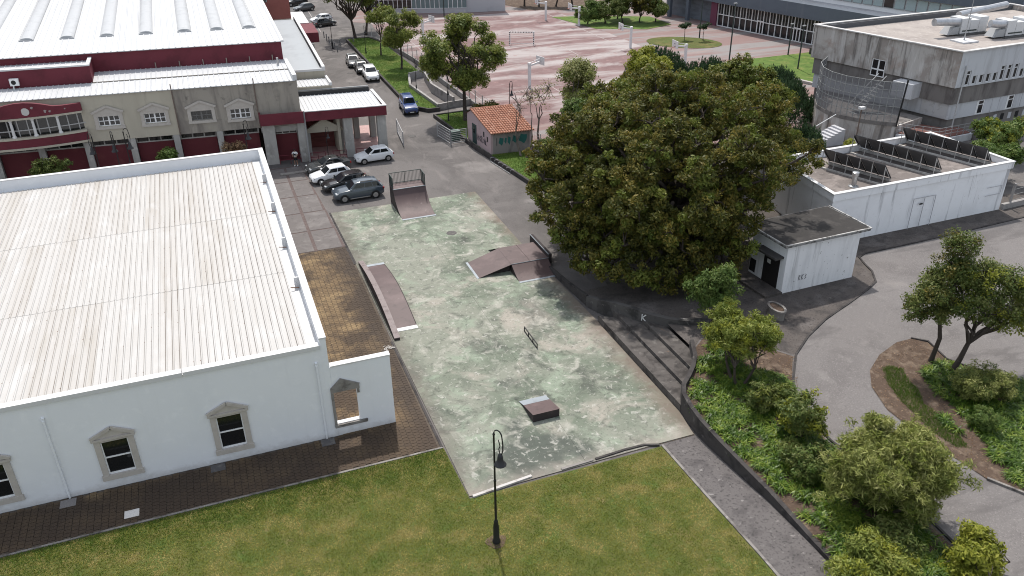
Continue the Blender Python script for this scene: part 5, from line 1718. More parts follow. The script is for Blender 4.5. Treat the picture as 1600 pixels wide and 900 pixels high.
MB(SFi).box(4.6, 5.95, -.2, 1.0, 0, 4.0).build('purple_wall', mat('purple_wall', (.14, .045, .075), rough=.8), sb_)
MB(SFi).box(-8, 4.58, 1.6, 2.0, 0, 9).build('grey_wall', mat('grey_block', (.17, .19, .22), [((.13, .145, .17), (.4, .4, 1.2), .5, .6)], rough=.8), sb_)
MB(SFi).box(-8, 5.9, -.8, 1.55, 4.05, 6.2).build('fascia', m_bluegrey, sb_)
for u in (-5.5, -1.0):
    MB(SFi).box(u, u + .6, -.6, .0, 0, 4.04).build('column', m_bluegrey, sb_)
MB(SFi).box(4.6, 70, 1.2, 12, 6.02, 6.1).build('ledge_roof', m_paleconc, sb_)
MB(SFi).box(5, 70, 3.2, 3.6, 6.1, 8.6).build('upper_wall', m_pvc, sb_)
k = 0
for u in np.arange(5.4, 58, 1.75):
    wdo = MB(SFi).box(u, u + 1.6, 3.05, 3.19, 6.75, 8.5).build('window', m_alu, sb_)
    MB(SFi).box(u + .07, u + 1.53, 3.0, 3.04, 6.85, 8.42).build('pane', m_dark_glass if k % 7 == 3 else mat('blind_teal', (.34, .42, .42), rough=.25, spec=.5), wdo)
    k += 1
MB(SFi).box(5, 55, 2.4, 4.4, 8.61, 10.8).build('upper_fascia', m_bluegrey, sb_)
MB(SFi).box(5, 55, 4.41, 24, 8.61, 10.3).build('upper_roof', mat('gravel_roof', (.38, .355, .33), [((.28, .26, .245), .5, .5, .66)], rough=.95), sb_)
MB(SFi).box(55.02, 66, 2.4, 24, 8.61, 10.9).build('upper_fascia', mat('bluegrey_light', (.2, .23, .28), rough=.6), sb_)

# ------------------------------------------------------------------ stained concrete building on the right
cb = thing('concrete_building', 'stained grey concrete building with flat roof and projecting upper storey', 'building', (82, 73, 1.2))
m_conc = mat('stained_concrete', (.46, .435, .41), [((.30, .265, .24), (.35, .35, .3), .46, .56, .88), ((.15, .135, .125), (1.5, 1.5, .10), .53, .63, .88), ((.58, .56, .54), (.9, .9, .16), .56, .66, .8), ((.32, .24, .20), .4, .57, .68, .65), ((.085, .076, .07), (3.2, 3.2, .14), .60, .69, .8)], rough=.92, bump=.2, bscale=5)
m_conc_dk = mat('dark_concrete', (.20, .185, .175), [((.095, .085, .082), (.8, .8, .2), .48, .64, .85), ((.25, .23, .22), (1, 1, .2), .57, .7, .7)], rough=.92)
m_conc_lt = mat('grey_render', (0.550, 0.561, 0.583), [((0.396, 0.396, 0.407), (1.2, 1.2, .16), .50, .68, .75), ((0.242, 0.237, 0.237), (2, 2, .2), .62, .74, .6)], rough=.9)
C1, C2, C3, C4 = (73.3, 64.4), (68.6, 81.5), (100.0, 82.5), (101.0, 66.0)
def inset(P, d):
    c = (83, 73)
    return [(x + (c[0] - x) / math.hypot(c[0] - x, c[1] - y) * d, y + (c[1] - y) / math.hypot(c[0] - x, c[1] - y) * d) for x, y in P]
foot = [C1, C4, C3, C2]
i1 = inset(foot, .35)
i2 = inset(foot, .6)
LF = face(Vector(C2), Vector(C1))      # left face, u runs from the far corner to the near one
LL = (Vector(C1) - Vector(C2)).length
RF = face(Vector(C1), Vector(C4))
RL = (Vector(C4) - Vector(C1)).length
# top storey walls, left one with its window, right one with the row of windows
rw_ = []
ux = 1.35
for k in range(14):
    rw_.append((ux, ux + .62, 6.42, 7.95 if k in (0, 5, 6, 7, 10, 11) else 7.35))
    ux += 1.02
def rhole(u, z):
    return any(a < u < b and c < z < d for a, b, c, d in rw_)
lu = LL - 9.0
lw_ = (lu - .85, lu + .85, 5.75, 7.65)
MB(lambda p: LF(*p)).wall([0, lw_[0], lw_[1], LL], [6.3, 7.65, 10.05], lambda u, z: lw_[0] < u < lw_[1] and z < 7.65, lambda u, d, z: (u, d, z), .3).build('upper_wall', m_conc, cb)
us = sorted([.02, RL] + [q for a in rw_ for q in a[:2]])
MB(lambda p: RF(*p)).wall(us, [6.3, 6.42, 7.35, 7.95, 10.05], rhole, lambda u, d, z: (u, d, z), .3).build('upper_wall', m_conc_lt, cb)
MB().prism(inset(foot, .32), 6.2, 6.29).build('upper_floor', m_conc_dk, cb)
MB().ribbon([C4, C3, C2], .3, 6.3, 10.04).build('upper_wall', m_conc, cb)
for a, b_, c, d in rw_:
    wdo = MB(lambda p: RF(*p))
    wdo.box(a + .001, a + .07, .10, .16, c, d)
    wdo.box(b_ - .07, b_ - .001, .10, .16, c, d)
    wdo.box(a + .07, b_ - .07, .10, .16, c, c + .07)
    wdo.box(a + .07, b_ - .07, .10, .16, d - .07, d)
    if d > 7.5:
        wdo.box(a + .07, b_ - .07, .09, .16, 7.5, 7.58)
    wo_ = wdo.build('window', m_pvc, cb)
    MB(lambda p: RF(*p)).box(a + .07, b_ - .07, .13, .15, c + .07, d - .07).build('pane', m_dark_glass, wo_)
wdo = MB(lambda p: LF(*p))
for a, b_, c, d in ((lw_[0], lw_[0] + .1, 5.75, 7.65), (lw_[1] - .1, lw_[1], 5.75, 7.65), (lu - .08, lu + .08, 5.85, 7.55), (lw_[0] + .1, lw_[1] - .1, 5.75, 5.85), (lw_[0] + .1, lw_[1] - .1, 7.55, 7.649)):
    wdo.box(a, b_, .05, .14, c, d)
wdo.box(lw_[0] + .1, lw_[1] - .1, .045, .13, 6.45, 6.6)
wo_ = wdo.build('window', m_pvc, cb)
for a, b_ in ((lw_[0] + .1, lu - .08), (lu + .08, lw_[1] - .1)):
    for c, d in ((5.85, 6.45), (6.6, 7.55)):
        MB(lambda p: LF(*p)).box(a, b_, .09, .11, c, d).build('pane', m_dark_glass, wo_)
MB().ribbon(foot, .46, 10.05, 10.16, closed=True).build('roof_coping', mat('coping', (.52, .51, .5), [((.38, .37, .36), 1, .5, .66)], rough=.85), cb)
MB().prism(inset(foot, .45), 9.4, 9.5).build('roof_deck', mat('roof_gravel', (.34, .305, .28), [((.255, .225, .21), .35, .47, .63, .8), ((.42, .385, .355), 1.2, .54, .68, .7), ((.19, .17, .16), 2.5, .6, .72, .6)], rough=.96, bump=.3), cb)
MB().ribbon([(100.2, 82.0), (69.3, 80.9)], .12, 9.5, 10.04).build('roof_upstand', mat('upstand', (.10, .105, .115), rough=.8), cb)
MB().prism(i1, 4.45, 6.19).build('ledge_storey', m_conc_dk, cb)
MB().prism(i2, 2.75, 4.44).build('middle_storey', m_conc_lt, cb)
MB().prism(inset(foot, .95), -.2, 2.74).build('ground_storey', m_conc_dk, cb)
R2 = face(Vector(i2[0]), Vector(i2[1]))
for k in range(9):
    u = 4.0 + k * 1.15
    pnl = MB(lambda p: R2(*p)).box(u + .02, u + 1.1, -.03, -.001, 2.82, 4.36)
    if k in (0, 4, 8):
        pz = pnl.build('window', m_pvc, cb)
        MB(lambda p: R2(*p)).box(u + .3, u + .95, -.045, -.031, 2.95, 3.85).build('pane', m_dark_glass, pz)
        MB(lambda p: R2(*p)).box(u + .3, u + .95, -.045, -.031, 3.95, 4.28).build('pane', m_dark_glass, pz)
    else:
        pnl.build('infill_panel', m_conc_lt, cb)
L2 = face(Vector(i2[3]), Vector(i2[0]))
L2L = (Vector(i2[0]) - Vector(i2[3])).length
for k in range(5):
    u = L2L - .15 - (k + 1) * 1.5
    MB(lambda p: L2(*p)).box(u + .02, u + 1.45, -.03, -.001, 2.82, 4.36).build('infill_panel', mat('white_panel', (.5, .5, .5), [((.38, .37, .36), 1, .5, .66)], rough=.85) if k < 2 else m_conc_lt, cb)
RG = face(Vector(inset(foot, .95)[0]), Vector(inset(foot, .95)[1]))
for k in range(7):
    MB(lambda p: RG(*p)).box(6 + k * 1.15, 6.5 + k * 1.15, -.03, -.001, 1.6, 2.3).build('vent', m_conc_lt if k % 2 else m_black, cb)
MB(lambda p: RF(*p)).tube([(.9, -.1, 1.2), (.9, -.1, 8.6)], .07, 8).build('downpipe', mat('pale_pipe', (.5, .5, .5), rough=.6), cb)
MB(lambda p: LF(*p)).box(lu + 2.9, lu + 5.3, -1.4, .3, 4.5, 6.1).build('white_box', m_conc_lt, cb)
# roof plant
ahu = []
for k, (x, y, lb_) in enumerate(((81.0, 73.2, 'left air handling unit with long round duct on the concrete roof'), (84.6, 70.3, 'right air handling unit with short round duct on the concrete roof'))):
    t = thing('air_handler', lb_, 'ventilation unit', (x, y, 9.5), 'air handling units on the concrete roof')
    for j in range(3):
        bx_ = MB().box(x + j * 1.3 + .02, x + j * 1.3 + 1.27, y - .9, y + .9, 9.75, 11.4 - .25 * (j % 2)).build('casing', mat('unit_white', (.56, .57, .58), rough=.5), t)
    MB().box(x - .2, x + 4.3, y - 1.1, y + 1.1, 9.5, 9.7).build('plinth', mat('plinth_dark', (.1, .1, .1), rough=.9), t)
    dk = MB().tube([(x + .1, y - .4, 11.0), (x - .7, y - .4, 11.0), (x - 1.2, y - .4, 11.05), (x - (3.4 if k == 0 else 1.9), y - .2, 11.15)], .42, 12)
    dk.build('duct', mat('duct_metal', (.45, .46, .48), [((.36, .37, .39), 1.5, .5, .65)], rough=.38, metal=.6), t, smooth=50)
    MB().extrude([(x - 1.6, 9.7), (x - .1, 9.7), (x - .1, 10.5), (x - .9, 10.5)], 'y', y - .8, y + .5).build('intake_hood', mat('unit_grey', (.33, .34, .35), rough=.5), t)
    MB().box(x + .3, x + 2.4, y - .92, y - .905, 9.95, 10.1).build('lettering', m_railg, t)
MB().tube([(83.2, 75.0, 11.2), (92, 76.5, 11.5)], .4, 12).build('link_duct', MATS['duct_metal'], cb)
an = thing('roof_mast', 'thin mast on a concrete slab on the concrete roof', 'mast', (79.3, 70.0, 9.5))
MB().box(78.2, 80.4, 69.0, 70.9, 9.5, 9.66).build('slab', m_conc_lt, an)
MB().lathe([(.08, 9.66), (.05, 10.6), (.025, 16)], 79.3, 70.0, 6).build('mast', m_galv, an)
# curved deck with mesh screen
dk = thing('mesh_screen', 'tall curved mesh screen on a concrete deck before the concrete building', 'screen', (66.5, 70, 1.2))
arcp = [(67.6, 77.6), (65.3, 75.8), (64.0, 73.8), (63.55, 71.8), (63.8, 69.8), (64.7, 68.0), (65.8, 66.5), (67.3, 65.2)]
MB().prism([(70.0, 76.0)] + arcp + [(72.2, 66.6)], -.2, 2.7).build('deck', m_conc, dk)
MB().ribbon(arcp, .12, 2.7, 3.1).build('deck_edge', m_conc_dk, dk)
m_meshf = mat('mesh_fabric', (.16, .16, .17), rough=.7, alpha=.7)
for i in range(len(arcp) - 1):
    a, b_ = arcp[i], arcp[i + 1]
    for j in range(3):
        p = Vector(a).lerp(Vector(b_), j / 3)
        q = Vector(a).lerp(Vector(b_), (j + 1) / 3)
        zt0 = 7.3
        MB().add([(p.x, p.y, 3.1), (q.x, q.y, 3.1), (q.x, q.y, zt0), (p.x, p.y, zt0)], [(0, 1, 2, 3)]).build('mesh_panel', m_meshf, dk)
        MB().tube([(p.x, p.y, 2.7), (p.x, p.y, zt0)], .04, 6).build('post', m_mesh, dk)
    for z in (3.9, 4.75, 5.6, 6.45, 7.28):
        MB().beam((*a, z), (*b_, z), .045, .045).build('rail', m_mesh, dk)
MB().prism([(70.0, 75.8), (67.6, 77.2), (65.5, 75.6), (64.3, 73.7), (63.9, 71.8), (64.1, 69.9), (65.0, 68.2), (66.0, 66.8), (67.4, 65.5), (72.0, 66.8)], 2.701, 2.74).build('deck_floor', m_conc_dk, dk)
MB().tube([(67.3, 65.2, 2.7), (67.5, 65.1, 7.6)], .09, 6).build('end_post', m_black, dk)
stg = MB()
for k in range(10):
    stg.box(66.2 + k * .34, 66.54 + k * .34, 70.2, 71.4, 2.7 + k * .3, 2.78 + k * .3)
stg.beam((66.2, 70.2, 3.5), (69.6, 70.2, 6.6), .06, .06)
stg.beam((66.2, 71.4, 3.5), (69.6, 71.4, 6.6), .06, .06)
stg.build('stair_flight', m_galv, dk)
# red walkway with railing along the building
wk = thing('walkway', 'red paved walkway with grey railing around the concrete building', 'walkway', (71, 62, 1.2))
wl_ = [(67.4, 65.0), (69.9, 61.95), (74.4, 62.25)]
MB().prism([(67.3, 65.0), (69.8, 61.8), (74.8, 62.1), (75.2, 64.3), (73.2, 64.4), (72.0, 66.6)], -.2, 1.95).build('base_wall', m_conc_lt, wk)
MB().prism([(67.5, 65.0), (69.9, 62.0), (74.6, 62.3), (75.0, 64.2), (73.2, 64.3), (72.0, 66.4)], 1.96, 2.04).build('deck', mat('red_deck', (.15, .07, .058), rough=.85), wk)
for i in range(2):
    a, b_ = Vector(wl_[i]), Vector(wl_[i + 1])
    for z in (2.4, 2.75, 3.1):
        MB().beam((a.x, a.y, z), (b_.x, b_.y, z), .04, .04).build('rail', m_galv, wk)
    for k in range(5):
        p = a.lerp(b_, k / 5)
        MB().beam((p.x, p.y, 2.04), (p.x, p.y, 3.1), .045, .045).build('baluster', m_galv, wk)
for k in range(9):
    MB().box(74.9 + k * .4, 75.3 + k * .4, 61.0, 62.4, -.2, 2.2 - k * .24).build('stair_step', m_conc_dk, wk)
MB().beam((74.9, 60.95, 3.4), (78.6, 60.95, 1.3), .05, .05).build('stair_rail', m_galv, wk)
es = thing('entry_stairs', 'short flight of pale steps with white handrail below the mesh screen', 'stairs', (62.2, 68.5, 1.2))
for k in range(6):
    MB().box(60.4 + k * .42, 60.82 + k * .42, 67.6, 69.4, .3, 1.35 + k * .17).build('step', m_paleconc, es)
MB().tube([(60.4, 69.5, 1.3), (60.4, 69.5, 2.2), (63.0, 69.5, 3.3)], .04, 6).build('handrail', m_hoopw, es)
fl_ = thing('flood_light', 'flood light on a brown post before the mesh screen', 'light pole', (63.6, 66.6, 1.2))
MB().lathe([(.07, .5), (.06, 4.6)], 63.6, 66.6, 6).build('post', m_dpipe, fl_)
MB().box(63.3, 63.9, 66.4, 66.8, 4.6, 4.85).build('lamp_head', m_cap, fl_)

# ------------------------------------------------------------------ white flat-roofed building with solar panels
wbld = thing('solar_building', 'low white stained building with solar panels on its flat roof', 'building', (53, 51, 1.2))
m_whitest = mat('white_stained', (.83, .84, .86), [((.73, .735, .75), (.4, .4, .4), .48, .66, .7), ((.34, .34, .355), (1.0, 1.0, .09), .57, .67, .75), ((.80, .81, .82), 1.2, .55, .7, .6), ((.20, .20, .21), (1.9, 1.9, .10), .63, .71, .75), ((.45, .44, .43), 2.6, .63, .72, .5)], rough=.88)
Z0, Z1 = 1.0, 5.62
pf = [(43.7, 46.85), (62.2, 47.15), (61.7, 55.6), (44.5, 55.2)]
MB().prism(pf, Z0, 5.02).build('wall', m_whitest, wbld)
MB().ribbon(pf, .24, 5.02, Z1 - .04, closed=True).build('parapet', m_whitest, wbld)
MB().ribbon(pf, .34, Z1 - .04, Z1 + .04, closed=True).build('parapet_cap', m_cap, wbld)
MB().prism([(43.9, 47.05), (62.0, 47.32), (61.55, 55.4), (44.65, 55.0)], 5.03, 5.09).build('roof_deck', mat('deck_bitumen', (.16, .14, .13), [((.24, .21, .195), .7, .5, .64), ((.08, .07, .066), 1.0, .54, .68, .8), ((.34, .31, .29), 2.0, .62, .72, .7)], rough=.95, bump=.3), wbld)
m_seam = mat('door_seam', (.42, .425, .44), rough=.8)
WF = face(Vector((43.7, 46.85)), Vector((62.2, 47.15)))
dr = MB(lambda p: WF(*p))
for u in (8.2, 9.35, 10.5):
    dr.box(u, u + .04, -.16, -.121, 1.25, 3.9)
dr.box(8.2, 10.54, -.16, -.121, 3.9, 3.94)
dr.build('double_door', m_seam, wbld)
MB(lambda p: WF(*p)).box(8.9, 9.25, -.17, -.161, 3.3, 3.45).build('door_sign', m_trim, wbld)
s_ = MB(lambda p: WF(*p))
for a, b_, c, d in ((16.2, 17.9, 3.6, 3.64), (17.86, 17.9, 2.9, 3.6), (16.2, 17.86, 2.86, 2.9)):
    s_.box(a, b_, -.15, -.121, c, d)
s_.build('blank_window', m_seam, wbld)
# solar arrays
m_pback = mat('panel_back', (.10, .10, .105), [((.075, .075, .08), .8, .5, .65)], rough=.55)
m_pcell = mat('panel_cells', (.012, .014, .03), rough=.12, spec=.6)
m_palu = mat('panel_frame', (.5, .5, .5), rough=.4, metal=.5)
m_conbeam = mat('ballast_beam', (.50, .48, .45), [((.34, .32, .3), 1.5, .5, .65)], rough=.9)
for ri, (a, b_, n_, lab) in enumerate((((49.3, 47.9), (47.4, 53.0), 5, 'row of solar panels nearest the oak on the white flat roof'), ((54.6, 48.0), (52.2, 55.0), 6, 'middle row of solar panels on the white flat roof'), ((59.9, 47.9), (57.6, 55.0), 6, 'solar panel row at the right end of the white flat roof'))):
    t = thing('solar_array', lab, 'solar panels', (a[0], a[1], 5.09), 'solar arrays on the white roof')
    A_, B_ = Vector(a), Vector(b_)
    d = (B_ - A_).normalized()
    nrm = Vector((d.y, -d.x))
    L_ = (B_ - A_).length
    off = nrm * 1.45
    zt_, zb_ = 6.75, 5.35
    def PT(u, w, lift=0.0):
        p = A_ + d * u + off * w
        return (p.x, p.y, zt_ + (zb_ - zt_) * w + lift)
    for k in range(n_):
        u0_, u1_ = L_ * k / n_ + .03, L_ * (k + 1) / n_ - .03
        v = [PT(u0_, 0), PT(u1_, 0), PT(u1_, 1), PT(u0_, 1), PT(u0_, 0, .06), PT(u1_, 0, .06), PT(u1_, 1, .06), PT(u0_, 1, .06)]
        b2 = MB()
        b2.add(v, [(0, 1, 2, 3), (0, 4, 5, 1), (1, 5, 6, 2), (2, 6, 7, 3), (3, 7, 4, 0)])
        b2.cur = 1
        b2.add(v[4:], [(3, 2, 1, 0)])
        b2.build('solar_panel', [m_pback, m_pcell], t)
    for k in range(n_ + 1):
        u = min(L_ - .02, max(.02, L_ * k / n_))
        p, q = PT(u, .04, -.05), PT(u, .98, -.05)
        MB().beam(p, q, .05, .07).build('rafter', m_black, t)
        MB().beam((p[0], p[1], 5.1), (p[0], p[1], p[2]), .045, .045).build('leg', m_palu, t)
        if k in (0, n_):
            MB().beam((p[0], p[1], p[2] - .1), (q[0], q[1], 5.15), .04, .04).build('brace', m_palu, t)
    p, q = PT(0, .9), PT(L_, .9)
    MB().beam((p[0], p[1], 5.2), (q[0], q[1], 5.2), .22, .2).build('ballast_beam', m_conbeam, t)
    p, q = PT(0, .0), PT(L_, .0)
    MB().beam((p[0], p[1], 5.15), (q[0], q[1], 5.15), .16, .12).build('ballast_beam', m_conbeam, t)
ch = thing('roof_flue', 'short metal flue with cap on the white flat roof', 'flue', (47.1, 48.6, 5.09))
MB().lathe([(.42, 5.09), (.4, 5.15), (.2, 5.2), (.2, 6.0)], 47.1, 48.6, 12).build('pipe', m_rim, ch, smooth=40)
MB().lathe([(.26, 6.0), (.28, 6.1), (.28, 6.28), (.2, 6.33)], 47.1, 48.6, 12).build('cap', m_rim, ch, smooth=40)

# ------------------------------------------------------------------ small white hut with dark roof
hut = thing('white_hut', 'small white hut with dark flat roof and black door beneath the oak', 'building', (39, 43.5, 1.25))
m_hutw = mat('hut_white', (.84, .845, .86), [((.62, .625, .64), (1.5, 1.5, .2), .5, .68, .6), ((.77, .775, .79), 1.2, .54, .7, .6), ((.42, .42, .43), (1.6, 1.6, .12), .60, .70, .6), ((.10, .095, .09), 3.2, .64, .70, .8)], rough=.9)
hf = [(35.65, 41.55), (42.0, 41.75), (41.9, 45.4), (35.35, 45.1)]
HF = face(Vector(hf[0]), Vector(hf[1]))
HL = face(Vector(hf[3]), Vector(hf[0]))
MB().prism(hf, 1.0, 5.0).build('wall', m_hutw, hut)
MB().prism([(35.2, 41.25), (42.6, 41.5), (42.45, 46.0), (34.95, 45.6)], 5.0, 5.16).build('roof_slab', mat('hut_fascia', (.30, .30, .3), [((.09, .085, .08), 2.0, .47, .6)], rough=.9), hut)
MB().prism([(35.3, 41.35), (42.5, 41.6), (42.35, 45.9), (35.05, 45.5)], 5.165, 5.2).build('roof_felt', mat('roof_felt', (.04, .037, .035), [((.07, .064, .06), .7, .52, .66), ((.03, .028, .027), 1.5, .52, .66, .7)], rough=.95), hut)
MB().ribbon([(42.52, 45.95), (42.62, 41.5), (35.2, 41.25), (34.95, 45.6)], .09, 5.165, 5.24).build('roof_rim', mat('rim_pale', (.42, .41, .4), [((.16, .15, .14), 2.5, .5, .6)], rough=.8), hut)
HLL = (Vector(hf[0]) - Vector(hf[3])).length
dd = MB(lambda p: HL(*p)).box(HLL - 2.1, HLL - .55, -.05, -.001, 1.25, 3.75).build('door', mat('door_black', (.02, .018, .018), rough=.6), hut)
MB(lambda p: HL(*p)).box(HLL - 1.75, HLL - 1.4, -.06, -.051, 3.0, 3.3).build('door_notice', m_plate, dd)
MB(lambda p: HL(*p)).box(HLL - 2.45, HLL - .25, -.75, -.001, 3.9, 4.05).build('door_hood', mat('hood_dark', (.07, .066, .064), rough=.9), hut)
MB(lambda p: HL(*p)).box(HLL - 3.5, HLL - 2.9, -.03, -.001, 1.6, 2.6).build('vent', m_black, hut)
MB(lambda p: HL(*p)).box(HLL - 3.9, HLL + .1, -1.5, -.002, .9, 1.42).build('threshold', m_cobble, hut)
strokes = []
u0 = 1.35
for ch_, sc in (('R', .42), ('K', .42), ('3', .42)):
    for a, c in word[ch_]:
        strokes.append(((u0 + a[0] * sc * .8, 2.05 + a[1] * sc), (u0 + c[0] * sc * .8, 2.05 + c[1] * sc)))
    u0 += .26
letters(hut, strokes, lambda u, z: HF(u, -.012, z), .035, gm)
# stone planter
pb = thing('stone_planter', 'oval stone planter on the terrace before the hut', 'planter', (33.4, 39.1, 1.25))
def oval(rx, ry, n=16):
    return [(33.4 + rx * math.cos(a), 39.1 + ry * math.sin(a)) for a in np.linspace(0, 2 * math.pi, n + 1)[:-1]]
MB().prism(oval(.42, .75), 1.2, 1.85).build('body', m_kerb, pb)
MB().ribbon(oval(.42, .75), .16, 1.85, 1.98, closed=True).build('rim', m_kerb, pb)
MB().prism(oval(.33, .66), 1.86, 1.92).build('soil', m_soil, pb)
# fence right of the solar building
rfn = thing('right_fence', 'fence of concrete posts on a low wall right of the solar building', 'fence', (66, 47.5, 1.2))
MB().ribbon([(62.4, 47.1), (66, 47.3), (72, 48.0)], .3, .8, 1.75).build('base_wall', m_rc, rfn)
for x, y in ((63.3, 47.15), (66.0, 47.3), (69.0, 47.65), (71.8, 48.0)):
    MB().beam((x, y, 1.75), (x, y, 3.5), .16, .16).build('post', m_rc, rfn)
w_ = MB()
for z in (1.9, 2.4, 2.9, 3.4):
    w_.beam((63.3, 47.15, z), (71.8, 48.0, z), .02, .02)
w_.build('wires', m_mesh, rfn)
# ------------------------------------------------------------------ vegetation
m_bark = mat('bark', (.06, .048, .04), [((.05, .04, .033), (3, 3, .8), .48, .62), ((.14, .115, .095), 4, .58, .7)], rough=.95, bump=.5, bscale=14)
m_bark_lt = mat('bark_pale', (.16, .135, .115), [((.09, .075, .065), (3, 3, .8), .48, .62)], rough=.95, bump=.4)
L_oak = leafmat('oak_leaves', (.025, .040, .009), (.094, .099, .019), (.276, .210, .046), nscale=.45)
L_oak2 = leafmat('oak_leaves_fresh', (.051, .084, .013), (.128, .158, .026), (.235, .232, .052), nscale=.6)
L_bright = leafmat('bright_leaves', (0.046, 0.092, 0.018), (0.111, 0.172, 0.039), (0.195, 0.230, 0.065), nscale=.8)
L_olive = leafmat('olive_leaves', (.07, .105, .018), (.19, .23, .045), (.36, .37, .10), nscale=.9)
L_olea = leafmat('oleander_leaves', (.08, .105, .025), (.24, .265, .07), (.48, .46, .19), nscale=.8)
L_yel = leafmat('yellow_green_leaves', (.10, .125, .014), (.24, .26, .03), (.38, .37, .07), nscale=.8)
L_mid = leafmat('mid_leaves', (0.048, 0.083, 0.018), (0.112, 0.150, 0.036), (0.208, 0.210, 0.068), nscale=.5)
L_street = leafmat('street_leaves', (.063, .098, .015), (.172, .207, .039), (.299, .299, .077), nscale=.4)
L_pale = leafmat('pale_leaves', (.15, .17, .05), (.26, .27, .10), (.40, .36, .20), nscale=.6)
L_con = leafmat('conifer_leaves', (0.016, 0.035, 0.016), (0.035, 0.067, 0.029), (0.072, 0.112, 0.048), nscale=.7)
L_aga = leafmat('strap_leaves', (.02, .05, .007), (.075, .14, .016), (.26, .32, .05), rough=.4, trans=.25, nscale=1.1, lo=.36, hi=.64)
L_grass = leafmat('grass_blades', (.103, .161, .019), (.262, .264, .048), (.580, .450, .182), trans=.3, nscale=.75, patch=.66, lo=.36, hi=.62)
L_grass2 = leafmat('grass_blades_green', (.05, .11, .012), (.10, .175, .024), (.16, .20, .045), trans=.3, nscale=.6)
L_dry = leafmat('dry_leaves', (.10, .055, .03), (.18, .11, .06), (.30, .21, .12), trans=.1, nscale=1.2)

def leaf_quads(rg, centres, per, cr, size, outc=None, asp=.5, up=.5, squash=.8, rnd=.7):
    """diamond leaves scattered round clump centres"""
    n = len(centres)
    c = np.repeat(centres, per, axis=0)
    d = unit(rg.normal(size=(n * per, 3)))
    r = cr * rg.random((n * per, 1)) ** .45
    off = d * r
    off[:, 2] *= squash
    p = c + off
    o = unit(p - outc) if outc is not None else d
    nr = unit(d * .6 + o * .5 + np.array([0, 0, up]) + rg.normal(size=p.shape) * rnd)
    a = unit(np.cross(nr, rg.normal(size=p.shape)))
    b = np.cross(nr, a)
    s = size * (.65 + .7 * rg.random((n * per, 1)))
    a = a * s
    b = b * s * asp
    q = np.stack([p - a, p - b * .9 + a * .1, p + a, p + b * .9 + a * .1], axis=1)
    return q

def lobe_points(rg, lobes, n, shell=.55):
    """points in the outer part of several ellipsoids (cx, cy, cz, rx, ry, rz)"""
    L_ = np.array(lobes, dtype=float)
    vol = L_[:, 3] * L_[:, 4] + L_[:, 3] * L_[:, 5]
    k = rg.choice(len(L_), size=n, p=vol / vol.sum())
    d = unit(rg.normal(size=(n, 3)))
    r = shell + (1 - shell) * rg.random((n, 1)) ** .7
    return L_[k, :3] + d * r * L_[k, 3:], k

def branch(mb, rg, a, b, r0, r1, n=5, wob=.12):
    a, b = np.array(a, float), np.array(b, float)
    L_ = np.linalg.norm(b - a)
    pts, rs = [], []
    for i in range(n + 1):
        t = i / n
        p = a + (b - a) * t + rg.normal(size=3) * wob * L_ * .25 * math.sin(math.pi * t)
        p[2] += .10 * L_ * math.sin(math.pi * t)
        pts.append(tuple(p))
        rs.append(r0 + (r1 - r0) * t)
    mb.tube(pts, rs, 6, cap=False)

def make_tree(name, label, cat, base, lobes, seed, clumps, per, cr, leaf, lm, trunk_r, fork, bark=m_bark, group=None, asp=.5, shell=.5, keep=None, twigs=0, stems=1, up=.5, spread=.5, rnd=.7, ragged=0.0, rmax=.34):
    rg = np.random.default_rng(seed)
    base = np.array(base, float)
    t = thing(name, label, cat, tuple(base), group)
    lobes = [tuple(np.array(l[:3]) + base) + tuple(l[3:]) for l in lobes]
    w = MB()
    cc = np.array([l[:3] for l in lobes])
    allc = cc.mean(axis=0)
    for s in range(stems):
        ox = rg.normal(size=2) * .25 * (stems > 1)
        foot = base + np.array([ox[0], ox[1], -.1])
        top = base + np.array([(allc[0] - base[0]) * spread + ox[0] * 3, (allc[1] - base[1]) * spread + ox[1] * 3, fork])
        mid = (foot + top) / 2 + rg.normal(size=3) * .05 * fork
        w.tube([tuple(foot), tuple(foot + (mid - foot) * .25 + np.array([0, 0, .02])), tuple(mid), tuple(top)], [trunk_r * 1.35, trunk_r * 1.0, trunk_r * .85, trunk_r * .68], 8, cap=False)
        for i, l in enumerate(lobes):
            if stems > 1 and i % stems != s:
                continue
            branch(w, rg, top, np.array(l[:3]) + np.array([0, 0, -.2 * l[5]]), trunk_r * .5, trunk_r * .14, 5, .25)
            for k in range(4):
                d = unit(rg.normal(size=3))
                branch(w, rg, np.array(l[:3]) + np.array([0, 0, -.2 * l[5]]), np.array(l[:3]) + d * np.array(l[3:]) * .8, trunk_r * .15, .012, 3, .3)
    P, k = lobe_points(rg, lobes, clumps, shell)
    if ragged:
        mv = rg.random(len(P)) < ragged
        P[mv] = allc + (P[mv] - allc) * rg.uniform(1.05, 1.0 + rmax, (mv.sum(), 1))
    if keep is not None:
        P = P[keep(P)]
    for i in range(twigs):
        p = P[rg.integers(len(P))]
        l = lobes[rg.integers(len(lobes))]
        j = np.argmin(np.linalg.norm(cc - p, axis=1))
        branch(w, rg, cc[j], p + (p - cc[j]) * .12, .03, .008, 3, .3)
    w.build('trunk', bark, t, smooth=60)
    if per > 0 and len(P):
        q = leaf_quads(rg, P, per, cr, leaf, allc, asp, up, .8, rnd)
        q -= base
        mats = lm if isinstance(lm, (list, tuple)) else [lm]
        idx = None
        if len(mats) > 1:
            idx = np.repeat(rg.choice(len(mats), size=len(P), p=[.75, .25][:len(mats)] if len(mats) == 2 else None), per)
        o = fast_mesh('crown', q, 4, mats, idx)
        o.parent = t
    return t

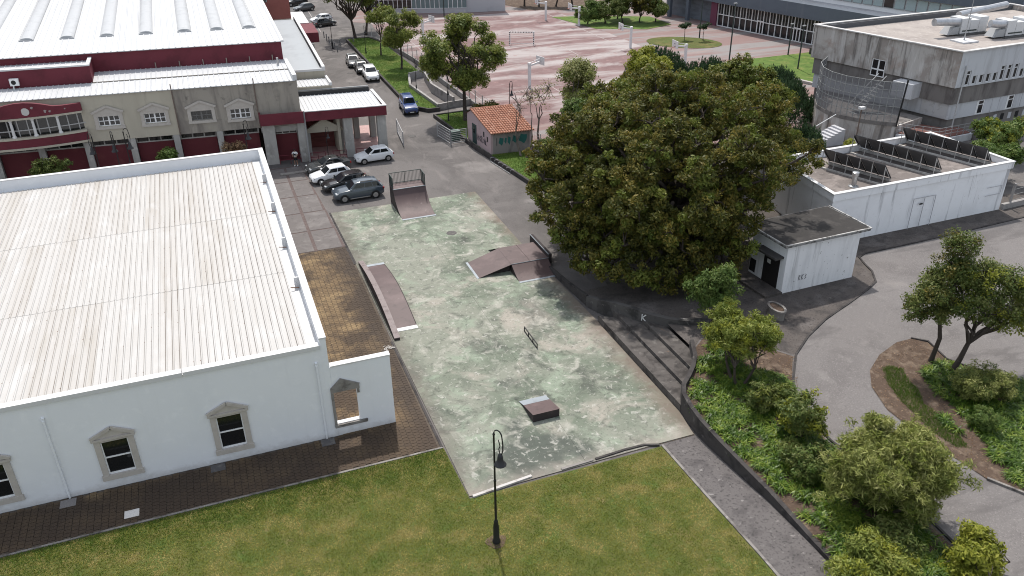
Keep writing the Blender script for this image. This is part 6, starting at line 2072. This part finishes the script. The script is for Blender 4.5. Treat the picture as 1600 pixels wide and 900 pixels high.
# ---- the big oak: many lobes over a wide dome
rg0 = np.random.default_rng(42)
OC = np.array([33.4, 53.2, 7.2])
lob = []
tries = 0
while len(lob) < 96 and tries < 4000:
    tries += 1
    d = unit(rg0.normal(size=3))
    if d[2] < (-.72 if d[1] < -.2 else -.35):
        continue
    rr = .76 + .24 * rg0.random()
    p = OC + d * rr * np.array([11.3, 11.2, 6.1])
    if p[0] > 34.0 and p[1] < 49.5 and p[2] < 9.0:
        continue
    if p[0] > 40.5 and (p[1] < 49.0 or p[2] < 7.2):
        continue
    if any(np.linalg.norm((p - np.array(l[:3])) / np.array([1, 1, .8])) < 1.65 for l in lob):
        continue
    r_ = rg0.uniform(.9, 2.1)
    lob.append((p[0], p[1], p[2], r_, r_, r_ * .85))
for p in ((24.6, 46.8, 3.3), (26.4, 45.2, 3.0), (28.2, 44.2, 2.9), (30.2, 43.6, 3.0), (32.2, 43.8, 3.4), (33.6, 44.6, 4.4), (25.4, 46.2, 5.0), (22.9, 50.2, 4.2), (23.6, 48.4, 3.2), (29.0, 44.4, 4.8), (31.4, 44.6, 5.4), (27.2, 45.4, 6.2), (22.2, 53.0, 5.2)):
    r_ = rg0.uniform(1.0, 1.5)
    lob.append((*p, r_, r_, r_ * .9))
lob += [(33.0, 53.2, 7.0, 9.6, 9.8, 5.6), (31.0, 50.5, 6.2, 8.0, 7.2, 4.6)]
ob = (31.0, 48.2, hT(31, 48.2))
lob = [tuple(np.array(l[:3]) - np.array(ob)) + tuple(l[3:]) for l in lob]
def keep_oak(P):
    x, y, z = P[:, 0], P[:, 1], P[:, 2]
    return (z > 1.7) & ~((x > 34.4) & (y < 47.6) & (z < 7.4)) & ~((x > 43.0) & (z < 6.2))
make_tree('oak_tree', 'huge dark green oak tree with wide crown over the terrace', 'tree', ob, lob, 5, 3600, 84, .47, .128, [L_oak, L_oak2], .5, 3.6, keep=keep_oak, twigs=90, asp=.5, shell=.5, rnd=1.0, spread=.3)

# ---- trees and shrubs by the path, the terrace and the island
def lobes_dome(rg_, c, R3, n, r, zmin=-.4, core=False):
    out = [(c[0], c[1], c[2], R3[0] * .7, R3[1] * .7, R3[2] * .72)] if core else []
    for i in range(n):
        d = unit(rg_.normal(size=3))
        d[2] = max(d[2], zmin)
        p = np.array(c) + d * np.array(R3) * (.68 if core else .62) * (rg_.uniform(.8, 1.12) if core else 1)
        q = r * rg_.uniform(.6, 1.4)
        out.append((p[0], p[1], p[2], q, q, q * .8))
    return out
rg1 = np.random.default_rng(9)
make_tree('young_tree', 'bright green young tree on the terrace by the seating steps', 'tree', (29.0, 39.8, hT(29, 39.8)), lobes_dome(rg1, (0, 0, 2.6), (1.9, 1.8, 2.0), 12, .5, -.4, True), 21, 190, 46, .40, .13, L_bright, .09, 1.3, asp=.35, twigs=20, shell=.25, ragged=.16)
make_tree('spreading_shrub', 'olive green spreading shrub in the planting bed beside the steps', 'shrub', (26.9, 33.8, hT(26.9, 33.8)), lobes_dome(rg1, (.5, 1.0, 2.7), (2.8, 2.7, 1.45), 14, .6, -.4, True), 22, 520, 50, .34, .14, [L_olive, L_yel], .10, 1.4, asp=.24, twigs=70, stems=3, shell=.25, rnd=1.1, up=.3, ragged=.12)
make_tree('oleander', 'large grey-green oleander with long leaves between path and road', 'shrub', (28.0, 22.9, hT(28, 22.9)), lobes_dome(rg1, (.2, .2, 2.3), (3.6, 3.4, 2.4), 22, .75, -.7, True), 23, 1150, 52, .36, .15, [L_olea, L_olive], .09, 1.2, asp=.2, twigs=150, stems=4, shell=.25, rnd=1.1, up=.3, ragged=.12)
make_tree('yellow_shrub', 'upright yellow-green shrub in the bed above the oleander', 'shrub', (27.2, 28.4, hT(27.2, 28.4)), lobes_dome(rg1, (0, 0, 1.7), (1.5, 1.5, 1.6), 12, .45, -.4, True), 24, 150, 46, .34, .12, [L_mid, L_yel], .06, .8, asp=.35, twigs=30, stems=3, shell=.25, ragged=.2)
make_tree('yellow_shrub', 'yellow-green shrub at the bottom edge beside the end of the path', 'shrub', (24.6, 19.6, hT(24.6, 19.6)), lobes_dome(rg1, (0, 0, .8), (2.6, 1.6, .95), 10, .55, -.4, True), 25, 340, 50, .38, .12, [L_olive, L_yel], .06, .5, asp=.3, twigs=20, stems=3, shell=.25, ragged=.16)
make_tree('yellow_shrub', 'yellow leafy shrub at the bottom edge by the road kerb', 'shrub', (28.9, 18.2, hT(28.9, 18.2)), lobes_dome(rg1, (0, 0, .95), (1.7, 1.3, 1.3), 10, .45, -.4, True), 26, 190, 46, .34, .12, L_yel, .05, .6, asp=.4, twigs=40, stems=3, shell=.25, ragged=.2)
make_tree('island_tree', 'dark green slim tree, left of two on the island bed', 'tree', (39.5, 31.5, hT(39.5, 31.5)), [(.3, .3, 7.9, 1.15, 1.1, 1.0), (.1, .2, 6.5, 1.35, 1.3, 1.0), (-1.4, -.2, 5.2, 1.25, 1.1, .8), (-.6, .6, 5.6, 1.1, 1.1, .8), (1.0, .4, 5.4, 1.0, 1.0, .8), (-2.3, 0, 4.7, .9, .9, .6), (-.9, -.8, 4.3, 1.0, .9, .6), (.5, 0, 4.2, .9, .9, .6), (-1.8, .3, 3.8, .9, .8, .5), (-.2, -.2, 3.6, .8, .7, .5)], 27, 330, 56, .40, .085, [L_mid, L_oak], .15, 3.4, asp=.5, twigs=60, shell=.3)
make_tree('island_tree', 'spreading tree with brownish top, right of two on the island bed', 'tree', (39.9, 30.2, hT(39.9, 30.2)), [(1.1, .6, 6.4, 1.3, 1.3, .9), (2.3, .2, 6.0, 1.3, 1.2, .8), (.1, .8, 6.3, 1.1, 1.1, .8), (3.4, -.2, 5.2, 1.2, 1.2, .8), (1.9, -.6, 4.7, 1.2, 1.1, .7), (3.0, -1.0, 3.8, 1.3, 1.2, .6), (.7, .2, 5.0, 1.0, 1.0, .7), (4.2, -.4, 4.2, 1.1, 1.1, .7), (1.6, 1.4, 5.4, 1.1, 1.1, .7), (-.5, .1, 4.8, .9, .9, .7), (2.2, -.4, 3.4, 1.0, 1.0, .5), (1.2, .0, 4.0, .9, .9, .5), (3.9, -.9, 3.2, .9, .9, .5)], 28, 400, 50, .46, .085, [L_mid, L_yel], .19, 1.9, asp=.5, twigs=190, shell=.25, spread=.35)
make_tree('island_shrub', 'rounded grey-olive shrub on the island bed below the two trees', 'shrub', (39.5, 27.8, hT(39.5, 27.8)), lobes_dome(rg1, (0, 0, 1.0), (1.9, 1.7, 1.0), 12, .75), 29, 240, 60, .3, .085, [L_olea, L_mid], .07, .5, asp=.3, twigs=20, stems=2, shell=.35)
make_tree('island_shrub', 'small bright shrub on the island bed near the grass strip', 'shrub', (37.4, 25.7, hT(37.4, 25.7)), lobes_dome(rg1, (0, 0, .7), (.7, .7, .7), 5, .45), 30, 70, 50, .24, .08, L_bright, .05, .4, asp=.35, shell=.3)

make_tree('bed_shrub', 'low mid-green shrub between the spreading shrub and the yellow-green one', 'shrub', (27.2, 31.2, hT(27.2, 31.2)), lobes_dome(rg1, (0, 0, .9), (1.5, 1.3, .8), 8, .6), 31, 130, 55, .3, .10, [L_mid, L_oak2], .06, .4, asp=.4, stems=2, shell=.3)
make_tree('bed_shrub', 'low dark green shrub in the bed left of the oleander', 'shrub', (25.9, 26.3, hT(25.9, 26.3)), lobes_dome(rg1, (0, 0, .8), (1.4, 1.5, .7), 8, .6), 32, 130, 55, .3, .10, [L_mid, L_bright], .06, .4, asp=.4, stems=2, shell=.3)
make_tree('bed_shrub', 'low green shrub in the bed below the oleander', 'shrub', (26.6, 20.6, hT(26.6, 20.6)), lobes_dome(rg1, (0, 0, .7), (1.5, 1.2, .6), 7, .6), 33, 110, 55, .3, .10, L_mid, .06, .4, asp=.4, stems=2, shell=.3)

# strap-leaved ground cover (agapanthus-like)
def strap_clumps(rg_, pts, per, length, width):
    """arching leaves: three quads each, pts (n, 3)"""
    n = len(pts)
    c = np.repeat(pts, per, axis=0)
    m = len(c)
    az = rg_.random(m) * 2 * np.pi
    el = rg_.uniform(.55, 1.35, m)
    ln = length * rg_.uniform(.6, 1.2, m)
    h = np.stack([np.cos(az), np.sin(az), np.zeros(m)], 1)
    sd = np.stack([-np.sin(az), np.cos(az), np.zeros(m)], 1)
    out = []
    prev = c + rg_.normal(size=(m, 3)) * np.array([.06, .06, 0])
    pw = np.full(m, width * .7)
    e = el.copy()
    for k in range(3):
        nx = prev + (h * np.cos(e)[:, None] + np.array([0, 0, 1]) * np.sin(e)[:, None]) * (ln / 3)[:, None]
        nw = width * (1.0, .8, .12)[k] * np.ones(m)
        out.append(np.stack([prev - sd * pw[:, None], prev + sd * pw[:, None], nx + sd * nw[:, None], nx - sd * nw[:, None]], 1))
        prev, pw = nx, nw
        e = e - .75
    return np.concatenate(out, 0)
def scatter(rg_, poly, n, hf=None):
    xs, ys = [p[0] for p in poly], [p[1] for p in poly]
    x = rg_.uniform(min(xs), max(xs), n * 3)
    y = rg_.uniform(min(ys), max(ys), n * 3)
    k = inside(poly, x, y)
    x, y = x[k][:n], y[k][:n]
    z = np.array([(hf or hT)(a, b) for a, b in zip(x, y)])
    return np.stack([x, y, z], 1)
rg2 = np.random.default_rng(77)
cov1 = [(24.0, 34.4), (25.2, 35.6), (26.4, 37.0), (27.4, 37.6), (28.4, 36.6), (28.6, 34.6), (29.6, 33.0), (29.3, 31.0), (28.4, 29.3), (28.3, 27.6), (28.9, 24.8), (29.2, 21.9), (29.0, 17.7), (28.6, 9), (24.0, 9), (23.9, 22.3), (23.7, 25.5), (23.5, 27.6), (23.3, 29.7), (23.15, 31.3), (23.3, 33.2)]
pts = scatter(rg2, cov1, 1000)
nz = np.sin(pts[:, 0] * 1.9 + 1.0) * np.sin(pts[:, 1] * 1.3 + .6) + .5 * np.sin(pts[:, 0] * 4.1 + pts[:, 1] * 3.3)
pts = pts[nz > -.8]
o = fast_mesh('ground_cover', strap_clumps(rg2, pts, 34, .66, .026), 4, L_aga)
stuff(o, 'dense strap-leaved green ground cover filling the planting bed', 'ground cover')
cov2 = [(38.0, 30.8), (39.2, 31.2), (40.3, 30.8), (41.0, 29.6), (42.5, 28.4), (45.8, 25.8), (45.8, 20.4), (39.0, 19.6), (36.9, 21.4), (36.2, 23.6), (36.8, 25.2), (37.4, 27.2), (37.6, 29.4)]
pts = scatter(rg2, cov2, 640)
o = fast_mesh('ground_cover', strap_clumps(rg2, pts, 34, .68, .028), 4, L_aga)
stuff(o, 'dense strap-leaved green ground cover on the island bed', 'ground cover')
for i, (x, y, lab) in enumerate(((23.75, 30.6, 'bright strap-leaved clump against the bed wall near the slab corner'), (24.3, 27.2, 'bright strap-leaved clump against the bed wall halfway down the path'), (36.5, 23.3, 'large strap-leaved clump at the lower edge of the island bed'), (36.0, 26.4, 'strap-leaved clump beside the grass strip on the island'), (36.1, 21.9, 'strap-leaved clump next to the island kerb'))):
    q = strap_clumps(rg2, np.array([[0, 0, 0]]) + rg2.normal(size=(7, 3)) * np.array([.3, .3, 0]), 40, .62, .025)
    o = fast_mesh('strap_leaf_plant', q, 4, L_aga)
    o.location = (x, y, hT(x, y) + .04)
    tag(o, lab, 'plant', 'strap-leaved clumps')

# grass
def grass(name, poly, n, hgt, lm, label, zf, soft=False):
    rg_ = np.random.default_rng(n)
    p = scatter(rg_, poly, n, zf)
    p[:, :2] += rg_.normal(size=(len(p), 2)) * .05
    if soft:
        p = p[rg_.random(len(p)) < np.clip((p[:, 1] - 32.6) / 2.6, .03, 1) ** 1.3]
    m = len(p)
    az = rg_.random(m) * np.pi * 2
    sd = np.stack([np.cos(az), np.sin(az), np.zeros(m)], 1)
    w_ = .015 * rg_.uniform(.6, 1.3, (m, 1))
    tip = p + np.stack([rg_.normal(size=m) * .05, rg_.normal(size=m) * .05, hgt * rg_.uniform(.5, 1.3, m)], 1)
    q = np.stack([p - sd * w_, p + sd * w_, tip], 1)
    o = fast_mesh(name, q, 3, lm)
    return stuff(o, label, 'grass')
lz_ = lambda x, y: .01
grass('grass', [(-16, 14), (20.55, 16), (20.5, 22.5), (20.2, 31.1), (12.6, 31.05), (9.0, 31.0), (8.85, 35.35), (-16, 35.25)], 330000, .075, L_grass, 'mown yellowing grass of the front lawn', lz_)
lush = [(-16, 31.4), (8.9, 31.2), (8.85, 35.4), (-16, 35.3)]
grass('grass', lush, 60000, .10, L_grass2, 'lush green grass edge along the brown pavement', lz_, True)
grass('grass', sl_poly, 30000, .13, L_grass2, 'green grass of the street lawn strip', lambda x, y: .36)
grass('grass', pl_poly, 22000, .12, L_grass2, 'green grass around the pink house', lambda x, y: .30)
gs = [(36.1, 31.9), (35.3, 30.6), (34.9, 29.0), (34.75, 27.6), (34.6, 26.3), (34.9, 24.9), (35.6, 24.6), (35.8, 25.8), (36.1, 27.1), (36.0, 28.4), (36.7, 29.6), (36.8, 30.6), (37.2, 31.4), (36.7, 32.0)]
grass('grass', gs, 7500, .14, L_grass2, 'grass strip on the island bed', lambda x, y: hT(x, y) + .03)
# fallen leaves on the island and bed margins
rg3 = np.random.default_rng(8)
pp = np.concatenate([scatter(rg3, isl_poly, 2600), scatter(rg3, bed_poly, 1800), scatter(rg3, [(29.0, 33), (31.6, 35), (31.9, 34.8), (29.5, 31.5), (29.1, 28), (28.6, 28)], 500)])
pp[:, 2] += .05
q = leaf_quads(rg3, pp, 1, .02, .055, None, .5, 3.0, .2)
o = fast_mesh('leaf_litter', q, 4, L_dry)
stuff(o, 'brown fallen leaves on the beds and road edge', 'leaves')

# ---- street trees
rg4 = np.random.default_rng(3)
G_ST = 'street trees'
make_tree('street_tree', 'large airy street tree behind the concrete ramp left of the pink house', 'tree', (28.3, 92.0, .3), lobes_dome(rg4, (.6, 1.5, 7.6), (6.6, 5.6, 5.2), 30, 1.15, -.8), 41, 620, 56, .6, .14, [L_street, L_mid], .28, 3.2, twigs=70, shell=.35, group=G_ST, asp=.55)
make_tree('street_tree', 'airy street tree with a single trunk on the street lawn', 'tree', (27.1, 118.8, .36), lobes_dome(rg4, (0, 0, 5.8), (4.2, 4.0, 3.4), 18, .9, -.8), 42, 280, 52, .6, .14, [L_street, L_mid], .17, 3.0, twigs=40, shell=.3, group=G_ST, asp=.55)
make_tree('street_tree', 'thin-stemmed street tree left of the single-trunked one', 'tree', (26.3, 128.6, .36), lobes_dome(rg4, (.6, 1.5, 6.2), (2.4, 2.2, 2.0), 9, .9, -.8), 43, 90, 44, .5, .15, L_street, .13, 2.8, twigs=30, shell=.3, group=G_ST, asp=.55)
make_tree('street_tree', 'broad half-bare street tree at the far end of the lawn strip', 'tree', (25.3, 144.2, .1), lobes_dome(rg4, (-.8, .5, 7.6), (6.4, 6.0, 4.6), 24, 1.2, -.8), 44, 330, 40, .6, .15, [L_mid, L_street], .26, 2.8, twigs=110, shell=.3, group=G_ST, asp=.55)
make_tree('street_tree', 'second broad tree at the far end, right of the half-bare one', 'tree', (27.6, 146.3, .1), lobes_dome(rg4, (1.0, 1.5, 7.8), (5.8, 5.6, 4.8), 20, 1.2, -.8), 45, 300, 40, .6, .15, [L_mid, L_street], .22, 2.8, twigs=80, shell=.3, group=G_ST, asp=.55)
make_tree('bare_tree', 'bare forked tree on the grass right of the pink house', 'tree', (30.0, 77.5, .3), [(-.4, .5, 5.6, 1.0, 1.0, 1.3), (.5, .3, 6.6, 1.0, 1.0, 1.3), (.1, 1.2, 4.8, 1.0, 1.0, 1.2)], 46, 40, 5, .5, .08, L_dry, .12, 2.4, m_bark_lt, twigs=50, shell=.2, stems=2)
make_tree('bare_tree', 'bare tree with pale bark behind the pink house roof end', 'tree', (33.6, 82.0, .1), [(.2, .5, 5.0, 1.6, 1.5, 1.2), (1.2, .3, 5.8, 1.4, 1.2, 1.3), (-.8, .6, 4.8, 1.2, 1.0, 1.2)], 47, 60, 6, .5, .1, L_pale, .14, 2.4, m_bark_lt, twigs=70, shell=.2)
make_tree('pale_tree', 'pale half-bare tree behind the left shoulder of the oak', 'tree', (37.0, 80.0, .0), lobes_dome(rg4, (0, 0, 6.6), (3.2, 3.0, 3.2), 14, 1.05, -.8), 48, 420, 40, .6, .13, [L_pale, L_street], .2, 2.6, m_bark_lt, twigs=130, shell=.3)
make_tree('green_shrub', 'bright green shrub in front of the pale half-bare tree', 'shrub', (34.6, 73.5, .0), lobes_dome(rg4, (0, 0, 4.6), (2.4, 2.2, 3.0), 10, 1.0), 49, 240, 60, .45, .14, L_bright, .12, 1.5, shell=.3)
make_tree('green_shrub', 'leafy shrub hanging over the fence right of the pink house', 'shrub', (33.2, 75.2, .0), lobes_dome(rg4, (0, 0, 2.2), (1.7, 1.5, 1.3), 7, .8), 50, 120, 50, .4, .13, L_mid, .1, 1.0, shell=.3)
make_tree('green_shrub', 'dark bush under the street tree behind the pink house', 'shrub', (30.3, 89.6, .3), lobes_dome(rg4, (0, 0, 1.4), (1.7, 2.4, 1.1), 9, .8), 51, 150, 55, .4, .13, L_oak, .1, .6, shell=.3)
make_tree('lime_tree', 'lime green tree rising between the oak and the dark conifers', 'tree', (43.6, 76.5, .0), lobes_dome(rg4, (0, 0, 7.8), (3.2, 3.0, 3.2), 12, 1.1), 52, 260, 60, .48, .15, L_yel, .2, 2.2, shell=.35)
make_tree('field_tree', 'mid green tree behind the right shoulder of the oak', 'tree', (47.0, 64.0, .4), lobes_dome(rg4, (0, 0, 7.6), (5.4, 4.6, 4.2), 20, 1.45), 53, 560, 60, .5, .16, [L_oak2, L_oak], .25, 2.2, shell=.45)
make_tree('field_tree', 'olive tree filling the back of the oak crown', 'tree', (39.5, 67.0, .4), lobes_dome(rg4, (0, 0, 7.2), (5.2, 4.6, 4.2), 20, 1.5), 54, 560, 60, .5, .16, [L_oak, L_oak2], .25, 2.2, shell=.45)
make_tree('garden_tree', 'round green tree right of the solar building, front one', 'tree', (66.8, 52.8, 1.2), lobes_dome(rg4, (0, 0, 2.6), (2.6, 2.4, 1.9), 10, 1.0), 55, 240, 56, .45, .14, L_bright, .14, 1.2, shell=.4)
make_tree('garden_tree', 'round green tree right of the solar building, behind the front one', 'tree', (72.6, 57.2, 1.2), lobes_dome(rg4, (0, 0, 2.4), (3.0, 2.6, 1.9), 10, 1.05), 56, 240, 56, .45, .14, [L_bright, L_yel], .14, 1.2, shell=.4)
make_tree('green_shrub', 'small yellowing shrub beside the entry stairs', 'shrub', (61.3, 64.0, 1.1), lobes_dome(rg4, (0, 0, .9), (1.4, 1.0, .7), 5, .6), 57, 70, 50, .35, .12, L_yel, .06, .4, shell=.3)
# spiky dark conifers
def conifer(label, base, R_, H_, n, seed):
    rg_ = np.random.default_rng(seed)
    t = thing('conifer', label, 'tree', base, 'dark conifers behind the oak')
    MB().lathe([(.2, 0), (.12, H_ * .6)], 0, 0, 6).build('trunk', m_bark, t, local=True)
    d = unit(rg_.normal(size=(n, 3)))
    d[:, 2] = np.abs(d[:, 2])
    p = d * np.array([R_, R_, H_ * .8]) * (.75 + .25 * rg_.random((n, 1)))
    qs = []
    for k in range(16):
        z = rg_.random((n, 1)) * .9
        a = rg_.random(n) * 2 * np.pi
        rad = (.16 * (1 - z[:, 0]) + .03)
        c = p + np.stack([rad * np.cos(a), rad * np.sin(a), z[:, 0]], 1)
        sd = np.stack([-np.sin(a), np.cos(a), np.zeros(n)], 1) * .05
        up_ = np.stack([np.cos(a) * .1, np.sin(a) * .1, np.full(n, .24)], 1)
        qs.append(np.stack([c - sd, c + sd, c + up_ + sd * .3, c + up_ - sd * .3], 1))
    o = fast_mesh('crown', np.concatenate(qs), 4, L_con)
    o.parent = t
conifer('dark spiky conifer before the second basketball hoop', (54.5, 93.0, 0), 4.8, 7.0, 1300, 1)
conifer('dark spiky conifer before the nearest basketball hoop', (59.0, 88.0, 0), 4.4, 6.2, 1100, 2)
conifer('dark spiky conifer at the corner of the green lawn wall', (67.5, 86.0, 0), 3.6, 4.4, 700, 3)
conifer('dark spiky conifer beside the right flank of the oak', (63.0, 79.0, 0), 4.4, 5.0, 800, 4)
conifer('dark conifer between the oak and the entry stairs', (52.5, 61.5, .9), 2.4, 5.5, 500, 5)
# school grounds
for i, (x, y, r, h_, lm, lab) in enumerate(((66.5, 139.5, 2.4, 4.4, L_bright, 'bright bush at the left end of the bushy clump by the court'), (69.5, 138.4, 2.6, 4.8, L_mid, 'green bush second from left in the clump by the court'), (72.5, 137.2, 2.8, 5.4, L_mid, 'tall green bush in the middle of the clump by the court'), (75.6, 136.8, 3.0, 6.2, L_oak, 'tall dark bush right of the middle of the clump by the court'), (78.4, 136.0, 2.4, 5.0, L_mid, 'dark bush at the right end of the clump by the court'), (73.5, 141.5, 3.0, 6.4, L_mid, 'tall bush at the back of the clump by the court'))):
    make_tree('clump_bush', lab, 'bush', (x, y, .04), lobes_dome(rg4, (0, 0, h_ * .52), (r, r, h_ * .42), 8, 1.1), 60 + i, 190, 46, .5, .17, lm, .15, 1.0, shell=.4, group='bushes in the clump by the court')
for i, (x, y, lab) in enumerate(((62.5, 160.5, 'dark pine, left of the pines behind the court'), (65.0, 159.0, 'dark pine, second from left behind the court'), (68.0, 157.5, 'dark pine, third from left behind the court'), (71.0, 156.0, 'dark pine, right of the pines behind the court'))):
    make_tree('pine_tree', lab, 'tree', (x, y, .04), lobes_dome(rg4, (0, 0, 4.6), (2.4, 2.4, 1.4), 6, 1.1), 70 + i, 110, 46, .5, .15, L_con, .2, 2.8, shell=.4, group='pines behind the court')
for i, (x, y, lab) in enumerate(((75.3, 120.8, 'small cloud-pruned tree on the round lawn, left one'), (77.9, 119.2, 'small cloud-pruned tree on the round lawn, right one'))):
    make_tree('topiary_tree', lab, 'tree', (x, y, .05), [(-.5, 0, 2.3, .7, .5, .3), (.5, .1, 2.5, .7, .5, .3), (0, .2, 2.1, .5, .5, .25)], 80 + i, 40, 46, .3, .1, L_con, .06, 1.6, shell=.3)
# greenery before the market hall
make_tree('climber', 'green climber over the fence below the market balcony', 'shrub', MK((-15.0, 82.4, 0)), lobes_dome(rg4, (0, 0, 2.9), (2.6, .8, .9), 8, .6), 90, 120, 40, .35, .12, L_mid, .06, 1.4, shell=.3)
make_tree('climber', 'green bush behind the fence below the second market window', 'shrub', MK((-4.9, 83.0, 0)), lobes_dome(rg4, (0, 0, 2.0), (1.4, .9, 1.6), 8, .6), 91, 120, 44, .35, .12, L_bright, .06, 1.0, shell=.3)
make_tree('climber', 'dry brown bush behind the fence below the fourth market window', 'shrub', MK((1.6, 83.6, 0)), lobes_dome(rg4, (0, 0, 2.6), (1.2, .8, .9), 6, .5), 92, 60, 30, .35, .1, L_dry, .05, 1.4, m_bark_lt, shell=.3, twigs=40)
